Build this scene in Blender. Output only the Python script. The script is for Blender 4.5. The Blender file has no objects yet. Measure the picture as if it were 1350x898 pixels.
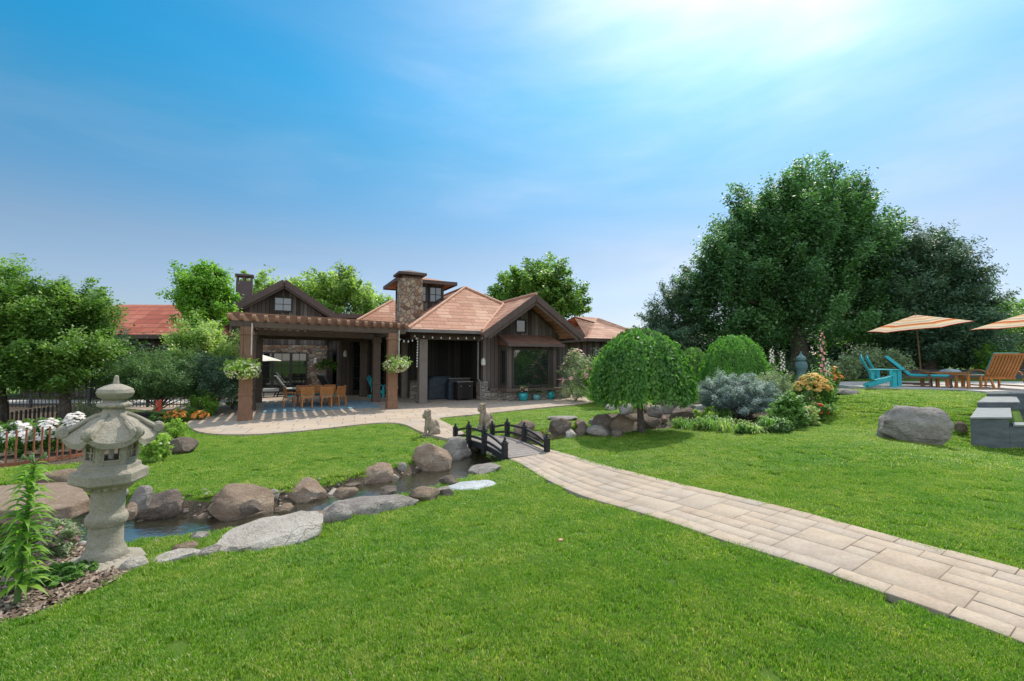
import bpy, bmesh, math, random
import numpy as np
from mathutils import Vector, Matrix, noise as mnoise

# ------------------------------------------------------------------ camera, world, sun, exposure
SC = bpy.context.scene
COL = SC.collection
F, CZ, PITCH = 600.0, 1.75, math.radians(2.5)
cam_d = bpy.data.cameras.new("camera"); cam = bpy.data.objects.new("camera", cam_d); COL.objects.link(cam)
cam_d.sensor_width = 36.0; cam_d.lens = 36.0 * F / 1350.0
cam_d.clip_start = 0.05; cam_d.clip_end = 6000
cam.location = (0, 0, CZ); cam.rotation_euler = (math.pi / 2 + PITCH, 0, 0)
SC.camera = cam
SUN_AZ, SUN_EL = math.radians(31), math.radians(52)      # azimuth to the right of the view (+Y)
world = bpy.data.worlds.new("World"); SC.world = world; world.use_nodes = True
nt = world.node_tree; nt.nodes.clear()
sky = nt.nodes.new("ShaderNodeTexSky"); sky.sky_type = 'NISHITA'; sky.sun_disc = False
sky.sun_elevation = SUN_EL; sky.sun_rotation = SUN_AZ
sky.air_density = 1.0; sky.dust_density = 1.0; sky.ozone_density = 2.0; sky.altitude = 1300
L = nt.links.new
def wn(t, **kw):
    n = nt.nodes.new("ShaderNode" + t)
    for k, v in kw.items(): setattr(n, k, v)
    return n
tcw = wn("TexCoord"); sx = wn("SeparateXYZ"); L(tcw.outputs['Generated'], sx.inputs[0])
# high air: the sky's tone over elevation (smoke haze low down)
hr = wn("ValToRGB"); e = hr.color_ramp.elements; e[0].position = 0.0; e[0].color = (.50, .46, .48, 1); e[1].position = .62; e[1].color = (.05, .86, 1.0, 1)
for p_, c_ in ((.06, (.56, .51, .51)), (.15, (.66, .63, .60)), (.22, (.64, .66, .61)), (.31, (.40, .70, .72)), (.40, (.22, .76, .80)), (.50, (.07, .84, .95))): x_ = e.new(p_); x_.color = (*c_, 1)
L(sx.outputs['Z'], hr.inputs[0]); mz = wn("Mix", data_type='RGBA', blend_type='MULTIPLY'); mz.inputs[0].default_value = 1
L(sky.outputs[0], mz.inputs[6]); L(hr.outputs[0], mz.inputs[7])
# bright aureole of the hazy sun, broken up by thin wisps
dp = wn("VectorMath", operation='DOT_PRODUCT'); dp.inputs[1].default_value = (math.sin(SUN_AZ) * math.cos(SUN_EL), math.cos(SUN_AZ) * math.cos(SUN_EL), math.sin(SUN_EL)); L(tcw.outputs['Generated'], dp.inputs[0])
ar = wn("ValToRGB"); ar.color_ramp.interpolation = 'B_SPLINE'; e = ar.color_ramp.elements; e[0].position = .50; e[0].color = (0, 0, 0, 1); e[1].position = .975; e[1].color = (1.15, 1.15, 1.15, 1)
for p_, v_ in ((.70, .07), (.80, .17), (.87, .32), (.91, .52), (.945, .86)): x_ = e.new(p_); x_.color = (v_, v_, v_, 1)
L(dp.outputs['Value'], ar.inputs[0])
mp = wn("Mapping"); mp.inputs['Rotation'].default_value = (0.5, 0.35, 0.35); mp.inputs['Scale'].default_value = (1.2, 1.2, 4.6)
nz = wn("TexNoise"); nz.inputs['Scale'].default_value = 1.7; nz.inputs['Detail'].default_value = 10; nz.inputs['Roughness'].default_value = 0.52; nz.inputs['Distortion'].default_value = .25
L(tcw.outputs['Generated'], mp.inputs['Vector']); L(mp.outputs[0], nz.inputs['Vector'])
rm = wn("MapRange"); rm.inputs[1].default_value = .35; rm.inputs[2].default_value = .7; rm.inputs[3].default_value = .62; rm.inputs[4].default_value = 1.3; L(nz.outputs['Fac'], rm.inputs[0])
am = wn("Math", operation='MULTIPLY'); L(ar.outputs[0], am.inputs[0]); L(rm.outputs[0], am.inputs[1])
w2 = wn("MapRange"); w2.inputs[1].default_value = .5; w2.inputs[2].default_value = .85; w2.inputs[3].default_value = 0; w2.inputs[4].default_value = .10; L(nz.outputs['Fac'], w2.inputs[0])
aa = wn("Math", operation='ADD'); L(am.outputs[0], aa.inputs[0]); L(w2.outputs[0], aa.inputs[1])
cs = wn("VectorMath", operation='SCALE'); cs.inputs[0].default_value = (4.9, 3.0, 1.6); L(aa.outputs[0], cs.inputs['Scale'])
ad = wn("VectorMath", operation='ADD'); L(mz.outputs[2], ad.inputs[0]); L(cs.outputs[0], ad.inputs[1])
bg = wn("Background"); bg.inputs['Strength'].default_value = 0.15; out = wn("OutputWorld")
# added fill light: unseen sky high overhead and behind the camera whitened
zr = wn("MapRange"); zr.interpolation_type = 'SMOOTHSTEP'; zr.inputs[1].default_value = .66; zr.inputs[2].default_value = .92; zr.inputs[3].default_value = 0; zr.inputs[4].default_value = 3.5; L(sx.outputs['Z'], zr.inputs[0])
yr = wn("MapRange"); yr.interpolation_type = 'SMOOTHSTEP'; yr.inputs[1].default_value = .05; yr.inputs[2].default_value = -.6; yr.inputs[3].default_value = 0; yr.inputs[4].default_value = 4.5; L(sx.outputs['Y'], yr.inputs[0])
mx = wn("Math", operation='MAXIMUM'); L(zr.outputs[0], mx.inputs[0]); L(yr.outputs[0], mx.inputs[1])
c2 = wn("VectorMath", operation='SCALE'); c2.inputs[0].default_value = (1.06, 1.0, .92); L(mx.outputs[0], c2.inputs['Scale'])
a2 = wn("VectorMath", operation='ADD'); L(ad.outputs[0], a2.inputs[0]); L(c2.outputs[0], a2.inputs[1])
L(a2.outputs[0], bg.inputs['Color']); L(bg.outputs[0], out.inputs[0])
sun_d = bpy.data.lights.new("sun", 'SUN'); sun_d.energy = 3.3; sun_d.angle = math.radians(0.6); sun_d.color = (1.0, 0.93, 0.82)
sun = bpy.data.objects.new("sun", sun_d); COL.objects.link(sun)
sdir = Vector((math.sin(SUN_AZ) * math.cos(SUN_EL), math.cos(SUN_AZ) * math.cos(SUN_EL), math.sin(SUN_EL)))
sun.rotation_euler = sdir.to_track_quat('Z', 'Y').to_euler(); sun.location = sdir * 60
SC.view_settings.view_transform = 'Standard'; SC.view_settings.look = 'None'
SC.view_settings.exposure = 0.42; SC.view_settings.gamma = 1.0
SC.view_settings.use_curve_mapping = False
SC.cycles.max_bounces = 8; SC.cycles.transparent_max_bounces = 12
SC.cycles.use_denoising = True

# ------------------------------------------------------------------ materials
MATS = {}
def hexc(r, g, b): return (r, g, b, 1.0)
class NT:
    def __init__(s, name):
        s.m = bpy.data.materials.new(name); s.m.use_nodes = True; s.t = s.m.node_tree
        s.p = s.t.nodes['Principled BSDF']; s.o = s.t.nodes['Material Output']
    def n(s, typ, **kw):
        nd = s.t.nodes.new("ShaderNode" + typ)
        for k, v in kw.items():
            if k.startswith('i_'):
                nd.inputs[k[2:].replace('_', ' ')].default_value = v
            else: setattr(nd, k, v)
        return nd
    def l(s, a, b): s.t.links.new(a, b)
    def math(s, op, a, b=None, c=None):
        nd = s.t.nodes.new("ShaderNodeMath"); nd.operation = op
        for i, v in enumerate((a, b, c)):
            if v is None: continue
            if isinstance(v, (int, float)): nd.inputs[i].default_value = v
            else: s.l(v, nd.inputs[i])
        return nd.outputs[0]
    def ramp(s, fac, stops, interp='LINEAR'):
        r = s.t.nodes.new("ShaderNodeValToRGB"); r.color_ramp.interpolation = interp
        e = r.color_ramp.elements
        while len(e) > 1: e.remove(e[-1])
        e[0].position = stops[0][0]; e[0].color = (*stops[0][1], 1)
        for p, c in stops[1:]:
            x = e.new(p); x.color = (*c, 1)
        s.l(fac, r.inputs[0]); return r.outputs[0]
    def mix(s, fac, a, b, blend='MIX'):
        nd = s.t.nodes.new("ShaderNodeMix"); nd.data_type = 'RGBA'; nd.blend_type = blend
        for i, v in ((0, fac), (6, a), (7, b)):
            if isinstance(v, (int, float)): nd.inputs[i].default_value = v
            elif isinstance(v, tuple): nd.inputs[i].default_value = (*v[:3], 1)
            else: s.l(v, nd.inputs[i])
        return nd.outputs[2]
    def coord(s, kind='Object'):
        return s.n('TexCoord').outputs[kind]
    def noise(s, vec, scale, detail=4, rough=0.55, out='Fac'):
        nd = s.n('TexNoise'); nd.inputs['Scale'].default_value = scale; nd.inputs['Detail'].default_value = detail
        nd.inputs['Roughness'].default_value = rough; s.l(vec, nd.inputs['Vector']); return nd.outputs[out]
    def bump(s, h, strength=0.3, dist=0.02):
        b = s.n('Bump'); b.inputs['Strength'].default_value = strength; b.inputs['Distance'].default_value = dist
        s.l(h, b.inputs['Height']); s.l(b.outputs[0], s.p.inputs['Normal']); return b

def mat(name, stops, scale=6, rough=0.8, bump=0.3, dist=0.01, detail=5, metallic=0.0, spec=0.4, bscale=None):
    if name in MATS: return MATS[name]
    t = NT(name); co = t.coord()
    if isinstance(stops[0], (int, float)): stops = [(0.3, tuple(c * 0.78 for c in stops)), (0.7, tuple(min(1, c * 1.2) for c in stops))]
    c = t.ramp(t.noise(co, scale, detail), stops)
    t.l(c, t.p.inputs['Base Color']); t.p.inputs['Roughness'].default_value = rough
    t.p.inputs['Metallic'].default_value = metallic; t.p.inputs['Specular IOR Level'].default_value = spec
    if bump: t.bump(t.noise(co, bscale or scale * 4, 6, 0.65), bump, dist)
    MATS[name] = t.m; return t.m

def leafmat(name, stops, trans=0.4, rough=0.5, tint=(1.0, 1.25, 0.45)):
    if name in MATS: return MATS[name]
    t = NT(name); a = t.n('Attribute', attribute_name='rnd')
    c = t.ramp(a.outputs['Fac'], stops)
    t.l(c, t.p.inputs['Base Color']); t.p.inputs['Roughness'].default_value = rough; t.p.inputs['Specular IOR Level'].default_value = 0.35
    tr = t.n('BsdfTranslucent'); ct = t.mix(1.0, c, tint, 'MULTIPLY')
    sc = t.mix(1.0, ct, (1.9, 1.9, 1.9), 'MULTIPLY'); t.l(sc, tr.inputs['Color'])
    ms = t.n('MixShader'); ms.inputs[0].default_value = trans
    t.l(t.p.outputs[0], ms.inputs[1]); t.l(tr.outputs[0], ms.inputs[2]); t.l(ms.outputs[0], t.o.inputs['Surface'])
    MATS[name] = t.m; return t.m

# ------------------------------------------------------------------ object helpers
def props(o, label=None, cat=None, group=None, kind=None):
    if label: o['label'] = label
    if cat: o['category'] = cat
    if group: o['group'] = group
    if kind: o['kind'] = kind
    return o
def empty(name, loc, rz=0.0, label=None, cat=None, group=None, tilt=None):
    o = bpy.data.objects.new(name, None); COL.objects.link(o); o.location = loc
    o.rotation_euler = (tilt[0] if tilt else 0, tilt[1] if tilt else 0, rz)
    o.empty_display_size = 0.2
    return props(o, label, cat, group)
def link_mesh(name, me, m=None, parent=None, loc=None):
    o = bpy.data.objects.new(name, me); COL.objects.link(o)
    if m is not None: me.materials.append(m)
    if parent is not None: o.parent = parent
    if loc is not None: o.location = loc
    return o
def copy_tree(o, parent=None):
    c = o.copy(); COL.objects.link(c); c.parent = parent
    for ch in list(o.children): copy_tree(ch, c)
    return c

def Rz(a): return Matrix.Rotation(a, 3, 'Z')
class MB:
    """collects shapes for one mesh"""
    def __init__(s, off=(0, 0, 0)): s.v = []; s.f = []; s.off = Vector(off)
    def add(s, vs, fs):
        b = len(s.v); s.v += [tuple(Vector(p) - s.off) for p in vs]; s.f += [tuple(i + b for i in f) for f in fs]; return s
    def box(s, c, d, rz=0.0, rx=0.0, ry=0.0, M=None):
        R = M if M is not None else (Matrix.Rotation(rz, 3, 'Z') @ Matrix.Rotation(ry, 3, 'Y') @ Matrix.Rotation(rx, 3, 'X'))
        c = Vector(c); vs = [c + R @ Vector((x * d[0] / 2, y * d[1] / 2, z * d[2] / 2)) for x in (-1, 1) for y in (-1, 1) for z in (-1, 1)]
        return s.add(vs, [(0, 1, 3, 2), (4, 6, 7, 5), (0, 4, 5, 1), (2, 3, 7, 6), (0, 2, 6, 4), (1, 5, 7, 3)])
    def bx(s, x0, x1, y0, y1, z0, z1): return s.box(((x0 + x1) / 2, (y0 + y1) / 2, (z0 + z1) / 2), (abs(x1 - x0), abs(y1 - y0), abs(z1 - z0)))
    def beam(s, a, b, w, h, up=(0, 0, 1)):
        a = Vector(a); b = Vector(b); d = b - a; l = d.length; y = d.normalized(); u = Vector(up)
        if abs(y.dot(u)) > 0.98: u = Vector((0, 1, 0))
        x = y.cross(u).normalized(); z = x.cross(y).normalized()
        M = Matrix((x, y, z)).transposed(); return s.box((a + b) / 2, (w, l, h), M=M)
    def tube(s, pts, r, n=8, cap=True):
        pts = [Vector(p) for p in pts]; k = len(pts)
        rr = r if isinstance(r, (list, tuple)) else [r] * k
        vs = []; fs = []; pu = None
        for i, p in enumerate(pts):
            d = (pts[min(i + 1, k - 1)] - pts[max(i - 1, 0)]).normalized()
            if pu is None: pu = Vector((1, 0, 0)) if abs(d.x) < 0.9 else Vector((0, 1, 0))
            x = (pu - d * pu.dot(d)).normalized(); pu = x; y = d.cross(x)
            vs += [p + (x * math.cos(2 * math.pi * j / n) + y * math.sin(2 * math.pi * j / n)) * rr[i] for j in range(n)]
        for i in range(k - 1):
            for j in range(n):
                a = i * n + j; b = i * n + (j + 1) % n; fs.append((a, b, b + n, a + n))
        if cap: fs.append(tuple(range(n))[::-1]); fs.append(tuple(range((k - 1) * n, k * n)))
        return s.add(vs, fs)
    def lathe(s, prof, n=24, c=(0, 0, 0), phase=0.0, squash=None):
        vs = []; fs = []; c = Vector(c); k = len(prof)
        for r, z in prof:
            for j in range(n):
                a = 2 * math.pi * j / n + phase; vs.append(c + Vector((r * math.cos(a), r * math.sin(a), z)))
        for i in range(k - 1):
            for j in range(n):
                a = i * n + j; b = i * n + (j + 1) % n; fs.append((a, b, b + n, a + n))
        fs.append(tuple(range(n))[::-1]); fs.append(tuple(range((k - 1) * n, k * n)))
        return s.add(vs, fs)
    def ball(s, c, r, seg=12, ring=8, M=None):
        r = r if isinstance(r, (tuple, list)) else (r, r, r); M = M or Matrix.Identity(3)
        vs = []; fs = []; c = Vector(c)
        for i in range(ring + 1):
            t = math.pi * i / ring
            for j in range(seg):
                a = 2 * math.pi * j / seg
                vs.append(c + M @ Vector((r[0] * math.sin(t) * math.cos(a), r[1] * math.sin(t) * math.sin(a), r[2] * math.cos(t))))
        for i in range(ring):
            for j in range(seg):
                a = i * seg + j; b = i * seg + (j + 1) % seg; fs.append((a, a + seg, b + seg, b))
        return s.add(vs, fs)
    def prism(s, poly, z0, z1):
        n = len(poly); vs = [(p[0], p[1], z0) for p in poly] + [(p[0], p[1], z1) for p in poly]
        fs = [tuple(range(n))[::-1], tuple(range(n, 2 * n))] + [(i, (i + 1) % n, (i + 1) % n + n, i + n) for i in range(n)]
        return s.add(vs, fs)
    def slab(s, quad, th):
        """roof plane: polygon (3-D points) thickened downward by th"""
        n = len(quad); vs = [Vector(p) for p in quad] + [Vector(p) - Vector((0, 0, th)) for p in quad]
        fs = [tuple(range(n)), tuple(range(n, 2 * n))[::-1]] + [(i, i + n, (i + 1) % n + n, (i + 1) % n) for i in range(n)]
        return s.add(vs, fs)
    def build(s, name, m, parent=None, smooth=False, bevel=0.0, sub=0, weld=False):
        me = bpy.data.meshes.new(name); me.from_pydata([tuple(v) for v in s.v], [], s.f)
        bm = bmesh.new(); bm.from_mesh(me)
        if weld: bmesh.ops.remove_doubles(bm, verts=bm.verts, dist=1e-4)
        bmesh.ops.recalc_face_normals(bm, faces=bm.faces); bm.to_mesh(me); bm.free()
        if smooth:
            me.polygons.foreach_set('use_smooth', [True] * len(me.polygons))
            me.set_sharp_from_angle(angle=math.radians(42))
        o = link_mesh(name, me, m, parent)
        if bevel:
            b = o.modifiers.new('bevel', 'BEVEL'); b.width = bevel; b.segments = 2; b.limit_method = 'ANGLE'; b.angle_limit = math.radians(40)
        return o

def np_mesh(name, V, Fq, m, parent=None, rnd=None, smooth=False, loc=None):
    """fast mesh from numpy; Fq is (n,3) or (n,4)"""
    me = bpy.data.meshes.new(name); k = Fq.shape[1]
    me.vertices.add(len(V)); me.vertices.foreach_set('co', np.ascontiguousarray(V, dtype=np.float32).ravel())
    me.loops.add(Fq.size); me.loops.foreach_set('vertex_index', np.ascontiguousarray(Fq, dtype=np.int32).ravel())
    me.polygons.add(len(Fq)); me.polygons.foreach_set('loop_start', np.arange(0, Fq.size, k, dtype=np.int32))
    if smooth: me.polygons.foreach_set('use_smooth', np.ones(len(Fq), dtype=bool))
    me.update(calc_edges=True)
    if rnd is not None:
        a = me.attributes.new('rnd', 'FLOAT', 'FACE'); a.data.foreach_set('value', np.ascontiguousarray(rnd, dtype=np.float32))
    return link_mesh(name, me, m, parent, loc)

# ------------------------------------------------------------------ pixel -> world (authoring aid only)
cP, sP = math.cos(PITCH), math.sin(PITCH)
def ray(px, py):
    u = (px - 675.0) / F; v = (449.0 - py) / F
    d = Vector((u, cP - v * sP, sP + v * cP)); return d / d.y
def at(px, py, Y): d = ray(px, py); return Vector((d.x * Y, Y, CZ + d.z * Y))
def atH(px, py, H): d = ray(px, py); t = -H / d.z; return Vector((d.x * t, t, CZ - H))

# ------------------------------------------------------------------ terrain
ctl = [(675,898,1.56),(200,898,1.56),(1150,898,1.52),(675,760,1.6),(100,800,1.58),(135,745,1.6),(300,725,1.66),(450,685,1.74),(600,650,1.8),
 (660,612,1.83),(720,597,1.8),(900,685,1.63),(1100,720,1.55),(1350,755,1.5),(1350,850,1.5),(900,620,1.72),
 (230,640,1.8),(400,600,1.81),(520,575,1.81),(250,565,1.8),(400,578,1.8),(740,550,1.8),(600,552,1.79),(800,540,1.8),(60,640,1.72),(20,600,1.78),
 (845,572,1.74),(960,572,1.64),(1060,567,1.52),(1100,545,1.36),(1000,610,1.62),(1200,592,1.46),(1276,585,1.56),(1350,603,1.74),(1160,562,1.46),
 (1130,524,1.03),(1200,521,.96),(1290,519,.92),(1250,545,1.15),(1080,505,.93),(1000,528,1.3),(930,533,1.5),(870,560,1.78),(860,547,1.72)]
P = [tuple(atH(*c)) for c in ctl]
P += [(x, y, z) for x, y, z in [(-22,12,-.05),(-22,30,-.05),(-12,7,-.04),(-20,4,-.05),(-9,14,-.04),(-4,16,-.04),(0,19,-.04),(3,22,-.04),(-6,22,-.04),(-10,30,-.04),
 (2,34,-.05),(10,36,.1),(0,-6,.15),(-12,-4,.0),(14,-4,.2),(26,10,.9),(26,26,.9),(14,18,.88),(20,18,.88),(11,24,.85),(6,26,.3),(5,20,.15),(18,30,.85),(16,8,.5)]]
P = np.array(P)
def _tps(A, B):
    d = np.sqrt(((A[:, None, :2] - B[None, :, :2]) ** 2).sum(-1)); return np.where(d > 1e-9, d * d * np.log(np.maximum(d, 1e-9)), 0)
_n = len(P); K = _tps(P, P) + np.eye(_n) * 0.35
Q = np.c_[np.ones(_n), P[:, :2]]
W = np.linalg.solve(np.block([[K, Q], [Q.T, np.zeros((3, 3))]]), np.r_[P[:, 2], 0, 0, 0])
def Tbase(x, y):
    x = np.clip(np.asarray(x, float), -22, 26); y = np.clip(np.asarray(y, float), -6, 36); s = x.shape
    A = np.c_[x.ravel(), y.ravel()]
    out = np.empty(len(A))
    for i in range(0, len(A), 20000):
        a = A[i:i + 20000]; out[i:i + 20000] = _tps(a, P) @ W[:_n] + W[_n] + a @ W[_n + 1:]
    return out.reshape(s)
STREAM = np.array([(-13, 5.6), (-9, 5.5), (-6.2, 5.35), (-4.6, 5.05), (-3.6, 5.2), (-2.75, 5.8), (-2.0, 6.85), (-1.35, 7.6), (-.85, 8.6), (-.4, 9.6), (.6, 11.0), (1.8, 11.75), (3.2, 12.1), (4.3, 12.5), (5.3, 13.4)])
SW = np.array([1.1, 1.0, .95, .90, .80, .62, .60, .62, .55, .6, .55, .55, .55, .5, .3])      # half widths
SD = np.array([-.36, -.36, -.36, -.36, -.36, -.36, -.36, -.36, -.36, -.35, -.33, -.31, -.27, -.22, .05])   # bed depth under the lawn
def seg_dist(x, y, line):
    x = np.asarray(x, float); y = np.asarray(y, float); best = np.full(x.shape, 1e9); par = np.zeros(x.shape)
    for i in range(len(line) - 1):
        a, b = line[i], line[i + 1]; d = b - a; t = np.clip(((x - a[0]) * d[0] + (y - a[1]) * d[1]) / (d @ d), 0, 1)
        q = np.hypot(x - a[0] - t * d[0], y - a[1] - t * d[1]); m = q < best; best = np.where(m, q, best); par = np.where(m, i + t, par)
    return best, par
def T(x, y, carve=True):
    z = Tbase(x, y)
    if carve:
        q, p = seg_dist(x, y, STREAM); ii = np.arange(len(SW)); w = np.interp(p, ii, SW); dp = np.interp(p, ii, SD)
        s = np.clip((q - w * .75) / .42, 0, 1); s = s * s * (3 - 2 * s); z = z * s + np.minimum(z, dp) * (1 - s)
    return z
def Tz(x, y, carve=True): return float(T(np.array([x]), np.array([y]), carve)[0])
def G(px, py, carve=False):
    """ground point seen at a pixel"""
    d = ray(px, py); lo = 1.0; t = 1.2; prev = t
    while t < 90:
        if CZ + d.z * t < Tz(d.x * t, t, carve): break
        prev = t; t *= 1.04
    a, b = prev, t
    for _ in range(18):
        m = (a + b) / 2
        if CZ + d.z * m < Tz(d.x * m, m, carve): b = m
        else: a = m
    t = (a + b) / 2; return Vector((d.x * t, t, Tz(d.x * t, t, carve)))
HA = math.radians(27.0); EX = Vector((math.cos(HA), math.sin(HA), 0)); EY = Vector((-math.sin(HA), math.cos(HA), 0))
def hw(hx, hy, z=0.0): v = EX * hx + EY * hy; return Vector((v.x, v.y, z))
def inside(poly, x, y):
    x = np.asarray(x); y = np.asarray(y); r = np.zeros(x.shape, bool); n = len(poly)
    for i in range(n):
        x1, y1 = poly[i][:2]; x2, y2 = poly[(i + 1) % n][:2]
        c = ((y1 > y) != (y2 > y)); r ^= c & (x < (x2 - x1) * (y - y1) / (y2 - y1 + 1e-12) + x1)
    return r
rng = np.random.default_rng(7); random.seed(7)
# ================================================================== GROUND
pl_near = [(640,596),(671.6,606.8),(690,615),(719,633),(771,656.8),(850,680),(955,715.7),(1061,748.8),(1166,785.6),(1271,822.5),(1350,852.5),(1450,893),(1600,960)]
pl_far = [(690,584),(724,593.6),(752,601),(798,614.7),(850,628),(903,641),(1040,672.5),(1166,706.7),(1350,755),(1450,784),(1600,830)]
PN = [Vector(G(*p)[:2]).to_3d() for p in pl_near]; PF = [Vector(G(*p)[:2]).to_3d() for p in pl_far]
def resample(line, step):
    out = [Vector(line[0])]; pts = [Vector(p) for p in line]
    # catmull-rom then even steps
    dense = []
    for i in range(len(pts) - 1):
        p0 = pts[max(i - 1, 0)]; p1 = pts[i]; p2 = pts[i + 1]; p3 = pts[min(i + 2, len(pts) - 1)]
        for k in range(12):
            t = k / 12; dense.append(0.5 * ((2 * p1) + (p2 - p0) * t + (2 * p0 - 5 * p1 + 4 * p2 - p3) * t * t + (3 * p1 - p0 - 3 * p2 + p3) * t ** 3))
    dense.append(pts[-1]); acc = 0; out = [dense[0]]
    for a, b in zip(dense, dense[1:]):
        l = (b - a).length
        while acc + l >= step:
            r = (step - acc) / l; a = a.lerp(b, r); out.append(a.copy()); l = (b - a).length; acc = 0
        acc += l
    return out
NL = resample(PN, 0.05); FLn = resample(PF, 0.05)
path_poly = [(p.x, p.y) for p in NL] + [(p.x, p.y) for p in FLn[::-1]]
PSEG = 0.05
def at_line(line, u):     # u in 0..1
    x = u * (len(line) - 1); i = min(int(x), len(line) - 2); return line[i].lerp(line[i + 1], x - i)
PLEN = 0.5 * (len(NL) + len(FLn)) * PSEG
def path_pt(s, t, dz=0.0):
    """s metres along, t 0..1 across (near edge to far edge)"""
    u = min(max(s / PLEN, 0), 1); a = at_line(NL, u); b = at_line(FLn, u); p = a.lerp(b, t); return Vector((p.x, p.y, Tz(p.x, p.y, False) + dz))

# patio outline (world, flat z = 0)
def GP(px, py): p = atH(px, py, 1.75); return (p.x, p.y)
front = [(1,1)]
f1 = [GP(*p) for p in [(290,541),(262,549),(247,556),(246,562),(262,570),(290,573),(332,573),(370,570.5),(407,567.4),(445,563),(481,559),(505,557.3),(522,557.6),(536,560),(555,570),(584,577.4),(598,580)]]
f2 = [GP(*p) for p in [(612,571),(599,563),(588,557.5),(579,553),(580,551),(595,549.5),(647,544.5),(700,539),(740,535),(780,531.5),(812,529)]]
back = [tuple(hw(15, 20.5)[:2]), tuple(hw(15, 24)[:2]), tuple(hw(8, 24)[:2]), tuple(hw(8, 30)[:2]), tuple(hw(-5.5, 30)[:2]), tuple(hw(-5.5, 22)[:2]), tuple(hw(-2.6, 18)[:2])]
def smooth2(pl, k=2):
    for _ in range(k):
        q = [pl[0]]
        for a, b in zip(pl, pl[1:]): q += [(a[0] * .75 + b[0] * .25, a[1] * .75 + b[1] * .25), (a[0] * .25 + b[0] * .75, a[1] * .25 + b[1] * .75)]
        q.append(pl[-1]); pl = q
    return pl
f1 = smooth2(f1); f2 = smooth2(f2); PATIO = f1 + f2 + back
DECK = [(11.2, 15.2), (11.75, 14.2), (12.6, 13.75), (13.0, 13.3), (13.05, 12.6), (13.4, 11.9), (27, 11.9), (27, 18.6), (12.6, 18.4), (11.6, 17.4)]
DECKZ = 0.90

def axis(lo, hi, fine, far, g=1.25):
    a = list(np.arange(lo, hi + 1e-6, fine)); s = fine
    while a[-1] < far: s *= g; a.append(a[-1] + s)
    s = fine; b = [lo]
    while b[-1] > -far: s *= g; b.append(b[-1] - s)
    return np.array(b[1:][::-1] + a)
xs = axis(-10, 14, 0.11, 2500); ys = axis(1.0, 17, 0.11, 2500)
X, Y = np.meshgrid(xs, ys); Z = T(X.ravel(), Y.ravel()).reshape(X.shape)
def lower(poly, cap):
    global Z
    m = inside(poly, X, Y); Z = np.where(m, np.minimum(Z, cap), Z)
lower(DECK, DECKZ - .12)
lower([(9.9, 8.75), (15.3, 8.75), (15.3, 11.8), (13.0, 11.8)], -.05)
m = inside(path_poly, X, Y); Z = np.where(m, Z - 0.03, Z)
ny, nx = X.shape; idx = np.arange(nx * ny).reshape(ny, nx)
Fq = np.stack([idx[:-1, :-1], idx[:-1, 1:], idx[1:, 1:], idx[1:, :-1]], -1).reshape(-1, 4)

def lawn_mat():
    t = NT('lawn'); pos = t.n('NewGeometry').outputs['Position']
    big = t.noise(pos, 0.55, 3, .5); mid = t.noise(pos, 3.5, 4, .6); fine = t.noise(pos, 45, 4, .7)
    c = t.ramp(big, [(0.3, (.060, .135, .014)), (0.5, (.085, .165, .018)), (0.72, (.125, .195, .030))])
    c2 = t.ramp(mid, [(0.3, (.055, .12, .012)), (0.55, (.10, .18, .022)), (0.75, (.16, .20, .05))])
    c3 = t.ramp(fine, [(0.3, (.03, .06, .006)), (0.6, (.10, .175, .022)), (0.8, (.16, .23, .05))])
    c = t.mix(.5, c, c2); c = t.mix(.45, c, c3)
    # bare soil / gravel bed where the stream is cut in (low ground near its line)
    a = t.n('Attribute', attribute_name='rnd')
    soil = t.ramp(fine, [(0.3, (.05, .037, .025)), (0.7, (.16, .125, .09))])
    c = t.mix(a.outputs['Fac'], c, soil)
    t.l(c, t.p.inputs['Base Color']); t.p.inputs['Roughness'].default_value = .9; t.p.inputs['Specular IOR Level'].default_value = .15
    t.bump(fine, .8, .03); return t.m
lawn_m = lawn_mat()
# beds of soil (world polygons)
def GPS(lst): return [tuple(G(*p)[:2]) for p in lst]
BED_L = GPS([(-60,850),(0,826),(50,810),(110,786),(150,768),(172,755),(165,742),(140,728),(120,712),(110,700),(60,690),(0,680),(-120,680)])
BED_C = GPS([(805,562),(862,566),(905,562),(925,568),(960,571),(1010,573),(1050,569),(1075,556),(1085,545),(1090,530),(1092,512),(1060,504),(1000,500),(930,505),(900,512),(860,535),(820,545),(790,545)])
BED_B = GPS([(190,600),(205,585),(235,572),(243,556),(262,546),(292,535),(300,528),(240,520),(150,520),(100,530),(60,575),(0,595),(-120,600),(-120,622),(0,618),(60,616),(120,612)])
BEDS = [BED_L, BED_C, BED_B]
q, _ = seg_dist(X, Y, STREAM); wq = np.interp(_, np.arange(len(SW)), SW)
soil = (q < wq * .75 + .32)
for b in BEDS: soil |= inside(b, X, Y)
soil |= inside([tuple(hw(-40, 9)[:2]), tuple(hw(-3, 17)[:2]), tuple(hw(-3, 30)[:2]), tuple(hw(-40, 30)[:2])], X, Y)
soil &= ~inside(PATIO, X, Y)
fs = soil[:-1, :-1] & soil[1:, 1:]
lawn = np_mesh('lawn', np.stack([X, Y, Z], -1).reshape(-1, 3), Fq, lawn_m, rnd=fs.reshape(-1).astype(np.float32), smooth=True)
props(lawn, 'mown green lawn sloping gently down to the stream and patio', kind='structure')

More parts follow.
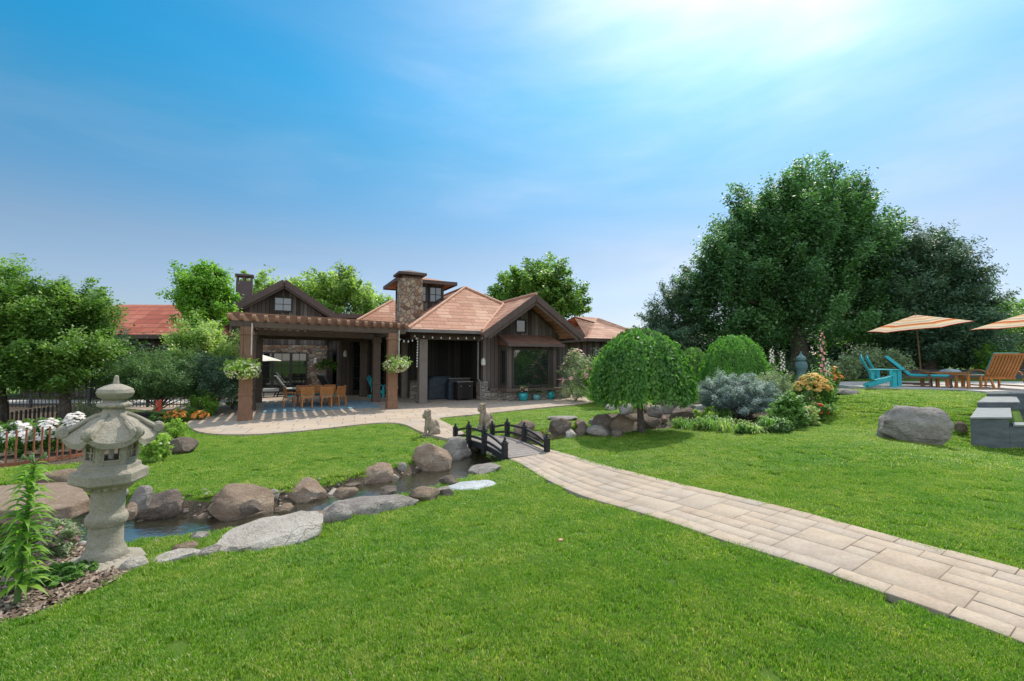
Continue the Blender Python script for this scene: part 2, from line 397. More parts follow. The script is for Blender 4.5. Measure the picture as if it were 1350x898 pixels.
# ------------------------------------------------------------------ draped sheets
def drape(name, poly, m, dz, res, zf=None, kind='structure'):
    bm = bmesh.new(); vs = [bm.verts.new((p[0], p[1], 0)) for p in poly]; bm.faces.new(vs)
    bmesh.ops.triangulate(bm, faces=bm.faces)
    for _ in range(9):
        e = [e for e in bm.edges if e.calc_length() > res]
        if not e: break
        bmesh.ops.subdivide_edges(bm, edges=e, cuts=1); bmesh.ops.triangulate(bm, faces=[f for f in bm.faces if len(f.verts) > 3])
    co = np.array([v.co[:2] for v in bm.verts]); z = zf(co[:, 0], co[:, 1]) if zf else T(co[:, 0], co[:, 1])
    for v, zz in zip(bm.verts, z): v.co.z = zz + dz
    bmesh.ops.recalc_face_normals(bm, faces=bm.faces)
    if sum(f.normal.z for f in bm.faces) < 0: bmesh.ops.reverse_faces(bm, faces=bm.faces)
    me = bpy.data.meshes.new(name); bm.to_mesh(me); bm.free(); o = link_mesh(name, me, m); o['kind'] = kind
    return o
# ------------------------------------------------------------------ pavers
def paver_mat(name, cols, dark=1.0):
    t = NT(name); a = t.n('Attribute', attribute_name='rnd'); co = t.coord()
    c = t.ramp(a.outputs['Fac'], cols)
    n1 = t.noise(co, 5, 6, .65); n2 = t.noise(co, 40, 5, .7)
    c = t.mix(.35, c, t.ramp(n1, [(0.3, (.28, .20, .14)), (0.5, (.41, .33, .255)), (0.75, (.50, .43, .35))]))
    c = t.mix(.5, c, t.ramp(n2, [(0.25, (.6, .58, .55)), (0.6, (1, 1, 1))]), 'MULTIPLY')
    n0 = t.noise(co, 1.1, 6, .7); c = t.mix(.45, c, t.ramp(n0, [(.32, (.62, .58, .54)), (.5, (.95, .94, .92)), (.7, (1.08, 1.06, 1.03))]), 'MULTIPLY')
    t.l(c, t.p.inputs['Base Color']); t.p.inputs['Roughness'].default_value = .85; t.p.inputs['Specular IOR Level'].default_value = .25
    t.bump(n2, .5, .006); return t.m
PCOL = [(0, (.44, .34, .255)), (.25, (.49, .39, .30)), (.45, (.43, .36, .30)), (.65, (.50, .405, .31)), (.85, (.45, .345, .26)), (1, (.41, .355, .305))]
pav_m = paver_mat('path_stone', PCOL)
joint_m = mat('joint_sand', [(0.3, (.20, .16, .11)), (0.7, (.32, .26, .19))], 30, .95, .3)
def ashlar(nu, nv, seed):
    """random rectangles on a nu x nv cell grid"""
    r = random.Random(seed); occ = [[False] * nv for _ in range(nu)]; out = []
    sizes = [(3, 2), (2, 2), (2, 1), (3, 2), (1, 1), (2, 2), (2, 1), (3, 1), (2, 2), (2, 3)]
    for i in range(nu):
        for j in range(nv):
            if occ[i][j]: continue
            for _ in range(8):
                a, b = r.choice(sizes)
                if i + a <= nu and j + b <= nv and all(not occ[i + p][j + q] for p in range(a) for q in range(b)): break
            else: a = b = 1
            for p in range(a):
                for q in range(b): occ[i + p][j + q] = True
            out.append((i, j, a, b))
    return out
V = []; Fc = []; R = []
def add_slab(s0, s1, t0, t1, h, rnd_v, gap=.0025):
    n = max(1, int((s1 - s0) / .12)); top = []
    wl = 1.35
    for k in range(n + 1):
        s = s0 + gap + (s1 - s0 - 2 * gap) * k / n
        top += [path_pt(s, t0 + gap / wl, h), path_pt(s, t1 - gap / wl, h)]
    b = len(V); V.extend([tuple(p) for p in top]); V.extend([(p.x, p.y, p.z - .05) for p in top]); m = len(top)
    for k in range(n):
        a = 2 * k; Fc.append((b + a, b + a + 1, b + a + 3, b + a + 2))
        Fc.append((b + a, b + a + 2, b + m + a + 2, b + m + a)); Fc.append((b + a + 1, b + m + a + 1, b + m + a + 3, b + a + 3))
        R.extend([rnd_v] * 3)
    Fc.append((b, b + m, b + m + 1, b + 1)); Fc.append((b + m - 2, b + m - 1, b + 2 * m - 1, b + 2 * m - 2)); R.extend([rnd_v] * 2)
bw = .14; cell = .205
for side in (0, 1):
    s = 0.0
    while s < PLEN - .1:
        l = random.uniform(.2, .4); t0, t1 = ((0, bw) if side == 0 else (1 - bw, 1))
        add_slab(s, min(s + l, PLEN), t0, t1, .022 + random.uniform(-.002, .003), random.random()); s += l
nu = int(PLEN / cell)
for i, j, a, b in ashlar(nu, 5, 3):
    tw = (1 - 2 * bw) / 5; add_slab(i * cell, (i + a) * cell, bw + j * tw, bw + (j + b) * tw, .02 + random.uniform(-.002, .003), random.random())
o = np_mesh('path', np.array(V), np.array(Fc), pav_m, rnd=np.array(R)); props(o, kind='structure')
bmf = o.modifiers.new('bevel', 'BEVEL'); bmf.width = .003; bmf.segments = 1
drape('path_bed', path_poly, joint_m, .015, .25, zf=lambda x, y: T(x, y, False))

def patio_mat():
    t = NT('patio_stone'); co = t.coord()
    mp = t.n('Mapping'); mp.inputs['Rotation'].default_value = (0, 0, -HA + math.radians(8)); t.l(co, mp.inputs[0])
    def br(w, h, off, seed, freq=2):
        b = t.n('TexBrick'); b.offset = off; b.offset_frequency = freq; b.squash = 1.6; b.squash_frequency = 3
        b.inputs['Scale'].default_value = 1; b.inputs['Brick Width'].default_value = w; b.inputs['Row Height'].default_value = h
        b.inputs['Mortar Size'].default_value = .012; b.inputs['Bias'].default_value = 0
        b.inputs['Color1'].default_value = (0, 0, 0, 1); b.inputs['Color2'].default_value = (1, 1, 1, 1); b.inputs['Mortar'].default_value = (.5, .5, .5, 1)
        t.l(mp.outputs[0], b.inputs['Vector']); return b
    b = br(.62, .42, .5, 0); c = t.ramp(b.outputs['Color'], PCOL)
    n2 = t.noise(co, 25, 5, .7); n1 = t.noise(co, 1.2, 5, .6)
    c = t.mix(.4, c, t.ramp(n2, [(0.25, (.55, .55, .55)), (0.6, (1, 1, 1))]), 'MULTIPLY')
    c = t.mix(.4, c, t.ramp(n1, [(0.3, (.7, .68, .66)), (0.6, (1, 1, 1))]), 'MULTIPLY')
    c = t.mix(b.outputs['Fac'], c, (.20, .16, .12))
    t.l(c, t.p.inputs['Base Color']); t.p.inputs['Roughness'].default_value = .85; t.p.inputs['Specular IOR Level'].default_value = .25
    inv = t.math('SUBTRACT', 1, b.outputs['Fac']); t.bump(inv, .4, .006); return t.m
patio = MB(); patio.prism(PATIO, -.14, 0.0); po = patio.build('patio', patio_mat()); po['kind'] = 'structure'
# border course of the patio edge
def border(line, w, z, name):
    V = []; Fc = []; R = []; pts = resample([Vector((p[0], p[1], 0)) for p in line], .05); i = 0
    while i < len(pts) - 2:
        l = random.randint(5, 9); j = min(i + l, len(pts) - 1); q = pts[i:j + 1]; b = len(V); r = random.random()
        for k, p in enumerate(q):
            d = (pts[min(i + k + 1, len(pts) - 1)] - pts[max(i + k - 1, 0)]).normalized(); nrm = Vector((-d.y, d.x, 0))
            e = .006 * (1 if k == 0 else (-1 if k == len(q) - 1 else 0)); V.append(tuple(p + d * e + nrm * .0 + Vector((0, 0, z)))); V.append(tuple(p + d * e + nrm * w + Vector((0, 0, z))))
        for k in range(len(q) - 1): a = b + 2 * k; Fc.append((a, a + 1, a + 3, a + 2)); R.append(r)
        i = j
    o = np_mesh(name, np.array(V), np.array(Fc), pav_m, rnd=np.array(R)); o['kind'] = 'structure'
border(f1, .22, .006, 'patio_border'); border(f2, .22, .006, 'patio_border')

# ------------------------------------------------------------------ stream water and pebbles
def water_mat(name, col, alpha=.35, rough=.03, refl=1.1):
    t = NT(name); co = t.coord(); t.t.nodes.remove(t.p)
    fr = t.n('Fresnel'); fr.inputs['IOR'].default_value = 1.33
    b = t.n('Bump'); b.inputs['Strength'].default_value = .7; b.inputs['Distance'].default_value = .012
    t.l(t.noise(co, 11, 4, .6), b.inputs['Height']); t.l(b.outputs[0], fr.inputs['Normal'])
    gl = t.n('BsdfGlossy'); gl.inputs['Roughness'].default_value = rough; t.l(b.outputs[0], gl.inputs['Normal'])
    tr = t.n('BsdfTransparent'); tr.inputs['Color'].default_value = (*col, 1)
    df = t.n('BsdfDiffuse'); df.inputs['Color'].default_value = (col[0] * .12, col[1] * .12, col[2] * .1, 1)
    m1 = t.n('MixShader'); m1.inputs[0].default_value = alpha; t.l(tr.outputs[0], m1.inputs[1]); t.l(df.outputs[0], m1.inputs[2])
    m2 = t.n('MixShader'); f2_ = t.math('MULTIPLY', fr.outputs[0], refl); t.l(f2_, m2.inputs[0]); t.l(m1.outputs[0], m2.inputs[1]); t.l(gl.outputs[0], m2.inputs[2])
    t.l(m2.outputs[0], t.o.inputs['Surface']); return t.m
def ribbon(line, halfw, zfun, name, m):
    pts = resample([Vector((p[0], p[1], i)) for i, p in enumerate(line)], .15); V = []; Fc = []
    for k, p in enumerate(pts):
        d = (pts[min(k + 1, len(pts) - 1)] - pts[max(k - 1, 0)]); d.z = 0; d.normalize(); n = Vector((-d.y, d.x, 0)); w = float(np.interp(p.z, np.arange(len(SW)), halfw)) + .4
        z = zfun(p); V += [(p.x - n.x * w, p.y - n.y * w, z), (p.x + n.x * w, p.y + n.y * w, z)]
    for k in range(len(pts) - 1): a = 2 * k; Fc.append((a, a + 1, a + 3, a + 2))
    return np_mesh(name, np.array(V), np.array(Fc), m)
def wz(p): return float(np.interp(p.z, np.arange(len(SD)), SD)) + .11
zline = []
_pts = [Vector((p[0], p[1], i)) for i, p in enumerate(STREAM)]
_wz = np.array([wz(p) for p in _pts]); _wz = np.minimum.accumulate(_wz[::-1])[::-1] if False else _wz
water = ribbon(STREAM[:-1], SW, lambda p: float(np.interp(p.z, np.arange(len(_wz)), _wz)), 'stream', water_mat('stream_water', (.50, .50, .30), .45, .06, .62))
props(water, 'shallow clear stream over pebbles', kind='structure')

def peb_mat():
    t = NT('pebble'); a = t.n('Attribute', attribute_name='rnd')
    t.l(t.ramp(a.outputs['Fac'], [(0, (.12, .09, .07)), (.3, (.25, .2, .16)), (.6, (.36, .33, .3)), (.8, (.22, .13, .09)), (1, (.5, .47, .43))]), t.p.inputs['Base Color']); t.p.inputs['Roughness'].default_value = .6; return t.m
ico = bmesh.new(); bmesh.ops.create_icosphere(ico, subdivisions=1, radius=1); iv = np.array([v.co[:] for v in ico.verts]); ifc = np.array([[v.index for v in f.verts] for f in ico.faces]); ico.free()
def scatter_blobs(P3, S, name, m, kind='stuff'):
    n = len(P3); A = rng.uniform(0, 6.28, n); ca, sa = np.cos(A), np.sin(A); sc = S[:, None] * np.stack([np.ones(n), rng.uniform(.6, .9, n), rng.uniform(.4, .65, n)], -1)
    v = iv[None] * sc[:, None] * (1 + rng.uniform(-.12, .12, (n, len(iv), 1))); x = v[..., 0] * ca[:, None] - v[..., 1] * sa[:, None]; y = v[..., 0] * sa[:, None] + v[..., 1] * ca[:, None]
    V = np.stack([x, y, v[..., 2]], -1) + P3[:, None]; Fc = (ifc[None] + np.arange(n)[:, None, None] * len(iv)).reshape(-1, 3)
    o = np_mesh(name, V.reshape(-1, 3), Fc, m, rnd=np.repeat(rng.random(n), len(ifc)), smooth=True); o['kind'] = kind; return o
n = 9000; i = rng.uniform(2, 13.2, n); ix = i.astype(int); fr = i - ix; c = STREAM[ix] * (1 - fr)[:, None] + STREAM[ix + 1] * fr[:, None]
w = np.interp(i, np.arange(len(SW)), SW) + .12; c = c + rng.normal(0, 1, (n, 2)) * w[:, None] * .44
S = rng.uniform(.012, .05, n) ** 1.0; z = T(c[:, 0], c[:, 1])
peb_m = peb_mat()
o = scatter_blobs(np.c_[c, z + S * .15], S, 'pebbles', peb_m); props(o, 'loose grey and brown pebbles lining the stream bed')
# bark mulch in the planting beds
chips = []
for b, k in ((BED_L, 9000), (BED_C, 4000), (BED_B, 2500)):
    b = np.array(b); lo, hi = b.min(0), b.max(0); p = rng.uniform(lo, hi, (k * 3, 2)); p = p[inside(b, p[:, 0], p[:, 1])][:k]; chips.append(p)
chips = np.concatenate(chips); _q, _p = seg_dist(chips[:, 0], chips[:, 1], STREAM); chips = chips[_q > np.interp(_p, np.arange(len(SW)), SW) * .75 + .3]; z = T(chips[:, 0], chips[:, 1]); n = len(chips)
def cards(P3, L_, W_, tilt, seed=0):
    r = np.random.default_rng(seed); n = len(P3); A = r.uniform(0, 6.28, n); t = np.stack([np.cos(A), np.sin(A), r.normal(0, tilt, n)], -1); b = np.stack([-np.sin(A), np.cos(A), r.normal(0, tilt, n)], -1)
    t *= L_[:, None] / 2; b *= W_[:, None] / 2
    V = np.stack([P3 - t - b, P3 + t - b, P3 + t + b, P3 - t + b], 1).reshape(-1, 3); return V, np.arange(4 * n).reshape(n, 4)
V, Fc = cards(np.c_[chips, z + .012], rng.uniform(.02, .07, n), rng.uniform(.008, .022, n), .35, 3)
def chip_mat():
    t = NT('bark_mulch'); a = t.n('Attribute', attribute_name='rnd')
    t.l(t.ramp(a.outputs['Fac'], [(0, (.10, .06, .04)), (.5, (.22, .15, .11)), (1, (.42, .33, .26))]), t.p.inputs['Base Color']); t.p.inputs['Roughness'].default_value = .9; return t.m
o = np_mesh('bark_mulch', V, Fc, chip_mat(), rnd=rng.random(n)); props(o, 'loose brown bark mulch covering the planting beds', kind='stuff')

# ------------------------------------------------------------------ grass blades (stuff, instanced tufts)
def tuft(nb, rad, h, seed):
    r = np.random.default_rng(seed); a = r.uniform(0, 6.28, nb); q = rad * np.sqrt(r.random(nb)); x = q * np.cos(a); y = q * np.sin(a)
    hh = h * r.uniform(.55, 1.15, nb); f = r.uniform(0, 6.28, nb); w = r.uniform(.0018, .0034, nb); lean = hh * r.uniform(.15, .9, nb)
    bx, by = np.cos(f) * w, np.sin(f) * w; lx, ly = -np.sin(f) * lean, np.cos(f) * lean
    b0 = np.stack([x - bx, y - by, np.zeros(nb)], -1); b1 = np.stack([x + bx, y + by, np.zeros(nb)], -1)
    m0 = np.stack([x - bx * .8 + lx * .35, y - by * .8 + ly * .35, hh * .6], -1); m1 = np.stack([x + bx * .8 + lx * .35, y + by * .8 + ly * .35, hh * .6], -1)
    tp = np.stack([x + lx, y + ly, hh * .95], -1)
    V = np.stack([b0, b1, m1, m0, tp], 1).reshape(-1, 3); b = np.arange(nb) * 5
    Fc = np.concatenate([np.stack([b, b + 1, b + 2, b + 3], -1), np.stack([b + 3, b + 2, b + 4, b + 4], -1)]); return V, Fc, np.r_[r.random(nb), np.zeros(nb)]
def grass_mat():
    t = NT('grass_blade'); pos = t.n('NewGeometry').outputs['Position']; a = t.n('Attribute', attribute_name='rnd')
    big = t.noise(pos, 0.5, 4, .6); mid = t.noise(pos, 2.6, 6, .7)
    c = t.ramp(a.outputs['Fac'], [(0, (.085, .20, .014)), (.5, (.165, .30, .024)), (.86, (.27, .39, .05)), (.93, (.50, .46, .20)), (1, (.60, .52, .28))])
    m_ = t.ramp(big, [(.3, (.80, .92, .8)), (.7, (1.25, 1.08, 1.3))]); c = t.mix(1.0, c, m_, 'MULTIPLY')
    m2 = t.ramp(mid, [(.32, (.70, .86, .75)), (.5, (1.0, 1.0, 1.0)), (.64, (1.35, 1.12, 1.4)), (.76, (2.1, 1.45, 3.2))]); c = t.mix(1.0, c, m2, 'MULTIPLY')
    t.l(c, t.p.inputs['Base Color']); t.p.inputs['Roughness'].default_value = .45; t.p.inputs['Specular IOR Level'].default_value = .3
    tr = t.n('BsdfTranslucent'); t.l(t.mix(1.0, c, (1.5, 1.75, .8), 'MULTIPLY'), tr.inputs['Color'])
    ms = t.n('MixShader'); ms.inputs[0].default_value = .42; t.l(t.p.outputs[0], ms.inputs[1]); t.l(tr.outputs[0], ms.inputs[2]); t.l(ms.outputs[0], t.o.inputs['Surface']); return t.m
grass_m = grass_mat()
def tuft_obj(nb, rad, h, seed):
    V, Fc, r = tuft(nb, rad, h, seed); me = bpy.data.meshes.new('grass_tuft')
    nb_ = nb; faces = [tuple(f) for f in Fc[:nb_]] + [tuple(f[:3]) for f in Fc[nb_:]]
    me.from_pydata([tuple(v) for v in V], [], faces); at_ = me.attributes.new('rnd', 'FLOAT', 'FACE'); rr = r[:nb]; at_.data.foreach_set('value', np.r_[rr, rr].astype(np.float32))
    me.materials.append(grass_m); return me
def scatter_grass(name, bands, tuft_me, label, exclude=None):
    PTS = []; SCL = []
    for y0, y1, dens, sc in bands:
        n = int((y1 - y0) * 2.35 * y1 * dens * .5 * 2); yy = rng.uniform(y0, y1, n); xx = rng.uniform(-1.18, 1.18, n) * y1
        k = (np.abs(xx) < 1.17 * yy + .4) & (xx > -11) & (xx < 14); xx = xx[k]; yy = yy[k]
        ok = ~inside(path_poly, xx, yy) & ~inside(PATIO, xx, yy) & ~inside(DECK, xx, yy)
        for b in BEDS: ok &= ~inside(b, xx, yy)
        q, pr = seg_dist(xx, yy, STREAM); ok &= q > np.interp(pr, np.arange(len(SW)), SW) * .75 + .30 + rng.uniform(-.06, .06, len(xx))
        ok &= ~inside([(8.55, 8.55), (15.5, 8.55), (15.5, 11.9), (12.3, 11.9), (10.4, 10.2)], xx, yy)
        # keep the far left planting ground bare
        ok &= ~inside([tuple(hw(-40, 9)[:2]), tuple(hw(-3, 17)[:2]), tuple(hw(-3, 30)[:2]), tuple(hw(-40, 30)[:2])], xx, yy)
        if exclude is not None: ok &= ~exclude(xx, yy)
        xx = xx[ok]; yy = yy[ok]; PTS.append(np.c_[xx, yy, T(xx, yy)]); SCL.append(np.full(len(xx), sc))
    Pp = np.concatenate(PTS); Sc = np.concatenate(SCL) * rng.uniform(.8, 1.2, len(Pp))
    me = bpy.data.meshes.new(name); me.vertices.add(len(Pp)); me.vertices.foreach_set('co', Pp.astype(np.float32).ravel())
    a = me.attributes.new('sc', 'FLOAT', 'POINT'); a.data.foreach_set('value', Sc.astype(np.float32))
    a = me.attributes.new('rz', 'FLOAT', 'POINT'); a.data.foreach_set('value', rng.uniform(0, 6.28, len(Pp)).astype(np.float32))
    o = bpy.data.objects.new(name, me); COL.objects.link(o); me.materials.append(grass_m)
    src = bpy.data.objects.new('grass_tuft', tuft_me)      # referenced by the nodes only
    g = bpy.data.node_groups.new('grass_nodes', 'GeometryNodeTree')
    g.interface.new_socket('Geometry', in_out='INPUT', socket_type='NodeSocketGeometry'); g.interface.new_socket('Geometry', in_out='OUTPUT', socket_type='NodeSocketGeometry')
    gi = g.nodes.new('NodeGroupInput'); go = g.nodes.new('NodeGroupOutput'); oi = g.nodes.new('GeometryNodeObjectInfo'); oi.inputs['Object'].default_value = src
    ip = g.nodes.new('GeometryNodeInstanceOnPoints'); a1 = g.nodes.new('GeometryNodeInputNamedAttribute'); a1.data_type = 'FLOAT'; a1.inputs['Name'].default_value = 'sc'
    a2 = g.nodes.new('GeometryNodeInputNamedAttribute'); a2.data_type = 'FLOAT'; a2.inputs['Name'].default_value = 'rz'; cx = g.nodes.new('ShaderNodeCombineXYZ')
    l = g.links.new; l(gi.outputs[0], ip.inputs['Points']); l(oi.outputs['Geometry'], ip.inputs['Instance']); l(a2.outputs[0], cx.inputs['Z']); l(cx.outputs[0], ip.inputs['Rotation'])
    cs = g.nodes.new('ShaderNodeCombineXYZ'); l(a1.outputs[0], cs.inputs['X']); l(a1.outputs[0], cs.inputs['Y'])
    hm = g.nodes.new('ShaderNodeMath'); hm.operation = 'POWER'; hm.inputs[1].default_value = .3; l(a1.outputs[0], hm.inputs[0]); l(hm.outputs[0], cs.inputs['Z'])
    l(cs.outputs[0], ip.inputs['Scale']); l(ip.outputs[0], go.inputs[0])
    md = o.modifiers.new('grass', 'NODES'); md.node_group = g; props(o, label, kind='stuff'); return o
scatter_grass('grass', [(1.2, 3.6, 260, .8), (3.6, 6.5, 130, 1.05), (6.5, 11, 80, 1.5), (11, 20, 50, 2.0)], tuft_obj(190, .085, .031, 5), 'short mown green grass blades covering the lawn')
# ================================================================== BUILDING MATERIALS
def board_mat(name, cols, w=.19, gap=(.008, .007, .006), rough=.85):
    if name in MATS: return MATS[name]
    t = NT(name); co = t.coord(); s = t.n('SeparateXYZ'); t.l(co, s.inputs[0])
    u = t.math('ADD', s.outputs['X'], s.outputs['Y']); u = t.math('DIVIDE', u, w)
    cell = t.math('FLOOR', u); fr = t.math('FRACT', u)
    wn = t.n('TexWhiteNoise', noise_dimensions='1D'); t.l(cell, wn.inputs['W'])
    st = t.n('Mapping'); st.inputs['Scale'].default_value = (18, 18, 1.2); t.l(co, st.inputs[0])
    g = t.noise(st.outputs[0], 2.2, 6, .7)
    f = t.math('ADD', t.math('MULTIPLY', wn.outputs['Value'], .55), t.math('MULTIPLY', g, .45))
    c = t.ramp(f, cols); e = t.math('ABSOLUTE', t.math('SUBTRACT', fr, .5)); e = t.math('GREATER_THAN', e, .455)
    c = t.mix(e, c, gap); t.l(c, t.p.inputs['Base Color']); t.p.inputs['Roughness'].default_value = rough; t.p.inputs['Specular IOR Level'].default_value = .25
    t.bump(t.math('SUBTRACT', g, e), .6, .012); MATS[name] = t.m; return t.m
def timber_mat(name, cols, scale=(30, 30, 3), rough=.75):
    if name in MATS: return MATS[name]
    t = NT(name); co = t.coord(); st = t.n('Mapping'); st.inputs['Scale'].default_value = scale; t.l(co, st.inputs[0])
    g = t.noise(st.outputs[0], 1.2, 6, .65); g2 = t.noise(co, 1.5, 3); f = t.math('ADD', t.math('MULTIPLY', g, .65), t.math('MULTIPLY', g2, .35))
    t.l(t.ramp(f, cols), t.p.inputs['Base Color']); t.p.inputs['Roughness'].default_value = rough; t.p.inputs['Specular IOR Level'].default_value = .3
    t.bump(g, .4, .006); MATS[name] = t.m; return t.m
def roof_mat(name, cols, course=.17):
    t = NT(name); co = t.coord(); s = t.n('SeparateXYZ'); t.l(co, s.inputs[0])
    nrm = t.n('SeparateXYZ'); t.l(t.coord('Normal'), nrm.inputs[0])
    zc = t.math('DIVIDE', s.outputs['Z'], course); row = t.math('FLOOR', zc); fr = t.math('FRACT', zc)
    side = t.math('GREATER_THAN', t.math('ABSOLUTE', nrm.outputs['X']), t.math('ABSOLUTE', nrm.outputs['Y']))
    ux = t.mix(side, s.outputs['X'], s.outputs['Y'])
    sx = t.n('SeparateColor'); t.l(ux, sx.inputs[0])
    wn0 = t.n('TexWhiteNoise', noise_dimensions='1D'); t.l(row, wn0.inputs['W'])
    u = t.math('DIVIDE', t.math('ADD', t.math('ADD', sx.outputs[0], 50.0), wn0.outputs['Value']), .62); cell = t.math('FLOOR', u); fu = t.math('FRACT', u)
    cb = t.n('CombineXYZ'); t.l(cell, cb.inputs[0]); t.l(row, cb.inputs[1]); wn = t.n('TexWhiteNoise', noise_dimensions='2D'); t.l(cb.outputs[0], wn.inputs['Vector'])
    n = t.noise(co, 2.0, 5, .6); f = t.math('ADD', t.math('MULTIPLY', wn.outputs['Value'], .6), t.math('MULTIPLY', n, .4))
    c = t.ramp(f, cols); e1 = t.math('LESS_THAN', fr, .10); e2 = t.math('MULTIPLY', t.math('LESS_THAN', fu, .035), .6); e = t.math('MAXIMUM', e1, e2)
    c = t.mix(t.math('MULTIPLY', e, .8), c, (.07, .035, .025)); c = t.mix(.35, c, t.ramp(t.noise(co, 30, 3), [(.3, (.6, .6, .6)), (.6, (1, 1, 1))]), 'MULTIPLY'); c = t.mix(.55, c, t.ramp(t.noise(co, .9, 6, .7), [(.35, (.72, .70, .68)), (.5, (.96, .95, .94)), (.7, (1.06, 1.08, 1.10))]), 'MULTIPLY')
    t.l(c, t.p.inputs['Base Color']); t.p.inputs['Roughness'].default_value = .75; t.p.inputs['Specular IOR Level'].default_value = .3
    t.bump(t.math('SUBTRACT', t.math('MULTIPLY', fr, -1.0), e), .7, .03); return t.m
def stone_mat(name, cols, scale=3.2, flat=1.8):
    t = NT(name); co = t.coord(); mp = t.n('Mapping'); mp.inputs['Scale'].default_value = (1, 1, flat * .8); t.l(co, mp.inputs[0])
    v = t.n('TexVoronoi'); v.inputs['Scale'].default_value = scale; t.l(mp.outputs[0], v.inputs['Vector'])
    ve = t.n('TexVoronoi', feature='DISTANCE_TO_EDGE'); ve.inputs['Scale'].default_value = scale; t.l(mp.outputs[0], ve.inputs['Vector'])
    sc = t.n('SeparateColor'); t.l(v.outputs['Color'], sc.inputs[0]); n = t.noise(co, 14, 5, .65)
    c = t.ramp(t.math('ADD', t.math('MULTIPLY', sc.outputs[0], .8), t.math('MULTIPLY', n, .2)), cols)
    c = t.mix(.4, c, t.ramp(n, [(.3, (.55, .55, .55)), (.65, (1.1, 1.1, 1.1))]), 'MULTIPLY')
    m = t.math('LESS_THAN', ve.outputs['Distance'], .045); c = t.mix(m, c, (.16, .14, .12)); t.l(c, t.p.inputs['Base Color']); t.p.inputs['Roughness'].default_value = .9
    hgt = t.n('MapRange'); hgt.inputs[2].default_value = .15; t.l(ve.outputs['Distance'], hgt.inputs[0]); t.bump(t.math('ADD', hgt.outputs[0], t.math('MULTIPLY', n, .4)), .9, .04); return t.m
wall_m = board_mat('weathered_boards', [(.2, (.05, .038, .033)), (.5, (.105, .083, .073)), (.8, (.19, .16, .142))])
fascia_m = timber_mat('fascia_timber', [(.3, (.075, .048, .042)), (.7, (.15, .105, .09))])
gutter_m = mat('gutter_metal', [(.3, (.12, .105, .095)), (.7, (.17, .15, .14))], 5, .45, .05, spec=.5)
trim_m = timber_mat('window_trim', [(.3, (.03, .026, .024)), (.7, (.07, .06, .055))])
roof_m = roof_mat('clay_roof', [(.1, (.28, .115, .065)), (.4, (.40, .185, .11)), (.7, (.47, .25, .16)), (.95, (.54, .33, .23))])
roof_r = roof_mat('red_roof', [(.1, (.28, .065, .038)), (.5, (.40, .11, .065)), (.95, (.48, .17, .11))], .26)
cap_m = mat('ridge_cap', [(.3, (.42, .22, .14)), (.7, (.56, .33, .23))], 8, .8, .3)
stone_m = stone_mat('field_stone', [(.1, (.13, .065, .04)), (.3, (.30, .16, .09)), (.5, (.38, .28, .20)), (.7, (.23, .17, .14)), (.9, (.50, .36, .23))])
stone_l = stone_mat('ledge_stone', [(.1, (.20, .17, .14)), (.4, (.34, .29, .24)), (.7, (.26, .23, .21)), (.95, (.44, .38, .31))], 3.0, 2.4)
def glass_mat(name, col=(.012, .016, .016), rough=.02):
    if name in MATS: return MATS[name]
    t = NT(name); t.p.inputs['Base Color'].default_value = (*col, 1); t.p.inputs['Roughness'].default_value = rough; t.p.inputs['Specular IOR Level'].default_value = .9; t.p.inputs['IOR'].default_value = 1.6
    b = t.n('Bump'); b.inputs['Strength'].default_value = .03; t.l(t.noise(t.coord(), 1.5, 2), b.inputs['Height']); t.l(b.outputs[0], t.p.inputs['Normal']); MATS[name] = t.m; return t.m
glass_m = glass_mat('window_glass')
iron_m = mat('black_iron', [(.3, (.012, .012, .013)), (.7, (.03, .03, .032))], 20, .5, .1, spec=.5)
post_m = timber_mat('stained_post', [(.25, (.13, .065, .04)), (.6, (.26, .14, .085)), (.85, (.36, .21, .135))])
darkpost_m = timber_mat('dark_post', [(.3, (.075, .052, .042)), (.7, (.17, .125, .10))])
raft_m = timber_mat('rafter_timber', [(.25, (.16, .075, .04)), (.6, (.29, .16, .10)), (.85, (.38, .25, .17))], scale=(14, 14, 14))

# ================================================================== HOUSE
OFF = (8.0, 20.0, 0.0)
house = empty('house', hw(8, 20, 0), HA, 'long dark timber house with clay tile hip roofs and stone chimney', 'house')
def HB(): return MB(OFF)
def window(parent, off, x0, x1, y, z0, z1, cols=1, rows=1, face='front', fw=.07, glass=None, proud=.05):
    """a framed window on a wall facing -ey (front) or -ex (left); pane(s) as one sub-part"""
    f = MB(off); g = MB(off)
    def b(mb, a0, a1, c0, c1, d0, d1):
        if face == 'front': mb.bx(a0, a1, y - d1, y - d0, c0, c1)
        elif face == 'left': mb.bx(y - d1, y - d0, a0, a1, c0, c1)
        else: mb.bx(y + d0, y + d1, a0, a1, c0, c1)
    b(f, x0 - fw, x0, z0 - fw, z1 + fw, 0.0, proud); b(f, x1, x1 + fw, z0 - fw, z1 + fw, 0.0, proud)
    b(f, x0, x1, z1, z1 + fw, 0.0, proud); b(f, x0, x1, z0 - fw, z0, 0.0, proud)
    for i in range(1, cols): c = x0 + (x1 - x0) * i / cols; b(f, c - .016, c + .016, z0, z1, .014, proud * .7)
    for i in range(1, rows): c = z0 + (z1 - z0) * i / rows; b(f, x0, x1, c - .014, c + .014, .016, proud * .66)
    b(g, x0, x1, z0, z1, .002, .012)
    fo = f.build('window', trim_m, parent); go = g.build('pane', glass or glass_m, fo); return fo
Pr = .637
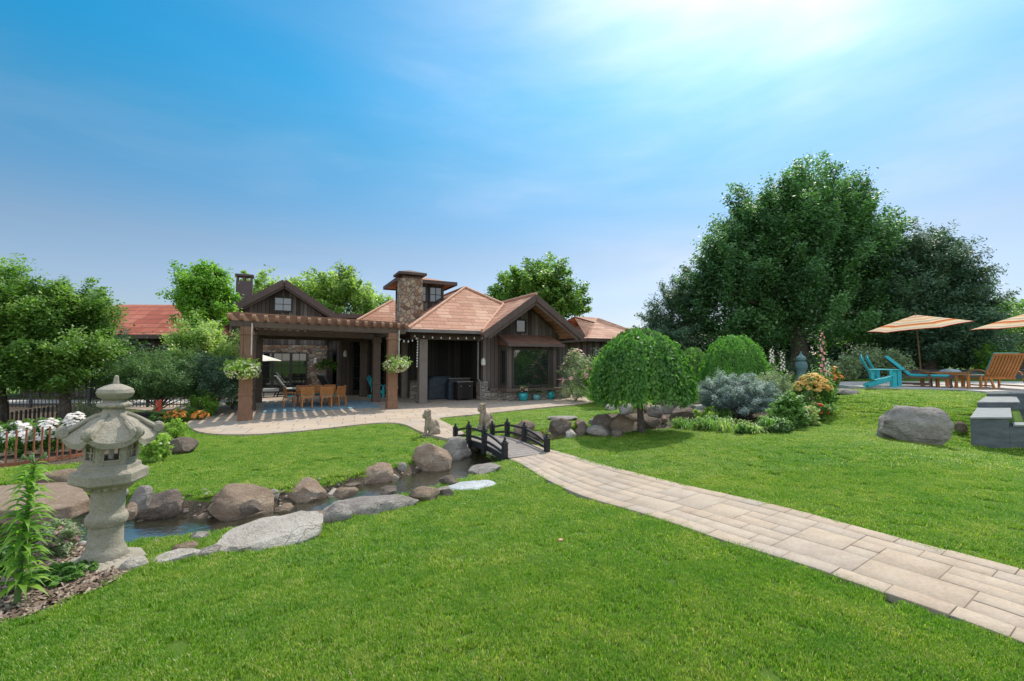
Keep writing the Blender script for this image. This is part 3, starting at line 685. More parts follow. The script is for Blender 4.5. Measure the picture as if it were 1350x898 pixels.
# main (right) wing walls
w = HB()
w.bx(7.96, 12.0, 18.5, 28.6, .0, 2.93)            # gable block
w.bx(5.35, 7.96, 20.9, 28.6, .0, 2.95)            # body behind the porch
w.bx(2.6, 5.35, 24.1, 28.6, 0, 2.95)              # rear wing
w.bx(2.41, 4.7, 28.0, 33, 0, 4.3)
w.add([(7.96, 18.5, 2.93), (12.0, 18.5, 2.93), (10.03, 18.5, 4.42), (7.96, 19.6, 2.93), (12.0, 19.6, 2.93), (10.03, 19.6, 4.42)], [(0, 1, 2), (3, 5, 4), (0, 2, 5, 3), (1, 4, 5, 2)])
w.bx(-2.4, 2.4, 28.0, 36, 2.62, 4.15)
w.add([(-2.4, 28.0, 4.15), (2.4, 28.0, 4.15), (.14, 28.0, 5.72), (-2.4, 36, 4.15), (2.4, 36, 4.15), (.14, 36, 5.72)], [(0, 1, 2), (3, 5, 4), (0, 2, 5, 3), (1, 4, 5, 2)])
w.bx(8.85, 11.35, 17.78, 18.5, .5, 2.42)          # bay
w.build('wall', wall_m, house)
s = HB()
s.bx(-2.4, 2.4, 27.97, 36, 0, 2.60)               # stone front of the far gable
s.build('stone_wall', stone_m, house)
s = HB(); s.bx(5.36, 7.955, 20.84, 20.895, .86, 2.82); s.bx(7.90, 7.955, 18.65, 20.84, .86, 2.82); s.build('porch_shade_panel', board_mat('porch_shade_boards', [(.2, (.016, .016, .015)), (.8, (.05, .045, .04))], .16), house)  # added near-black panel, the deep porch shade is put into its colour
s = HB()
s.bx(7.84, 8.16, 18.36, 18.9, .0, .82); s.bx(8.16, 8.8, 18.3, 18.6, 0, .42); s.bx(8.75, 11.5, 17.66, 18.6, 0, .42); s.bx(11.6, 12.2, 17.9, 18.6, 0, .78)
s.bx(5.35, 7.96, 20.72, 20.95, 0, .78)
s.build('stone_plinth', stone_l, house)
b = HB(); b.bx(8.2, 8.6, 18.2, 18.62, .422, .52); b.bx(8.6, 11.62, 17.38, 18.62, .422, .52); b.bx(11.55, 12.3, 17.8, 18.62, .782, .86); b.bx(5.35, 7.9, 20.6, 20.95, .782, .85)
b.build('bench_sill', fascia_m, house)
# main hip roof
A = (8.34, 21.65, 5.45); A2 = (8.34, 25.6, 5.45); E1 = (4.49, 17.8, 3.0); Vv = (9.81, 20.18, 4.513)
r = HB()
r.slab([E1, (7.65, 17.8, 3.0), Vv, A], .12)
r.slab([(4.49, 29.4, 3.0), E1, A, A2], .12)
r.slab([Vv, (12.19, 20.2, 3.0), (12.19, 29.4, 3.0), A2, A], .12)
r.slab([(12.19, 29.4, 3.0), (4.49, 29.4, 3.0), A2], .12)
# gable
r.slab([(7.56, 17.35, 2.94), (10.03, 17.35, 4.67), (10.03, 21.3, 4.67), (7.56, 21.3, 2.94)], .12)
r.slab([(10.03, 17.35, 4.67), (12.5, 17.35, 2.94), (12.5, 21.3, 2.94), (10.03, 21.3, 4.67)], .12)
# rear wing
r.slab([(2.28, 23.5, 3.0), (8, 23.5, 3.0), (8, 27.1, 5.29), (5.88, 27.1, 5.29)], .12)
r.slab([(2.28, 30.7, 3.0), (2.28, 23.5, 3.0), (5.88, 27.1, 5.29)], .12)
r.build('roof', roof_m, house)
gr = HB()
gr.slab([(-2.75, 27.45, 4.18), (.14, 27.45, 6.1), (.14, 36.4, 6.1), (-2.75, 36.4, 4.18)], .12)
gr.slab([(.14, 27.45, 6.1), (2.95, 27.45, 4.2), (2.95, 36.4, 4.2), (.14, 36.4, 6.1)], .12)
gr.slab([(2.5, 27.5, 4.42), (5.2, 27.5, 4.42), (5.2, 33, 4.6), (2.5, 33, 4.6)], .1)
gr.build('roof', roof_m, house)
for p, q in ((A, E1), (A, A2), (A, Vv), (Vv, (7.65, 17.8, 3.0)), ((5.88, 27.1, 5.29), (2.28, 23.5, 3.0)), ((10.03, 17.3, 4.67), (10.03, 21.3, 4.67))):
    c = HB(); c.tube([Vector(p) + Vector((0, 0, .03)), Vector(q) + Vector((0, 0, .03))], .07, 6); c.build('ridge_cap', cap_m, house)
f = HB()
def fas(mb, p, q, dz=-.13, h=.2, w=.05): mb.beam(Vector(p) + Vector((0, 0, dz)), Vector(q) + Vector((0, 0, dz)), w, h)
f = HB(); fas(f, (7.5, 17.32, 2.90), (10.03, 17.32, 4.66), -.13, .26); f.build('fascia', fascia_m, house)
f = HB(); fas(f, (10.03, 17.32, 4.66), (12.56, 17.32, 2.90), -.13, .26); f.build('fascia', fascia_m, house)
f = HB(); fas(f, (7.75, 17.40, 2.83), (10.03, 17.40, 4.42), -.13, .14); f.build('fascia', fascia_m, house)
f = HB(); fas(f, (10.03, 17.40, 4.42), (12.3, 17.40, 2.83), -.13, .14); f.build('fascia', fascia_m, house)
f = HB(); fas(f, (-2.85, 27.4, 4.12), (.14, 27.4, 6.10), -.12, .32); f.build('fascia', fascia_m, house)
f = HB(); fas(f, (.14, 27.4, 6.10), (3.02, 27.4, 4.15), -.12, .32); f.build('fascia', fascia_m, house)
f = HB(); fas(f, (-2.7, 27.5, 4.0), (.14, 27.5, 5.88), -.12, .16); f.build('fascia', fascia_m, house)
f = HB(); fas(f, (.14, 27.5, 5.88), (2.88, 27.5, 4.05), -.12, .16); f.build('fascia', fascia_m, house)
f = HB(); fas(f, (2.5, 27.45, 4.4), (5.2, 27.45, 4.4), -.1, .24); f.build('fascia', fascia_m, house)
f = HB(); fas(f, (2.28, 23.45, 3.0), (4.6, 23.45, 3.0)); f.build('fascia', fascia_m, house)
f = HB(); fas(f, (12.22, 20, 3.0), (12.22, 29.4, 3.0)); f.build('fascia', fascia_m, house)
f = HB(); fas(f, (12.53, 17.4, 2.93), (12.53, 20, 2.93)); f.build('fascia', fascia_m, house)
f = HB(); f.bx(4.75, 8.0, 18.42, 18.62, 2.62, 2.86); f.build('porch_beam', fascia_m, house)
for p, q in (((4.42, 17.74, 2.93), (7.55, 17.74, 2.93)), ((4.42, 17.74, 2.93), (4.42, 23.5, 2.93))): gt = HB(); gt.beam(p, q, .11, .13); gt.build('gutter', gutter_m, house)
d = HB(); d.tube([(7.66, 17.78, 2.86), (7.68, 18.0, 2.7), (7.72, 18.42, 2.55), (7.72, 18.42, .95), (7.8, 18.33, .8), (7.8, 18.30, .08)], .042, 8); d.build('downspout', gutter_m, house, True)
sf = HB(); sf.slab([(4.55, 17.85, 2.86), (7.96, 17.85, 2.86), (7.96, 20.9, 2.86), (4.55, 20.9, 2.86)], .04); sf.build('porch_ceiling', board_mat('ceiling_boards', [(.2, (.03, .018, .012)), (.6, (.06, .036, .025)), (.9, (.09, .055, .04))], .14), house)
# porch posts
for x, y, wd in ((5.24, 18.42, .34), (5.2, 21.3, .26)):
    p = HB(); p.bx(x - wd / 2, x + wd / 2, y - wd / 2, y + wd / 2, .0, 2.62); p.bx(x - wd / 2 - .03, x + wd / 2 + .03, y - wd / 2 - .03, y + wd / 2 + .03, .002, .06); p.build('porch_post', timber_mat('grey_post', [(.3, (.14, .115, .10)), (.7, (.27, .23, .20))]), house, bevel=.012)
# shed roof over the bay
br = HB(); br.add([(8.7, 17.38, 2.46), (11.5, 17.38, 2.46), (11.5, 18.5, 2.92), (8.7, 18.5, 2.92), (8.7, 17.38, 2.37), (11.5, 17.38, 2.37), (11.5, 18.5, 2.43), (8.7, 18.5, 2.43)], [(0, 1, 2, 3), (7, 6, 5, 4), (0, 4, 5, 1), (1, 5, 6, 2), (2, 6, 7, 3), (3, 7, 4, 0)])
br.build('bay_roof', mat('rust_metal_roof', [(.3, (.13, .065, .045)), (.7, (.24, .12, .085))], 4, .6, .2), house)
f = HB(); f.beam((8.66, 17.36, 2.42), (11.54, 17.36, 2.42), .05, .13); f.beam((8.68, 17.36, 2.42), (8.68, 18.5, 2.85), .04, .12); f.build('bay_fascia', fascia_m, house)
window(house, OFF, 9.14, 10.88, 17.78, .66, 2.2, 1, 1, fw=.09)
window(house, OFF, 17.92, 18.36, 8.85, .75, 2.15, 1, 1, face='left', fw=.05)
window(house, OFF, 9.66, 10.1, 18.5, 3.08, 3.58, 1, 1, fw=.08)
window(house, OFF, -.29, .49, 28.0, 4.5, 5.18, 2, 2, fw=.09, glass=glass_mat('pale_glass', (.10, .12, .14), .02))
for x0, x1, cc in ((-1.95, -1.05, 2), (-.9, -.42, 1), (-.28, .48, 2), (.62, 1.30, 2)):
    window(house, OFF, x0, x1, 27.97, .12, 2.12, cc, 3, fw=.07)
for x0, x1 in ((3.3, 3.78), (4.25, 4.8)): window(house, OFF, x0, x1, 24.1, .25, 2.65, 1, 4, fw=.08)
window(house, OFF, 25.0, 27.2, 2.41, .2, 2.3, 3, 2, face='left')
# chimney of field stone
ch = HB(); x0, x1, y0, y1 = 4.72, 5.66, 20.0, 20.8
ch.add([(x0 - .1, y0 - .1, 2.95), (x1 + .06, y0 - .1, 2.95), (x1 + .06, y1, 2.95), (x0 - .1, y1, 2.95), (x0 + .02, y0, 5.42), (x1, y0, 5.42), (x1, y1, 5.42), (x0 + .02, y1, 5.42)], [(0, 1, 5, 4), (1, 2, 6, 5), (2, 3, 7, 6), (3, 0, 4, 7), (4, 5, 6, 7)])
cho = ch.build('chimney', stone_mat('chimney_stone', [(.1, (.16, .08, .05)), (.3, (.34, .19, .11)), (.5, (.44, .33, .23)), (.7, (.26, .18, .14)), (.9, (.56, .42, .28))], 5.2, 1.2), house)
cc = HB(); cc.bx(x0 + .06, x1 - .06, y0 + .05, y1 - .05, 5.42, 5.52); cx, cy = (x0 + x1) / 2, (y0 + y1) / 2
e = .16; cc.add([(x0 - e, y0 - e, 5.56), (x1 + e, y0 - e, 5.56), (x1 + e, y1 + e, 5.56), (x0 - e, y1 + e, 5.56), (x0 - e, y0 - e, 5.66), (x1 + e, y0 - e, 5.66), (x1 + e, y1 + e, 5.66), (x0 - e, y1 + e, 5.66), (cx, cy, 5.84)],
 [(3, 2, 1, 0), (0, 1, 5, 4), (1, 2, 6, 5), (2, 3, 7, 6), (3, 0, 4, 7), (4, 5, 8), (5, 6, 8), (6, 7, 8), (7, 4, 8)])
for a in (x0 + .1, x1 - .1):
    for b_ in (y0 + .1, y1 - .1): cc.bx(a - .03, a + .03, b_ - .03, b_ + .03, 5.5, 5.58)
cc.build('chimney_cap', fascia_m, cho)
# cupola
cu = HB(); cu.bx(5.4, 7.4, 22.2, 24.2, 3.2, 5.62); cuo = cu.build('cupola', board_mat('weathered_boards', []), house)
cr = HB(); zz = 5.66; q = [(4.88, 21.7), (7.92, 21.7), (7.92, 24.74), (4.88, 24.74)]
cr.add([(*p, zz) for p in q] + [(6.4, 23.2, 6.12)] + [(*p, zz - .06) for p in q], [(0, 1, 4), (1, 2, 4), (2, 3, 4), (3, 0, 4), (8, 7, 6, 5)]); cr.build('cupola_roof', roof_m, cuo)
cf = HB()
for i in range(4): a, b_ = q[i], q[(i + 1) % 4]; cf.beam((*a, zz - .04), (*b_, zz - .04), .06, .17)
cf.build('cupola_fascia', fascia_m, cuo)
for x0, x1, cc_ in ((5.5, 5.95, 1), (6.15, 6.45, 1), (6.68, 7.25, 2)): window(cuo, OFF, x0, x1, 22.2, 4.72, 5.42, cc_, 2, fw=.06, glass=glass_mat('sky_glass', (.04, .06, .08), .01))
window(cuo, OFF, 22.5, 23.9, 5.4, 4.4, 5.35, 3, 2, face='left', fw=.06)
# far metal chimney
mc = HB(); p0 = at(322, 395, 27); hx = p0.x * EX.x + p0.y * EX.y; hy = p0.x * EY.x + p0.y * EY.y
mc.bx(hx - .42, hx + .42, hy - .35, hy + .35, 4.2, 6.45); 
for sx in (-.36, 0, .36): mc.bx(hx + sx - .05, hx + sx + .05, hy - .33, hy + .33, 6.45, 6.72)
mc.bx(hx - .48, hx + .48, hy - .41, hy + .41, 6.72, 6.84); mc.build('flue_chimney', mat('brown_metal', [(.3, (.06, .045, .045)), (.7, (.10, .075, .075))], 3, .6, .1), house, bevel=.01)
# wall lamps
for (x, y, z) in ((1.78, 27.85, 1.75), (2.9, 23.98, 2.1), (7.9, 18.3, 1.7)):
    l = HB(); l.bx(x - .05, x + .05, y, y + .1, z - .1, z + .1); l.lathe([(.05, -.18), (.10, -.14), (.09, .06), (.04, .14), (.01, .17)], 8, (x, y - .06, z)); l.build('wall_lamp', mat('lamp_glass_pale', (.55, .53, .48), 5, .4, 0), house)

# ================================================================== PERGOLA
pg = empty('pergola', hw(1.4, 19, 0), HA, 'brown timber pergola with scalloped rafter tails over the dining patio', 'pergola')
PO = (1.4, 19.0, 0)
lp = [(-.88, 15.56), (-.90, 18.6), (-.8, 21.8)]; rp = [(3.66, 16.85), (3.66, 19.9), (3.62, 22.96)]
for k, (x, y) in enumerate(lp + rp):
    p = MB(PO); w_ = .17 if k in (0, 3) else .15
    p.bx(x - w_, x + w_, y - w_, y + w_, .0, 2.74); p.bx(x - w_ - .02, x + w_ + .02, y - w_ - .02, y + w_ + .02, .002, .3); p.bx(x - w_ - .02, x + w_ + .02, y - w_ - .02, y + w_ + .02, .72, .80); p.bx(x - w_ - .03, x + w_ + .03, y - w_ - .03, y + w_ + .03, 2.5, 2.6)
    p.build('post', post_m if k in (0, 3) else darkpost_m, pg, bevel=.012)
b = MB(PO)
d_ = Vector((3.66 + .88, 16.85 - 15.56, 0)).normalized(); a0 = Vector((-.88, 15.56, 2.83)) - d_ * .45; a1 = Vector((3.66, 16.85, 2.83)) + d_ * .5
b.beam(a0, a1, .16, .18)
for row in (lp, rp):
    for i in range(2): b.beam((*row[i], 2.83), (*row[i + 1], 2.83), .14, .18)
    b.beam((*row[2], 2.83), (row[2][0], row[2][1] + .5, 2.83), .14, .18)
b.beam((-.9, 18.6, 2.76), (3.66, 19.9, 2.76), .12, .2); b.beam((-.8, 21.8, 2.76), (3.62, 22.96, 2.76), .12, .2)
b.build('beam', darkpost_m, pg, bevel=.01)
v = MB(PO); nrm = Vector((-d_.y, d_.x, 0)); v.beam(a0 + nrm * .16 + Vector((0, 0, -.03)) + d_ * .5, a1 + nrm * .16 + Vector((0, 0, -.03)), .10, .13); v.build('shade_roll', mat('grey_canvas', [(.3, (.26, .30, .31)), (.7, (.36, .40, .42))], 12, .8, .1), pg, True)
N_R = 19
for i in range(N_R):
    f_ = i / (N_R - 1); p = a0.lerp(a1, f_); x = p.x; y0 = p.y - .30; y1 = 22.9 + .55 * f_ + .3
    rf = MB(PO); rf.beam((x, y0 + .05, 3.02), (x, y1, 3.02), .10, .19)
    rf.tube([(x - .05, y0 + .06, 3.01), (x + .05, y0 + .06, 3.01)], .095, 10); rf.build('rafter', raft_m, pg, bevel=.008)
st = MB(PO)
for j in range(20):
    yy = 15.5 + j * .40
    xa = -1.2 if yy > 15.9 else -1.2
    yb = yy + (4.54 * .284) * 0
    st.beam((-1.25, yy - .1, 3.14), (4.0, yy - .1 + .284 * 5.25, 3.14), .07, .045)
st.build('top_slats', raft_m, pg)
# underside boards of the rear half, the dark roof over the dining end
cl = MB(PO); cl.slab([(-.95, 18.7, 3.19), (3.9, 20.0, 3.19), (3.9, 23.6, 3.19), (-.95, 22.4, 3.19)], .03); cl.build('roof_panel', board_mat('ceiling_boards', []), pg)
# white conduits on the posts
for (x, y) in ((-.75, 15.37), (3.86, 16.66)):
    t = MB(PO); t.tube([(x, y, 2.85), (x, y, 1.9)], .018, 6); t.build('conduit', mat('pale_metal', (.55, .52, .48), 5, .5, 0), pg)

# ================================================================== STRING LIGHTS
def lights(pts, label, n, name='string_lights'):
    c = pts[len(pts) // 2]; o = empty(name, c, 0, label, 'string lights'); P_ = [Vector(p) - Vector(c) for p in pts]; m = MB(); m.tube(P_, .008, 5); m.build('cable', iron_m, o)
    tot = len(P_) - 1
    for k in range(n):
        u = (k + .5) / n * tot; i = int(u); p = P_[i].lerp(P_[i + 1], u - i); b = MB(); b.tube([p, p + Vector((0, 0, -.035))], .014, 6); b.ball(p + Vector((0, 0, -.06)), .034, 8, 6); b.build('bulb', mat('frosted_bulb', (.75, .75, .72), 5, .25, 0), o, True)
def sag(a, b, s, n=10):
    a, b = Vector(a), Vector(b); return [a.lerp(b, i / n) - Vector((0, 0, s * 4 * (i / n) * (1 - i / n))) for i in range(n + 1)]
lights(sag(hw(4.6, 17.95, 2.78), hw(7.9, 17.95, 2.78), .06), 'string of white bulbs along the porch beam above the grills', 9)
lights(sag(hw(5.0, 18.3, 2.75), hw(4.98, 18.3, 1.5), 0, 6), 'bulb string hanging straight down beside the grey porch post', 11)
lights(sag(hw(3.7, 17.0, 2.75), hw(5.0, 18.2, 2.75), .22), 'short drooping bulb string between pergola post and porch post', 6)

# ================================================================== OTHER BUILDINGS
def far_building(name, label, O, rz, LX, LY, zw, zr, rm, hip=True, gab=None, ov=.5):
    o = empty(name, O, rz, label, 'building'); w = MB(); w.bx(0, LX, 0, LY, -.3, zw - .05); w.build('wall', wall_m, o)
    r = MB(); h = LY / 2 + ov; a, b_ = -ov, LX + ov; c_, d_ = -ov, LY + ov; r1 = (a + h * .95 if hip else a, LY / 2, zr); r2 = (b_ - h * .95 if hip else b_, LY / 2, zr)
    r.slab([(a, c_, zw), (b_, c_, zw), r2, r1], .1); r.slab([(b_, d_, zw), (a, d_, zw), r1, r2], .1); r.slab([(a, d_, zw), (a, c_, zw), r1], .1); r.slab([(b_, c_, zw), (b_, d_, zw), r2], .1); r.build('roof', rm, o)
    for p_, q_ in (((a, c_ - .02, zw - .08), (b_, c_ - .02, zw - .08)), ((a - .02, c_, zw - .08), (a - .02, d_, zw - .08)), ((b_ + .02, c_, zw - .08), (b_ + .02, d_, zw - .08))): f = MB(); f.beam(p_, q_, .05, .2); f.build('fascia', fascia_m, o)
    return o
lb = far_building('garage', 'low dark building with a red tiled roof behind the left trees', (-24.2, 22.6, 0), math.radians(2), 9.3, 5.0, 3.0, 4.85, roof_r, hip=True)
rb = far_building('guest_house', 'far building with a pinkish hip roof beyond the bay window gable', hw(17.3, 23.2, 0), HA, 5.0, 7.5, 3.1, 4.9, roof_m)
g = MB(); g.slab([(3.2, 1.0, 3.1), (8.2, 1.0, 3.1), (8.2, 2.7, 4.15), (3.2, 2.7, 4.15)], .1); g.slab([(8.2, 4.4, 3.1), (3.2, 4.4, 3.1), (3.2, 2.7, 4.15), (8.2, 2.7, 4.15)], .1); g.build('roof', roof_m, rb)
g = MB(); g.bx(4.9, 7.8, 1.3, 4.1, 0, 3.05); g.build('wall', wall_m, rb)
# ================================================================== ROCKS
def rock_mat(name, cols, lichen=.0, crack=1.0):
    t = NT(name); co = t.coord(); n1 = t.noise(co, 1.6, 6, .6); n2 = t.noise(co, 9, 6, .7); n3 = t.noise(co, 60, 4, .7)
    mp = t.n('Mapping'); mp.inputs['Scale'].default_value = (1.5, 2.5, 7); mp.inputs['Rotation'].default_value = (.3, .2, .4); t.l(co, mp.inputs[0]); n4 = t.noise(mp.outputs[0], 1.5, 5, .6)
    f = t.math('ADD', t.math('MULTIPLY', n1, .45), t.math('ADD', t.math('MULTIPLY', n2, .25), t.math('MULTIPLY', n4, .30)))
    c = t.ramp(f, cols); c = t.mix(.6, c, t.ramp(n3, [(.3, (.5, .5, .5)), (.6, (1.05, 1.05, 1.05))]), 'MULTIPLY')
    if lichen: c = t.mix(t.math('MULTIPLY', t.math('GREATER_THAN', n2, .60), lichen), c, (.55, .54, .48))
    t.l(c, t.p.inputs['Base Color']); t.p.inputs['Roughness'].default_value = .88; t.p.inputs['Specular IOR Level'].default_value = .25
    ds = t.n('Mapping'); wv = t.n('VectorMath', operation='ADD'); sc_ = t.n('VectorMath', operation='SCALE'); sc_.inputs['Scale'].default_value = .35; nv_ = t.n('TexNoise'); nv_.inputs['Scale'].default_value = 3; t.l(co, nv_.inputs['Vector']); t.l(nv_.outputs['Color'], sc_.inputs[0]); t.l(co, wv.inputs[0]); t.l(sc_.outputs[0], wv.inputs[1]); t.l(wv.outputs[0], ds.inputs[0]); ds.inputs['Scale'].default_value = (1, 1, 1.7)
    vo = t.n('TexVoronoi', feature='DISTANCE_TO_EDGE'); vo.inputs['Scale'].default_value = 2.6; t.l(ds.outputs[0], vo.inputs['Vector']); cr = t.n('MapRange'); cr.inputs[2].default_value = .022; t.l(vo.outputs['Distance'], cr.inputs[0]); msk = t.math('MULTIPLY', t.math('SUBTRACT', 1, cr.outputs[0]), t.math('MULTIPLY', t.math('GREATER_THAN', n1, .55), crack))
    cd_ = t.mix(t.math('MULTIPLY', msk, .25), c, (.10, .08, .065)); t.l(cd_, t.p.inputs['Base Color'])
    h = t.math('ADD', n2, t.math('ADD', t.math('MULTIPLY', n3, .45), t.math('MULTIPLY', n4, .9))); h = t.math('SUBTRACT', h, t.math('MULTIPLY', msk, .25)); t.bump(h, 1.0 if crack else .7, .06 if crack else .02); MATS[name] = t.m; return t.m
RM = {'brown': rock_mat('brown_rock', [(.3, (.15, .10, .068)), (.48, (.31, .22, .155)), (.6, (.41, .31, .22)), (.75, (.52, .42, .32))]),
      'red': rock_mat('reddish_rock', [(.3, (.19, .12, .085)), (.45, (.34, .235, .165)), (.6, (.42, .32, .24)), (.75, (.50, .43, .36))], .25),
      'grey': rock_mat('grey_rock', [(.3, (.20, .165, .145)), (.5, (.36, .315, .28)), (.7, (.50, .45, .40))], .35),
      'pale': rock_mat('pale_rock', [(.3, (.36, .30, .25)), (.5, (.56, .50, .43)), (.7, (.68, .63, .56))], .2),
      'field': rock_mat('field_boulder', [(.36, (.15, .13, .115)), (.46, (.34, .30, .27)), (.56, (.44, .39, .355)), (.68, (.62, .56, .51))], .2, .6),
      'white': rock_mat('white_rock', [(.3, (.40, .42, .42)), (.5, (.62, .64, .64)), (.7, (.78, .79, .79))]),
      'dark': rock_mat('dark_rock', [(.3, (.09, .065, .052)), (.5, (.20, .155, .125)), (.7, (.33, .27, .22))])}
def rock_mesh(rx, ry, rz, seed, sub=4, flat=None, rough=1.0, slab=False):
    r = np.random.default_rng(seed); bm = bmesh.new(); bmesh.ops.create_icosphere(bm, subdivisions=sub, radius=1)
    P_ = np.array([v.co[:] for v in bm.verts]); D = P_.copy()
    k = 13 if not slab else 11
    for _ in range(k):
        n = r.normal(0, 1, 3) * np.array([1, 1, .8]); n /= np.linalg.norm(n); c = r.uniform(.58, .9); s = D @ n; m = s > c; D[m] -= np.outer((s[m] - c) * .93, n)
    if slab: D[:, 2] = np.sign(D[:, 2]) * np.minimum(np.abs(D[:, 2]), .55 + .12 * D[:, 0])
    for f, a in ((1.3, .14), (2.8, .085), (6, .05), (12, .028), (24, .012)):
        ph = r.uniform(0, 6.28, (4, 3)); K_ = r.normal(0, f, (4, 3)); s = sum(np.sin(P_ @ K_[i] + ph[i, 0]) for i in range(4)) / 4; D *= (1 + a * rough * s * 1.5)[:, None]
    D[:, 0] *= rx; D[:, 1] *= ry; D[:, 2] *= rz
    for v, d in zip(bm.verts, D): v.co = d
    me = bpy.data.meshes.new('boulder'); bm.to_mesh(me); bm.free(); me.polygons.foreach_set('use_smooth', [True] * len(me.polygons)); me.set_sharp_from_angle(angle=math.radians(38)); return me
RS = [0]
def rock(px, pb, w, h, col, label, group=None, dep=.75, slab=False, rz=None, name='boulder', sink=.22, carve=False, sub=4, H=None):
    RS[0] += 1; g = atH(px, pb, H) if H else G(px, pb, carve); d = g.y; W_ = w / F * d / math.sqrt(1 + (g.x / g.y) ** 2); Hh = h / F * d; dd = W_ * dep
    # seen height = true height plus part of the depth seen from above
    el = math.atan2(CZ - g.z, math.hypot(g.x, g.y)); Hh = max(.05, Hh - dd * math.sin(el) * .42)
    tot = Hh / (1 - sink); me = rock_mesh(W_ / 2 * 1.04, dd / 2, tot / 2, RS[0] * 13 + 1, sub, slab=slab, rough=1.7 if sub == 5 else 1.0); me.name = name
    o = bpy.data.objects.new(name, me); COL.objects.link(o); me.materials.append(RM[col]); dirv = Vector((g.x, g.y, 0)).normalized()
    o.location = (g.x + dirv.x * dd * .42, g.y + dirv.y * dd * .42, g.z + tot * (.5 - sink) - (.05 if slab and g.y < 9.5 else 0)); o.rotation_euler = (0, 0, -math.atan2(g.x, g.y) + (rz or 0))
    return props(o, label, 'rock', group)
GS = 'boulders edging the stream'
rock(322, 695, 102, 60, 'brown', 'big rounded brown boulder, largest on the far stream bank', GS, carve=True, rz=.05)
rock(218, 692, 96, 44, 'dark', 'dark brown boulder just right of the stone lantern, at the water', GS, carve=True, rz=-.1)
rock(402, 674, 72, 44, 'red', 'reddish pointed boulder between the big brown boulder and the pale slab', GS, carve=True)
rock(491, 642, 62, 32, 'red', 'reddish brown rounded boulder on the far bank beside gravel', GS, carve=True)
rock(362, 722, 176, 46, 'pale', 'long pale flat rock slab on the near stream bank', GS, slab=True, dep=.50, rz=.36, sink=.42)
rock(492, 680, 132, 40, 'grey', 'grey and tan flat rock on the near bank in front of the gravel', GS, slab=True, dep=.55, rz=.2, sink=.40)
rock(567, 630, 58, 43, 'red', 'tall reddish boulder nearest the guardian statue', GS, carve=True)
rock(600, 612, 44, 36, 'grey', 'grey striped boulder tucked against the bridge end', GS, carve=True)
rock(621, 646, 66, 18, 'white', 'low white flat rock at the lawn edge', GS, slab=True, dep=.75, rz=.15, sink=.4)
rock(640, 624, 46, 20, 'grey', 'grey flat rock under the near end of the bridge', GS, slab=True, dep=.7, rz=.2)
rock(592, 641, 24, 13, 'dark', 'small dark wet rock in the water left of the white rock', GS, carve=True)
rock(529, 622, 17, 14, 'grey', 'small round grey rock between two reddish boulders', GS, carve=True, sub=3)
rock(543, 634, 32, 11, 'pale', 'small flat pale rock lying in the gravel', GS, slab=True, carve=True, sub=3)
rock(520, 633, 16, 8, 'pale', 'tiny pale stone beside the gravel bar', GS, carve=True, sub=3)
rock(218, 712, 46, 12, 'grey', 'low grey rock standing alone in the water', GS, slab=True, carve=True, sub=3)
rock(224, 744, 92, 24, 'pale', 'flat pale tan slab at the lawn edge right of the lantern base', GS, slab=True, dep=.6, rz=.08)
rock(240, 600, 54, 24, 'dark', 'low rough dark boulder beside the yellow green shrub', None, dep=.6)
rock(186, 668, 34, 26, 'grey', 'grey rounded rock behind the lantern shaft', GS, sub=3)
rock(172, 682, 26, 20, 'red', 'small orange rock low behind the lantern shaft', GS, sub=3)
rock(150, 652, 44, 16, 'grey', 'grey flat rock behind the lantern platform', GS, slab=True, sub=3)
rock(120, 700, 44, 20, 'dark', 'dark wet rock under the end of the stone slab bridge', GS, carve=True, sub=3)
rock(282, 724, 40, 12, 'pale', 'small pale flat stone at the left tip of the long slab', GS, slab=True, sub=3)
rock(84, 640, 90, 32, 'brown', 'broad brown flat rock behind the slab bridge', GS, slab=True, dep=.6)
rock(455, 640, 40, 10, 'dark', 'low dark stone at the left end of the gravel bar', GS, slab=True, carve=True, sub=3)
rock(618, 596, 26, 14, 'grey', 'small grey rock in shade beneath the bridge', GS, carve=True, sub=3)
rock(738, 574, 38, 24, 'dark', 'dark brown boulder right of the bridge with paler top', GS)
rock(690, 573, 30, 20, 'red', 'reddish boulder seen through the far bridge railing', GS, sub=3)
rock(704, 581, 26, 14, 'dark', 'dark rock behind the right bridge post', GS, sub=3)
GR = 'boulders of the rock garden'
rock(767, 576, 19, 20, 'dark', 'narrow dark rock between two bigger ones, left of the weeping tree', GR, sub=3)
rock(789, 577, 34, 18, 'grey', 'grey low boulder in front of the dark brown pair', GR, sub=3)
rock(797, 571, 40, 28, 'dark', 'dark brown boulder with a rounded top left of the tree', GR)
rock(822, 571, 38, 28, 'brown', 'brown boulder directly left of the weeping tree trunk', GR)
rock(806, 542, 16, 9, 'pale', 'small pale round stone at the patio end', GR, sub=3)
rock(826, 547, 24, 15, 'grey', 'grey stone under the left side of the weeping crown', GR, sub=3)
rock(835, 556, 18, 12, 'brown', 'small brown stone under the weeping crown', GR, sub=3)
rock(853, 544, 26, 14, 'red', 'reddish stone just right of the weeping tree trunk', GR, sub=3)
rock(865, 551, 24, 17, 'grey', 'blue grey rounded boulder right of the tree trunk', GR)
rock(883, 545, 28, 19, 'grey', 'grey boulder behind the blue grey one', GR, sub=3)
rock(855, 566, 34, 18, 'dark', 'dark shaded rock low beside the trunk', GR, sub=3)
rock(900, 559, 42, 24, 'dark', 'black hollowed rock beside the yellow green plants', GR)
rock(876, 556, 14, 9, 'red', 'little red stone next to the black rock', GR, sub=3)
rock(866, 560, 12, 8, 'pale', 'little pale stone left of the red one', GR, sub=3)
rock(932, 545, 60, 15, 'pale', 'long pale flat rock under the small standing stone', GR, slab=True, dep=.6)
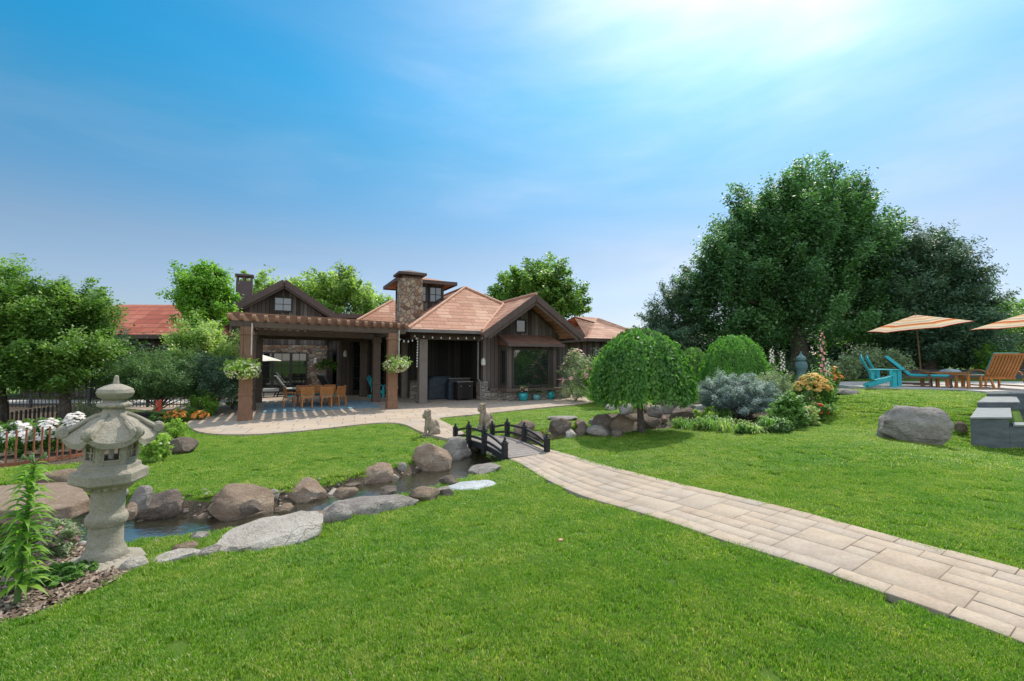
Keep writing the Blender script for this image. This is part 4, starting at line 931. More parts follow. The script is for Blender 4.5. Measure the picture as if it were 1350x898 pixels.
rock(927, 529, 36, 17, 'grey', 'pointed lilac grey boulder behind the standing stone', GR)
rock(955, 533, 40, 12, 'grey', 'grey rock against the blue spruce', GR, sub=3)
rock(895, 529, 44, 10, 'brown', 'flat brown rock under the round yellow green shrub', GR, slab=True, sub=3)
rock(925, 549, 26, 10, 'brown', 'brown stone half hidden by the yellow green plants', GR, sub=3)
rock(742, 556, 40, 9, 'grey', 'thin grey stone at the lawn edge right of the bridge', GR, slab=True, sub=3)
RS[0] = 11
rock(1207, 586, 122, 64, 'field', 'very large grey boulder standing alone on the right lawn', None, dep=.62, rz=.05, sub=5)
RS[0] = 80
rock(1268, 573, 20, 18, 'brown', 'small brown rock wedged between big boulder and spa wall', None, sub=3)
rock(1114, 522, 38, 11, 'grey', 'low grey rock at the left end of the pool deck', None, sub=3)
rock(1098, 505, 30, 8, 'pale', 'pale stone at the back of the flower bed', None, sub=3)

for a_ in [(246, 728, 34, 14, 'brown', 'tan rock on the near water edge left of the pale slab'), (330, 676, 36, 18, 'dark', 'dark wet rock right behind the biggest boulder'), (376, 680, 30, 16, 'brown', 'tan rock in the water between biggest and pointed boulders'), (420, 686, 26, 12, 'brown', 'small tan rock behind the joint of the two near slabs'), (512, 652, 30, 12, 'dark', 'dark wet rock above the middle of the grey and tan slab'), (455, 655, 34, 14, 'brown', 'tan rock left of the rounded reddish boulder'), (178, 752, 44, 16, 'pale', 'pale flat stone touching the lantern base slab'), (262, 712, 30, 12, 'grey', 'small grey stone in the water left of the biggest boulder'), (440, 690, 46, 26, 'grey', 'grey rock filling the gap between the two pale slabs'), (275, 735, 44, 18, 'grey', 'grey stone at the lower left tip of the pale slab'), (560, 662, 40, 20, 'brown', 'brown rock at the lawn edge right of the grey and tan slab'), (588, 656, 26, 14, 'dark', 'dark stone between brown rock and white flat rock')]:
    rock(*a_, GS, sub=3, sink=.35)
for a_ in [(300, 668, 44, 20, 'brown', 'tan rock on the far bank behind the biggest brown boulder'), (355, 662, 30, 16, 'grey', 'small grey rock between the biggest boulder and the pointed reddish one'), (438, 660, 26, 16, 'pale', 'small pale rock right of the pointed reddish boulder'), (466, 668, 22, 10, 'grey', 'tiny grey rock in the gravel above the tan slab'),
    (536, 646, 22, 10, 'brown', 'small brown rock at the water in front of the tall reddish boulder'), (583, 652, 26, 10, 'grey', 'low grey rock left of the white flat rock'), (268, 690, 24, 14, 'red', 'small reddish rock wedged left of the biggest boulder'), (186, 700, 30, 16, 'brown', 'small brown rock in the water behind the lantern')]:
    rock(*a_, GS, carve=True, sub=3)
for a_ in [(752, 578, 18, 12, 'pale', 'small pale stone at the foot of the dark boulders by the bridge'), (812, 577, 22, 14, 'dark', 'small dark stone below the brown boulder, left of the tree'), (840, 549, 20, 14, 'brown', 'brown stone partly behind the tree trunk'), (878, 533, 34, 12, 'grey', 'grey flat rock under the right side of the weeping crown'), (908, 536, 30, 12, 'brown', 'brown flat rock behind the standing stone'), (944, 538, 26, 12, 'pale', 'pale rock right of the standing stone'), (765, 563, 22, 10, 'brown', 'small brown rock behind the narrow dark rock'), (783, 560, 20, 10, 'grey', 'small grey rock behind the dark brown boulder')]:
    rock(*a_, GR, sub=3)
# ------------------------------------------------------------------ stone slab footbridge on the left
sb = atH(60, 665, 1.56); o = empty('slab_bridge', (sb.x, sb.y, sb.z), 0, 'thick tan stone slab laid across the stream behind the lantern', 'slab bridge')
pts = [atH(*p, 1.56) for p in [(-90,668),(-10,672),(58,673),(95,666),(119,657),(112,645),(90,635),(40,637),(-90,646)]]
m = MB((sb.x, sb.y, sb.z)); m.prism([(p.x, p.y) for p in pts], sb.z - .15, sb.z); so = m.build('slab', RM['red'], o, bevel=.02); props(so)
so.modifiers['bevel'].segments = 3

# ------------------------------------------------------------------ stone lantern
lan_m = rock_mat('lantern_granite', [(.28, (.17, .145, .11)), (.42, (.31, .275, .215)), (.6, (.405, .36, .29)), (.75, (.50, .45, .375))], .12, 0)
lb_ = G(137, 742); s_ = lb_.y / F
ln = empty('stone_lantern', (lb_.x, lb_.y, lb_.z), math.radians(12), 'weathered grey Japanese stone lantern with curled roof corners', 'stone lantern', tilt=(0, math.radians(1.5)))
u_ = s_                                       # metres per photo pixel at the lantern
b = MB(); b.lathe([(.38, -.05), (.40, .0), (.37, .035), (.27, .05), (.24, .06)], 9, phase=.3)
ro = b.build('base_slab', lan_m, ln, bevel=.015)
b = MB()
b.lathe([(64*u_*.98, .05), (66*u_*.5*2*.98, .055), (31*u_, .06), (32*u_, .09), (30*u_, .115), (27*u_, .13), (26*u_, .16), (25.5*u_, .36), (26*u_, .375)], 40)
SH = MB()
prof = [(31.5,6),(33,12),(32,20),(28,26),(26.5,30),(25.5,50),(25,58),(25.5,60),(29,62),(31,68),(31,73),(29,78),(26,80),(25,84),(25.2,110),(26,116),(27,120),(30,123),(31,126)]
SH.lathe([(r * u_, z * u_) for r, z in prof], 44)
for k in range(20):
    a = k / 20 * 6.283; SH.ball((math.cos(a) * 36 * u_, math.sin(a) * 36 * u_, 7 * u_), (6 * u_, 6 * u_, 4.5 * u_), 8, 6)
for k in range(16):
    a = k / 16 * 6.283; SH.ball((math.cos(a) * 30 * u_, math.sin(a) * 30 * u_, 124 * u_), (7 * u_, 7 * u_, 6 * u_), 8, 6)
SH.build('shaft', lan_m, ln, True)
pf = MB(); pf.lathe([(r * u_, z * u_) for r, z in [(28,119),(44,126),(56,131),(57,133),(57,146),(54,148),(50,149),(46,151),(45,158),(40,160)]], 6, phase=math.radians(30)); pf.build('platform', lan_m, ln, bevel=.006)
# fire box with six sides and openings
fb = MB(); R_ = 39 * u_; z0, z1 = 158 * u_, 199 * u_
for k in range(6):
    a0_, a1_ = math.radians(60 * k + 30), math.radians(60 * k + 90); p = Vector((math.cos(a0_), math.sin(a0_), 0)) * R_; q = Vector((math.cos(a1_), math.sin(a1_), 0)) * R_
    n = ((p + q) / 2).normalized(); th = 4.5 * u_; o1 = .24; zc = lambda f: z0 + (z1 - z0) * f
    def piece(f0, f1, g0, g1, out=0.0):
        A_ = p.lerp(q, f0) + n * out; B_ = p.lerp(q, f1) + n * out; v = []
        for zz in (zc(g0), zc(g1)): v += [(A_.x, A_.y, zz), (B_.x, B_.y, zz), (B_.x - n.x * th, B_.y - n.y * th, zz), (A_.x - n.x * th, A_.y - n.y * th, zz)]
        fb.add(v, [(0, 1, 2, 3), (7, 6, 5, 4), (0, 4, 5, 1), (1, 5, 6, 2), (2, 6, 7, 3), (3, 7, 4, 0)])
    piece(0, o1, 0, 1); piece(1 - o1, 1, 0, 1); piece(o1, 1 - o1, 0, .24); piece(o1, 1 - o1, .76, 1)
    piece(.18, .24, .2, .8, 1.5 * u_); piece(.76, .82, .2, .8, 1.5 * u_); piece(.18, .82, .18, .24, 1.6 * u_); piece(.18, .82, .76, .82, 1.6 * u_)
    if k % 2: piece(.46, .54, .24, .76, -.004); piece(o1, 1 - o1, .48, .54, -.005)
fb.build('fire_box', lan_m, ln, bevel=.003)
# roof: six concave panels with raised hips ending in scrolls
V = []; Fc = []; nr = 9; ns = 8
def roofz(f, e): return (197 + 40 * (1 - f ** 1.75) + 12 * (f ** 4) * e ** 3) * u_
for k in range(6):
    for i in range(nr + 1):
        f = i / nr; rr = (10 + 60 * f) * u_
        for j in range(ns):
            e = abs(2 * j / ns - 1); a = math.radians(60 * k + 30 + 60 * j / ns); a_m = math.radians(60 * k + 60); rh = rr * math.cos(math.radians(30)) / max(.5, math.cos(a - a_m)); rh = rh * (1 - .06 * f * (1 - e)); V.append((rh * math.cos(a), rh * math.sin(a), roofz(f, e)))
order = lambda i, m: (m // ns) * (nr + 1) * ns + i * ns + m % ns
M_ = 6 * ns
for i in range(nr):
    for m in range(M_): Fc.append((order(i, m), order(i + 1, m), order(i + 1, (m + 1) % M_), order(i, (m + 1) % M_)))
nv = len(V); V2 = V + [(x * .97, y * .97, z - (9 * u_ if i_ >= 0 else 0)) for i_, (x, y, z) in enumerate(V)]
F2 = Fc + [tuple(i + nv for i in f[::-1]) for f in Fc] + [(order(nr, m), order(nr, m) + nv, order(nr, (m + 1) % M_) + nv, order(nr, (m + 1) % M_)) for m in range(M_)]
rf = MB(); rf.add(V2, F2)
for k in range(6):
    a = math.radians(60 * k + 30); ca, sa = math.cos(a), math.sin(a); pts = []; rad = []
    for i in range(9): f = i / 8; rr = (10 + 59 * f) * u_; pts.append((rr * ca, rr * sa, roofz(f, 1) + 1.5 * u_)); rad.append((3.5 + 1.5 * f) * u_)
    rf.tube(pts, rad, 8)
    c0 = Vector(((66) * u_ * ca, 66 * u_ * sa, roofz(1, 1) + 3 * u_)); tn = Vector((-sa, ca, 0)); pp = []
    for q_ in range(13):
        th = -1.9 + q_ * .52; rr = 8.5 * u_ * (1 - q_ / 18); pp.append(c0 + Vector((ca, sa, 0)) * (rr * math.cos(th)) + Vector((0, 0, 1)) * (rr * math.sin(th) + 1 * u_))
    rf.tube([p - tn * 0 for p in pp], 4.2 * u_, 8)
    rf.tube([c0 - tn * 8 * u_, c0 + tn * 8 * u_], 7 * u_, 12)
    for s2 in (-1, 1): rf.tube([Vector(p) + tn * s2 * 5 * u_ for p in pts[4:]], [x * .7 for x in rad[4:]], 6)
rf.build('roof', lan_m, ln, True)
fn = MB(); fn.lathe([(r * u_, z * u_) for r, z in [(20,232),(17,246),(14,249),(22,251),(24.5,254),(24.5,258),(22,261),(15,263),(14,265),(19,268),(25,272),(28,281),(26,288),(17,294),(8,298),(5,298),(3.8,308),(3.2,314),(1,316)]], 36)
for k in range(12):
    a = k / 12 * 6.283; fn.ball((math.cos(a) * 22 * u_, math.sin(a) * 22 * u_, 256 * u_), (4.5 * u_, 4.5 * u_, 4 * u_), 8, 6)
# compress the finial to the photo's height
for i, (x, y, z) in enumerate(fn.v): fn.v[i] = (x, y, (238 + (z / u_ - 238) * .80) * u_)
fn.build('finial', lan_m, ln, True)
cd = MB(); cd.lathe([(4 * u_, 165 * u_), (4 * u_, 180 * u_)], 12); cd.build('candle', mat('candle_wax', (.7, .68, .6), 5, .5, 0), ln)
ln.scale = (.70, .70, .805)

# ------------------------------------------------------------------ garden bridge
brp = Vector((-.30, 9.68, -.05)); o = empty('garden_bridge', brp, math.atan2(-.858, .513), 'small black arched wooden footbridge with finial posts over the stream', 'bridge')
blk = timber_mat('black_paint', [(.3, (.012, .012, .014)), (.7, (.030, .030, .034))], rough=.45)
LB, WB = 1.12, .43
def az(x, r=.10): return r * (1 - (x / 1.2) ** 2)
dk = MB()
n = 22
for k in range(n):
    x = -1.2 + 2.4 * (k + .5) / n; sl = math.atan(-.10 * 2 * x / 1.44); dk.box((x, 0, az(x)), (2.4 / n - .008, .84, .03), ry=-sl)
dk.build('deck', timber_mat('deck_boards', [(.3, (.16, .13, .115)), (.7, (.30, .26, .235))], (3, 20, 20)), o, bevel=.003)
xsP = [(-1.12, .29, -.04), (-.42, .37, .06), (.30, .37, .07), (1.12, .30, -.04)]
for sy in (-1, 1):
    st_ = MB(); pts = [(-1.22 + 2.44 * i / 16, sy * WB, az(-1.22 + 2.44 * i / 16) - .05) for i in range(17)]
    for a, b in zip(pts, pts[1:]): st_.beam(a, b, .035, .12)
    st_.build('stringer', blk, o)
    for x, h, zb in xsP:
        p = MB(); y = sy * (WB + .045); z = az(x) - .1 if abs(x) < 1 else -.06; top = z + h + .03; p.bx(x - .045, x + .045, y - .045, y + .045, z - .06, top); p.bx(x - .055, x + .055, y - .055, y + .055, top, top + .02)
        p.lathe([(.03, top + .02), (.045, top + .035), (.045, top + .05), (.02, top + .06), (.028, top + .075), (.024, top + .09), (.006, top + .115)], 10, (x, y, 0)); p.bx(x - .053, x + .053, y - .053, y + .053, top - .12, top - .10); p.build('post', blk, o, bevel=.004)
    y = sy * (WB + .045); rl = MB(); pts = []
    ends = [(-1.10, .27), (-.42, .52), (.30, .53), (1.10, .27)]
    for i in range(25):
        x = -1.10 + 2.2 * i / 24; pts.append((x, y, .20 + .17 * (1 - (abs(x) / 1.10) ** 2.2)))
    for a, b in zip(pts, pts[1:]): rl.beam(a, b, .035, .045)
    rl.build('hand_rail', blk, o)
    lr = MB(); pts = [(-1.10 + 2.2 * i / 12, y, .09 + .12 * (1 - (abs(-1.10 + 2.2 * i / 12) / 1.10) ** 2)) for i in range(13)]
    for a, b in zip(pts, pts[1:]): lr.beam(a, b, .03, .05)
    lr.build('lower_rail', blk, o)

# ------------------------------------------------------------------ voxel merged statues
def merged(name, m, mtl, parent, voxel, smooth_it=3, disp=0):
    o = m.build(name, mtl, parent); md = o.modifiers.new('remesh', 'REMESH'); md.mode = 'VOXEL'; md.voxel_size = voxel; sm = o.modifiers.new('smooth', 'SMOOTH'); sm.iterations = smooth_it; sm.factor = .5
    dg = bpy.context.evaluated_depsgraph_get(); me = bpy.data.meshes.new_from_object(o.evaluated_get(dg)); o.modifiers.clear(); o.data = me
    me.polygons.foreach_set('use_smooth', [True] * len(me.polygons)); return o
lion_m = rock_mat('statue_stone', [(.3, (.22, .17, .125)), (.5, (.34, .27, .20)), (.7, (.46, .38, .29))], .2, 0)
def lion(label, loc, rz, s=1.0, head=0.0):
    o = empty('guardian_lion', loc, rz, label, 'statue', 'seated stone guardian lions by the bridge'); m = MB()
    # seated, facing +X; built around the origin on its haunches
    m.ball((-.12, 0, .12), (.16, .15, .13)); m.ball((-.04, 0, .22), (.15, .125, .17)); m.ball((.06, 0, .33), (.105, .11, .14)); m.ball((-.16, .09, .09), (.13, .06, .10)); m.ball((-.16, -.09, .09), (.13, .06, .10))
    for sy in (-1, 1):
        m.tube([(.08, sy * .065, .34), (.13, sy * .07, .18), (.13, sy * .07, .03)], [.05, .042, .038], 10); m.ball((.165, sy * .07, .03), (.06, .042, .03)); m.ball((.0, sy * .12, .03), (.08, .04, .03))
        m.tube([(-.12, sy * .1, .12), (-.01, sy * .12, .07), (.0, sy * .12, .02)], [.07, .045, .04], 10)
    H_ = MB(); hc = Vector((.09, 0, .50)); R = Rz(head)
    def hb(c, r): m.ball(hc + R @ Vector(c), r, 12, 8)
    hb((0, 0, 0), (.105, .10, .105)); hb((.08, 0, -.03), (.065, .07, .05)); hb((.12, 0, -.005), (.03, .035, .022)); hb((.085, 0, -.075), (.055, .055, .02)); hb((.075, .045, .035), (.028, .028, .026)); hb((.075, -.045, .035), (.028, .028, .026))
    hb((-.01, .085, .075), (.03, .02, .035)); hb((-.01, -.085, .075), (.03, .02, .035)); hb((.03, 0, .09), (.05, .06, .03))
    r = random.Random(5)
    for k in range(26):
        a = r.uniform(1.1, 5.2); z = r.uniform(-.13, .10); hb((.10 * math.cos(a) * .95, .105 * math.sin(a), z), .032)
    m.tube([(-.22, 0, .10), (-.23, 0, .2), (-.18, 0, .30), (-.13, .01, .36)], [.035, .045, .05, .03], 10)
    merged('body', m, lion_m, o, .0125, 2)
    b = MB(); b.bx(-.32, .24, -.17, .17, -.09, .005); b.build('plinth', lion_m, o, bevel=.012); o.scale = (s * .84, s * .9, s); return o
g = G(566, 577); lion('seated stone lion on the lawn left of the bridge', (g.x, g.y + .12, g.z + .04), math.radians(195), .98, .15)
g = G(639, 567); lion('seated stone lion behind the bridge railing', (g.x, g.y + .1, g.z + .04), math.radians(200), 1.05, .1)
g = G(909, 545); g.z += .18; o = empty('standing_stone', g, 0, 'small upright grey carved stone on the pale flat rock', 'statue'); m = MB(); m.ball((0, 0, .16), (.085, .07, .22)); m.ball((0, 0, .33), (.075, .065, .12)); m.ball((.02, 0, .05), (.1, .08, .1)); m.bx(-.07, .07, -.06, .06, -.1, .1); merged('stone', m, RM['pale'], o, .015, 3)
# blue green bell shaped garden ornament
g = Vector(at(1056.5, 487, 15.5)); zt = Tz(g.x, g.y); gz = Vector((g.x, g.y, zt)); hh = g.z - zt
o = empty('garden_ornament', gz, 0, 'blue green bell shaped ornament with a spire rising above the flowers', 'ornament'); m = MB(); m.lathe([(.19, 0), (.18, hh * .6), (.12, hh * .8), (.16, hh), (.18, hh + .06), (.185, hh + .13), (.17, hh + .2), (.14, hh + .25), (.11, hh + .27), (.14, hh + .30), (.155, hh + .36), (.12, hh + .43), (.06, hh + .47), (.035, hh + .52), (.015, hh + .62)], 24)
m.build('body', rock_mat('verdigris', [(.3, (.10, .19, .20)), (.6, (.20, .32, .33)), (.8, (.34, .44, .43))]), o, True)

# ------------------------------------------------------------------ pool deck and spa
deck_m = mat('deck_concrete', [(.3, (.44, .41, .37)), (.7, (.56, .53, .49))], 3, .8, .15)
m = MB(); m.prism(DECK, DECKZ - .3, DECKZ); do = m.build('pool_deck', deck_m); do['kind'] = 'structure'
def slate_mat():
    t = NT('spa_slate'); co = t.coord(); st = t.n('Mapping'); st.inputs['Scale'].default_value = (1, 1, 3.5); t.l(co, st.inputs[0]); n = t.noise(st.outputs[0], 2.2, 6, .65); n2 = t.noise(co, 22, 5, .7)
    c = t.ramp(n, [(.3, (.045, .058, .068)), (.5, (.08, .098, .11)), (.72, (.13, .15, .16))]); c = t.mix(.4, c, t.ramp(n2, [(.3, (.6, .6, .6)), (.6, (1, 1, 1))]), 'MULTIPLY')
    t.l(c, t.p.inputs['Base Color']); t.p.inputs['Roughness'].default_value = .6; t.bump(n2, .4, .008); return t.m
slate = slate_mat(); cop_m = mat('coping_stone', [(.3, (.17, .18, .18)), (.7, (.25, .26, .26))], 5, .7, .2)
sp = empty('spa', (9, 9, 0), 0, 'raised grey slate spa with stepped coping at the right edge', 'spa')
SO = (9, 9, 0)
def P2(mb, poly, z0, z1): mb.prism(poly, z0, z1)
w = MB(SO); P2(w, [(8.5, 8.5), (9.22, 8.5), (11.1, 10.22), (10.4, 10.22)], -.6, .665); w.build('wall', slate, sp, bevel=.006)
w = MB(SO); P2(w, [(9.222, 8.5), (15.5, 8.5), (15.5, 8.82), (9.58, 8.82)], -.7, .525); w.build('wall', slate, sp, bevel=.006)
w = MB(SO); P2(w, [(10.4, 10.225), (11.3, 10.225), (12.95, 11.75), (12.2, 11.75)], -.1, .79); w.build('wall', slate, sp, bevel=.006)
w = MB(SO); P2(w, [(12.2, 11.755), (15.5, 11.755), (15.5, 11.895), (12.35, 11.895)], -.1, .875); w.build('wall', slate, sp, bevel=.006)
w = MB(SO); P2(w, [(15.3, 8.83), (15.5, 8.83), (15.5, 11.75), (15.3, 11.75)], -.5, .525); w.build('wall', slate, sp, bevel=.006)
for poly, z in (([(8.47, 8.47), (9.25, 8.47), (11.13, 10.215), (10.38, 10.215)], .668), ([(10.38, 10.20), (11.33, 10.20), (12.98, 11.76), (12.18, 11.76)], .793), ([(9.26, 8.47), (15.5, 8.47), (15.5, 8.84), (9.64, 8.84)], .528), ([(12.2, 11.74), (15.5, 11.74), (15.5, 11.9), (12.35, 11.9)], .878)):
    c = MB(SO); P2(c, poly, z, z + .032); c.build('coping', cop_m, sp, bevel=.005)
w = MB(SO); P2(w, [(9.6, 8.8), (15.4, 8.8), (15.4, 11.8), (12.9, 11.8)], .3, .49)
w.build('water', water_mat('pool_water', (.30, .62, .60), .45, .02), sp)
w = MB(SO); P2(w, [(9.6, 8.8), (15.4, 8.8), (15.4, 11.8), (12.9, 11.8)], .0, .1); w.build('floor', mat('pool_plaster', (.16, .30, .30), 4, .7, .1), sp)

# ------------------------------------------------------------------ furniture
teal_m = mat('teal_paint', [(.3, (.015, .36, .42)), (.7, (.03, .46, .52))], 8, .45, .05)
tealc = mat('teal_cushion', [(.3, (.03, .38, .44)), (.7, (.06, .48, .53))], 30, .9, .2, .004)
teak = timber_mat('teak', [(.25, (.34, .12, .03)), (.6, (.54, .22, .07)), (.85, (.64, .32, .12))], scale=(12, 12, 12), rough=.55)
dteak = timber_mat('dark_teak', [(.25, (.09, .05, .03)), (.7, (.18, .11, .07))], scale=(12, 12, 12), rough=.6)
def adirondack(label, loc, rz, group=None):
    o = empty('adirondack_chair', loc, rz, label, 'chair', group)     # faces -Y
    s = MB()
    for k in range(6): y = -.30 + k * .088; s.box((0, y, .36 - k * .026), (.52, .075, .02), rx=-.27)
    s.build('seat', teal_m, o, bevel=.003)
    b = MB()
    for k in range(5):
        x = (k - 2) * .105; hgt = .80 - abs(k - 2) * .045; p = Vector((x * .8, .17, .20)); q = Vector((x * 1.12, .50, .20 + hgt)); b.beam(p, q, .095, .02, up=(0, 1, 0)); b.tube([q - Vector((0, .012, 0)), q + Vector((0, .012, 0))], .048, 10)
    b.box((0, .235, .33), (.52, .03, .07), rx=-.4); b.box((0, .385, .66), (.54, .03, .06), rx=-.4); b.build('backrest', teal_m, o, bevel=.003)
    for sx in (-1, 1):
        a = MB(); a.box((sx * .32, -.03, .555), (.13, .72, .022)); a.build('armrest', teal_m, o, bevel=.004)
        l = MB(); l.box((sx * .29, -.30, .27), (.03, .10, .54)); l.build('leg', teal_m, o, bevel=.003)
        l = MB(); l.beam((sx * .255, -.34, .34), (sx * .255, .42, .03), .03, .12); l.box((sx * .29, .24, .40), (.03, .08, .30)); l.beam((sx * .255, .36, .04), (sx * .255, .44, .0), .03, .08); l.build('leg', teal_m, o)
    return o
adirondack('teal slatted chair at the left end of the pool deck, nearest of the pair', (11.85, 14.65, DECKZ), math.radians(58), 'teal chairs on the pool deck')
adirondack('teal slatted chair partly hidden behind its twin, next to the teal lounger', (12.55, 15.3, DECKZ), math.radians(58), 'teal chairs on the pool deck')
adirondack('teal chair in the shade behind the pergola posts', hw(4.25, 22.3), math.radians(60) + HA)
def chaise(label, loc, rz, wood, cush, name='lounge_chair', ang=.9, L1=.95, slat=False, group=None, w=.62, bl=.78):
    o = empty(name, loc, rz, label, 'lounge chair', group)
    f = MB()
    for sx in (-1, 1): f.beam((sx * w / 2, -L1, .30), (sx * w / 2, .12, .30), .04, .06)
    for y in (-L1 + .03, -.4, .08): f.beam((-w / 2, y, .30), (w / 2, y, .30), .05, .04)
    for k in range(9): f.box((0, -L1 + .08 + k * .105, .318), (w - .06, .05, .015))
    f.build('frame', wood, o, bevel=.004)
    b = MB(); top = Vector((0, .08 + bl * math.cos(ang), .32 + bl * math.sin(ang))); bot = Vector((0, .08, .32))
    nsl = 9 if w < .7 else 10
    for k in range(nsl):
        x = (k / (nsl - 1) - .5) * (w - .04); pts = []
        for q in range(7): t_ = q / 6; p = bot.lerp(top, t_) + Vector((0, .02 * math.sin(t_ * 3.14), 0)); pts.append((x, p.y, p.z))
        for a_, b_ in zip(pts, pts[1:]): b.beam(a_, b_, .042 if w < .7 else .062, .018, up=(0, 1, 0))
    b.beam(top + Vector((-w / 2, 0, 0)), top + Vector((w / 2, 0, 0)), .04, .07); b.beam(bot + Vector((-w / 2, 0, .02)), bot + Vector((w / 2, 0, .02)), .04, .06); b.build('backrest', wood, o, bevel=.004)
    c = MB(); d = (top - bot).normalized(); n = Vector((0, -math.sin(ang), math.cos(ang)))
    c.box((0, -L1 / 2 + .06, .365), (w - .06, L1 - .02, .075)); c.box((bot + top) / 2 + n * .062 + d * .02, (w - .06, bl, .07), rx=ang); co = c.build('cushion', cush, o, bevel=.03); co.modifiers['bevel'].segments = 3
    for sx in (-1, 1):
        pts = [(sx * (w / 2 + .04), .30, .42)] + [(sx * (w / 2 + .04), .25 - .65 * q / 6, .50 + .06 * math.sin(q / 6 * 3.1)) for q in range(7)] + [(sx * (w / 2 + .04), -.47, .36)]
        a = MB()
        for p, q in zip(pts, pts[1:]): a.beam(p, q, .05, .03)
        a.build('armrest', wood, o)
        for y in (-L1 + .06, -.42, .35):
            l = MB(); l.beam((sx * (w / 2 + .03), y, .48 if y > -.6 and y < 0 else .31), (sx * (w / 2 + .03), y + (.12 if y > 0 else -.04), 0), .045, .045, up=(0, 1, 0)); l.build('leg', wood, o)
        r_ = MB(); r_.beam((sx * (w / 2 + .03), -.44, .09), (sx * (w / 2 + .03), .46, .09), .03, .04); r_.build('stretcher', wood, o)
    return o
chaise('teal cushioned lounger with dark wooden frame under the striped umbrella', (13.15, 15.0, DECKZ), math.radians(44), dteak, tealc, ang=.80, bl=.85)
chaise('orange teak lounge armchair seen from behind its slatted back', (14.75, 13.9, DECKZ), math.radians(172), teak, mat('aqua_cushion', [(.3, (.05, .34, .36)), (.7, (.10, .46, .47))], 30, .9, .2, .004), ang=1.08, bl=.80, w=.80)
o = empty('coffee_table', (14.05, 14.9, DECKZ), math.radians(4), 'low teak table between the lounger and the armchair', 'table')
m = MB()
for k in range(8): m.box((0, -.28 + k * .08, .455), (1.05, .07, .025))
m.box((0, -.28, .42), (.96, .02, .06)); m.box((0, .28, .42), (.96, .02, .06)); m.build('tabletop', teak, o, bevel=.003)
for sx in (-1, 1):
    for sy in (-1, 1): l = MB(); l.box((sx * .44, sy * .25, .215), (.09, .06, .43)); l.build('leg', teak, o, bevel=.004)
o = empty('side_table', (13.95, 13.95, DECKZ), 0, 'small teak side table touching the armchair', 'table'); m = MB()
for k in range(5): m.box((0, -.18 + k * .09, .41), (.46, .08, .022))
m.build('tabletop', teak, o, bevel=.003)
for sx in (-1, 1):
    for sy in (-1, 1): l = MB(); l.box((sx * .19, sy * .18, .2), (.05, .05, .4)); l.build('leg', teak, o)
o = empty('bowl', (14.3, 14.9, DECKZ + .468), 0, 'shallow pale blue bowl upside down on the teak table', 'bowl'); m = MB(); m.lathe([(.27, 0), (.28, .02), (.22, .07), (.12, .10), (.02, .11)], 24); m.build('body', mat('pale_blue_glaze', (.35, .45, .50), 6, .3, 0), o, True)

def umbrella(label, loc, R, zr, apex, mtl, tilt=(0, 0), n=6, rz=0, pole_m=None, group=None, name='patio_umbrella', lean=(0, 0)):
    o = empty(name, loc, rz, label, 'umbrella', group)
    Mt = Matrix.Rotation(tilt[0], 3, 'X') @ Matrix.Rotation(tilt[1], 3, 'Y'); cen = Vector((lean[0], lean[1], apex)); k = 6
    V = []; UV = []; Fc = []
    for j in range(n):
        a0_, a1_ = 2 * math.pi * j / n, 2 * math.pi * (j + 1) / n
        b = len(V)
        for i in range(k + 1):
            f = i / k
            for q in range(5):
                g = q / 4; p = Vector((math.cos(a0_), math.sin(a0_), 0)).lerp(Vector((math.cos(a1_), math.sin(a1_), 0)), g) * (R * f); sg = 4 * g * (1 - g) * .03 * f; p.z = -(apex - zr) * (f * .92 + .08 * f * f) + sg * .6; V.append(cen + Mt @ p); UV.append(f)
        for i in range(k):
            for q in range(4): Fc.append((b + i * 5 + q, b + (i + 1) * 5 + q, b + (i + 1) * 5 + q + 1, b + i * 5 + q + 1))
    nV = len(V); Vt = [v + Mt @ Vector((0, 0, .004)) for v in V]
    me = bpy.data.meshes.new('canopy'); me.from_pydata([tuple(v) for v in V], [], Fc); at_ = me.attributes.new('rnd', 'FLOAT', 'POINT'); at_.data.foreach_set('value', UV)
    c = link_mesh('canopy', me, mtl, o); sd = c.modifiers.new('thick', 'SOLIDIFY'); sd.thickness = .006
    p = MB(); base = Vector((0, 0, 0)); p.tube([(0, 0, 0), (lean[0] * .55, lean[1] * .55, apex * .62), cen + Mt @ Vector((0, 0, .02))], [.024, .022, .018], 10); p.tube([cen, cen + Mt @ Vector((0, 0, .09))], [.03, .012], 8); p.lathe([(.25, 0), (.25, .05), (.05, .09), (.04, .25)], 16); p.build('pole', pole_m or dteak, o, True)
    hb = cen + Mt @ Vector((0, 0, -.42))
    for j in range(n):
        a = 2 * math.pi * j / n; tip = cen + Mt @ Vector((R * math.cos(a) * .985, R * math.sin(a) * .985, -(apex - zr) - .02)); mid = cen + Mt @ Vector((R * .5 * math.cos(a), R * .5 * math.sin(a), -(apex - zr) * .48 - .025)); r_ = MB(); r_.tube([cen + Mt @ Vector((0, 0, -.03)), mid, tip], .011, 6); r_.build('rib', iron_m, o); s2 = MB(); s2.tube([hb, mid], .009, 6); s2.build('strut', iron_m, o)
    return o
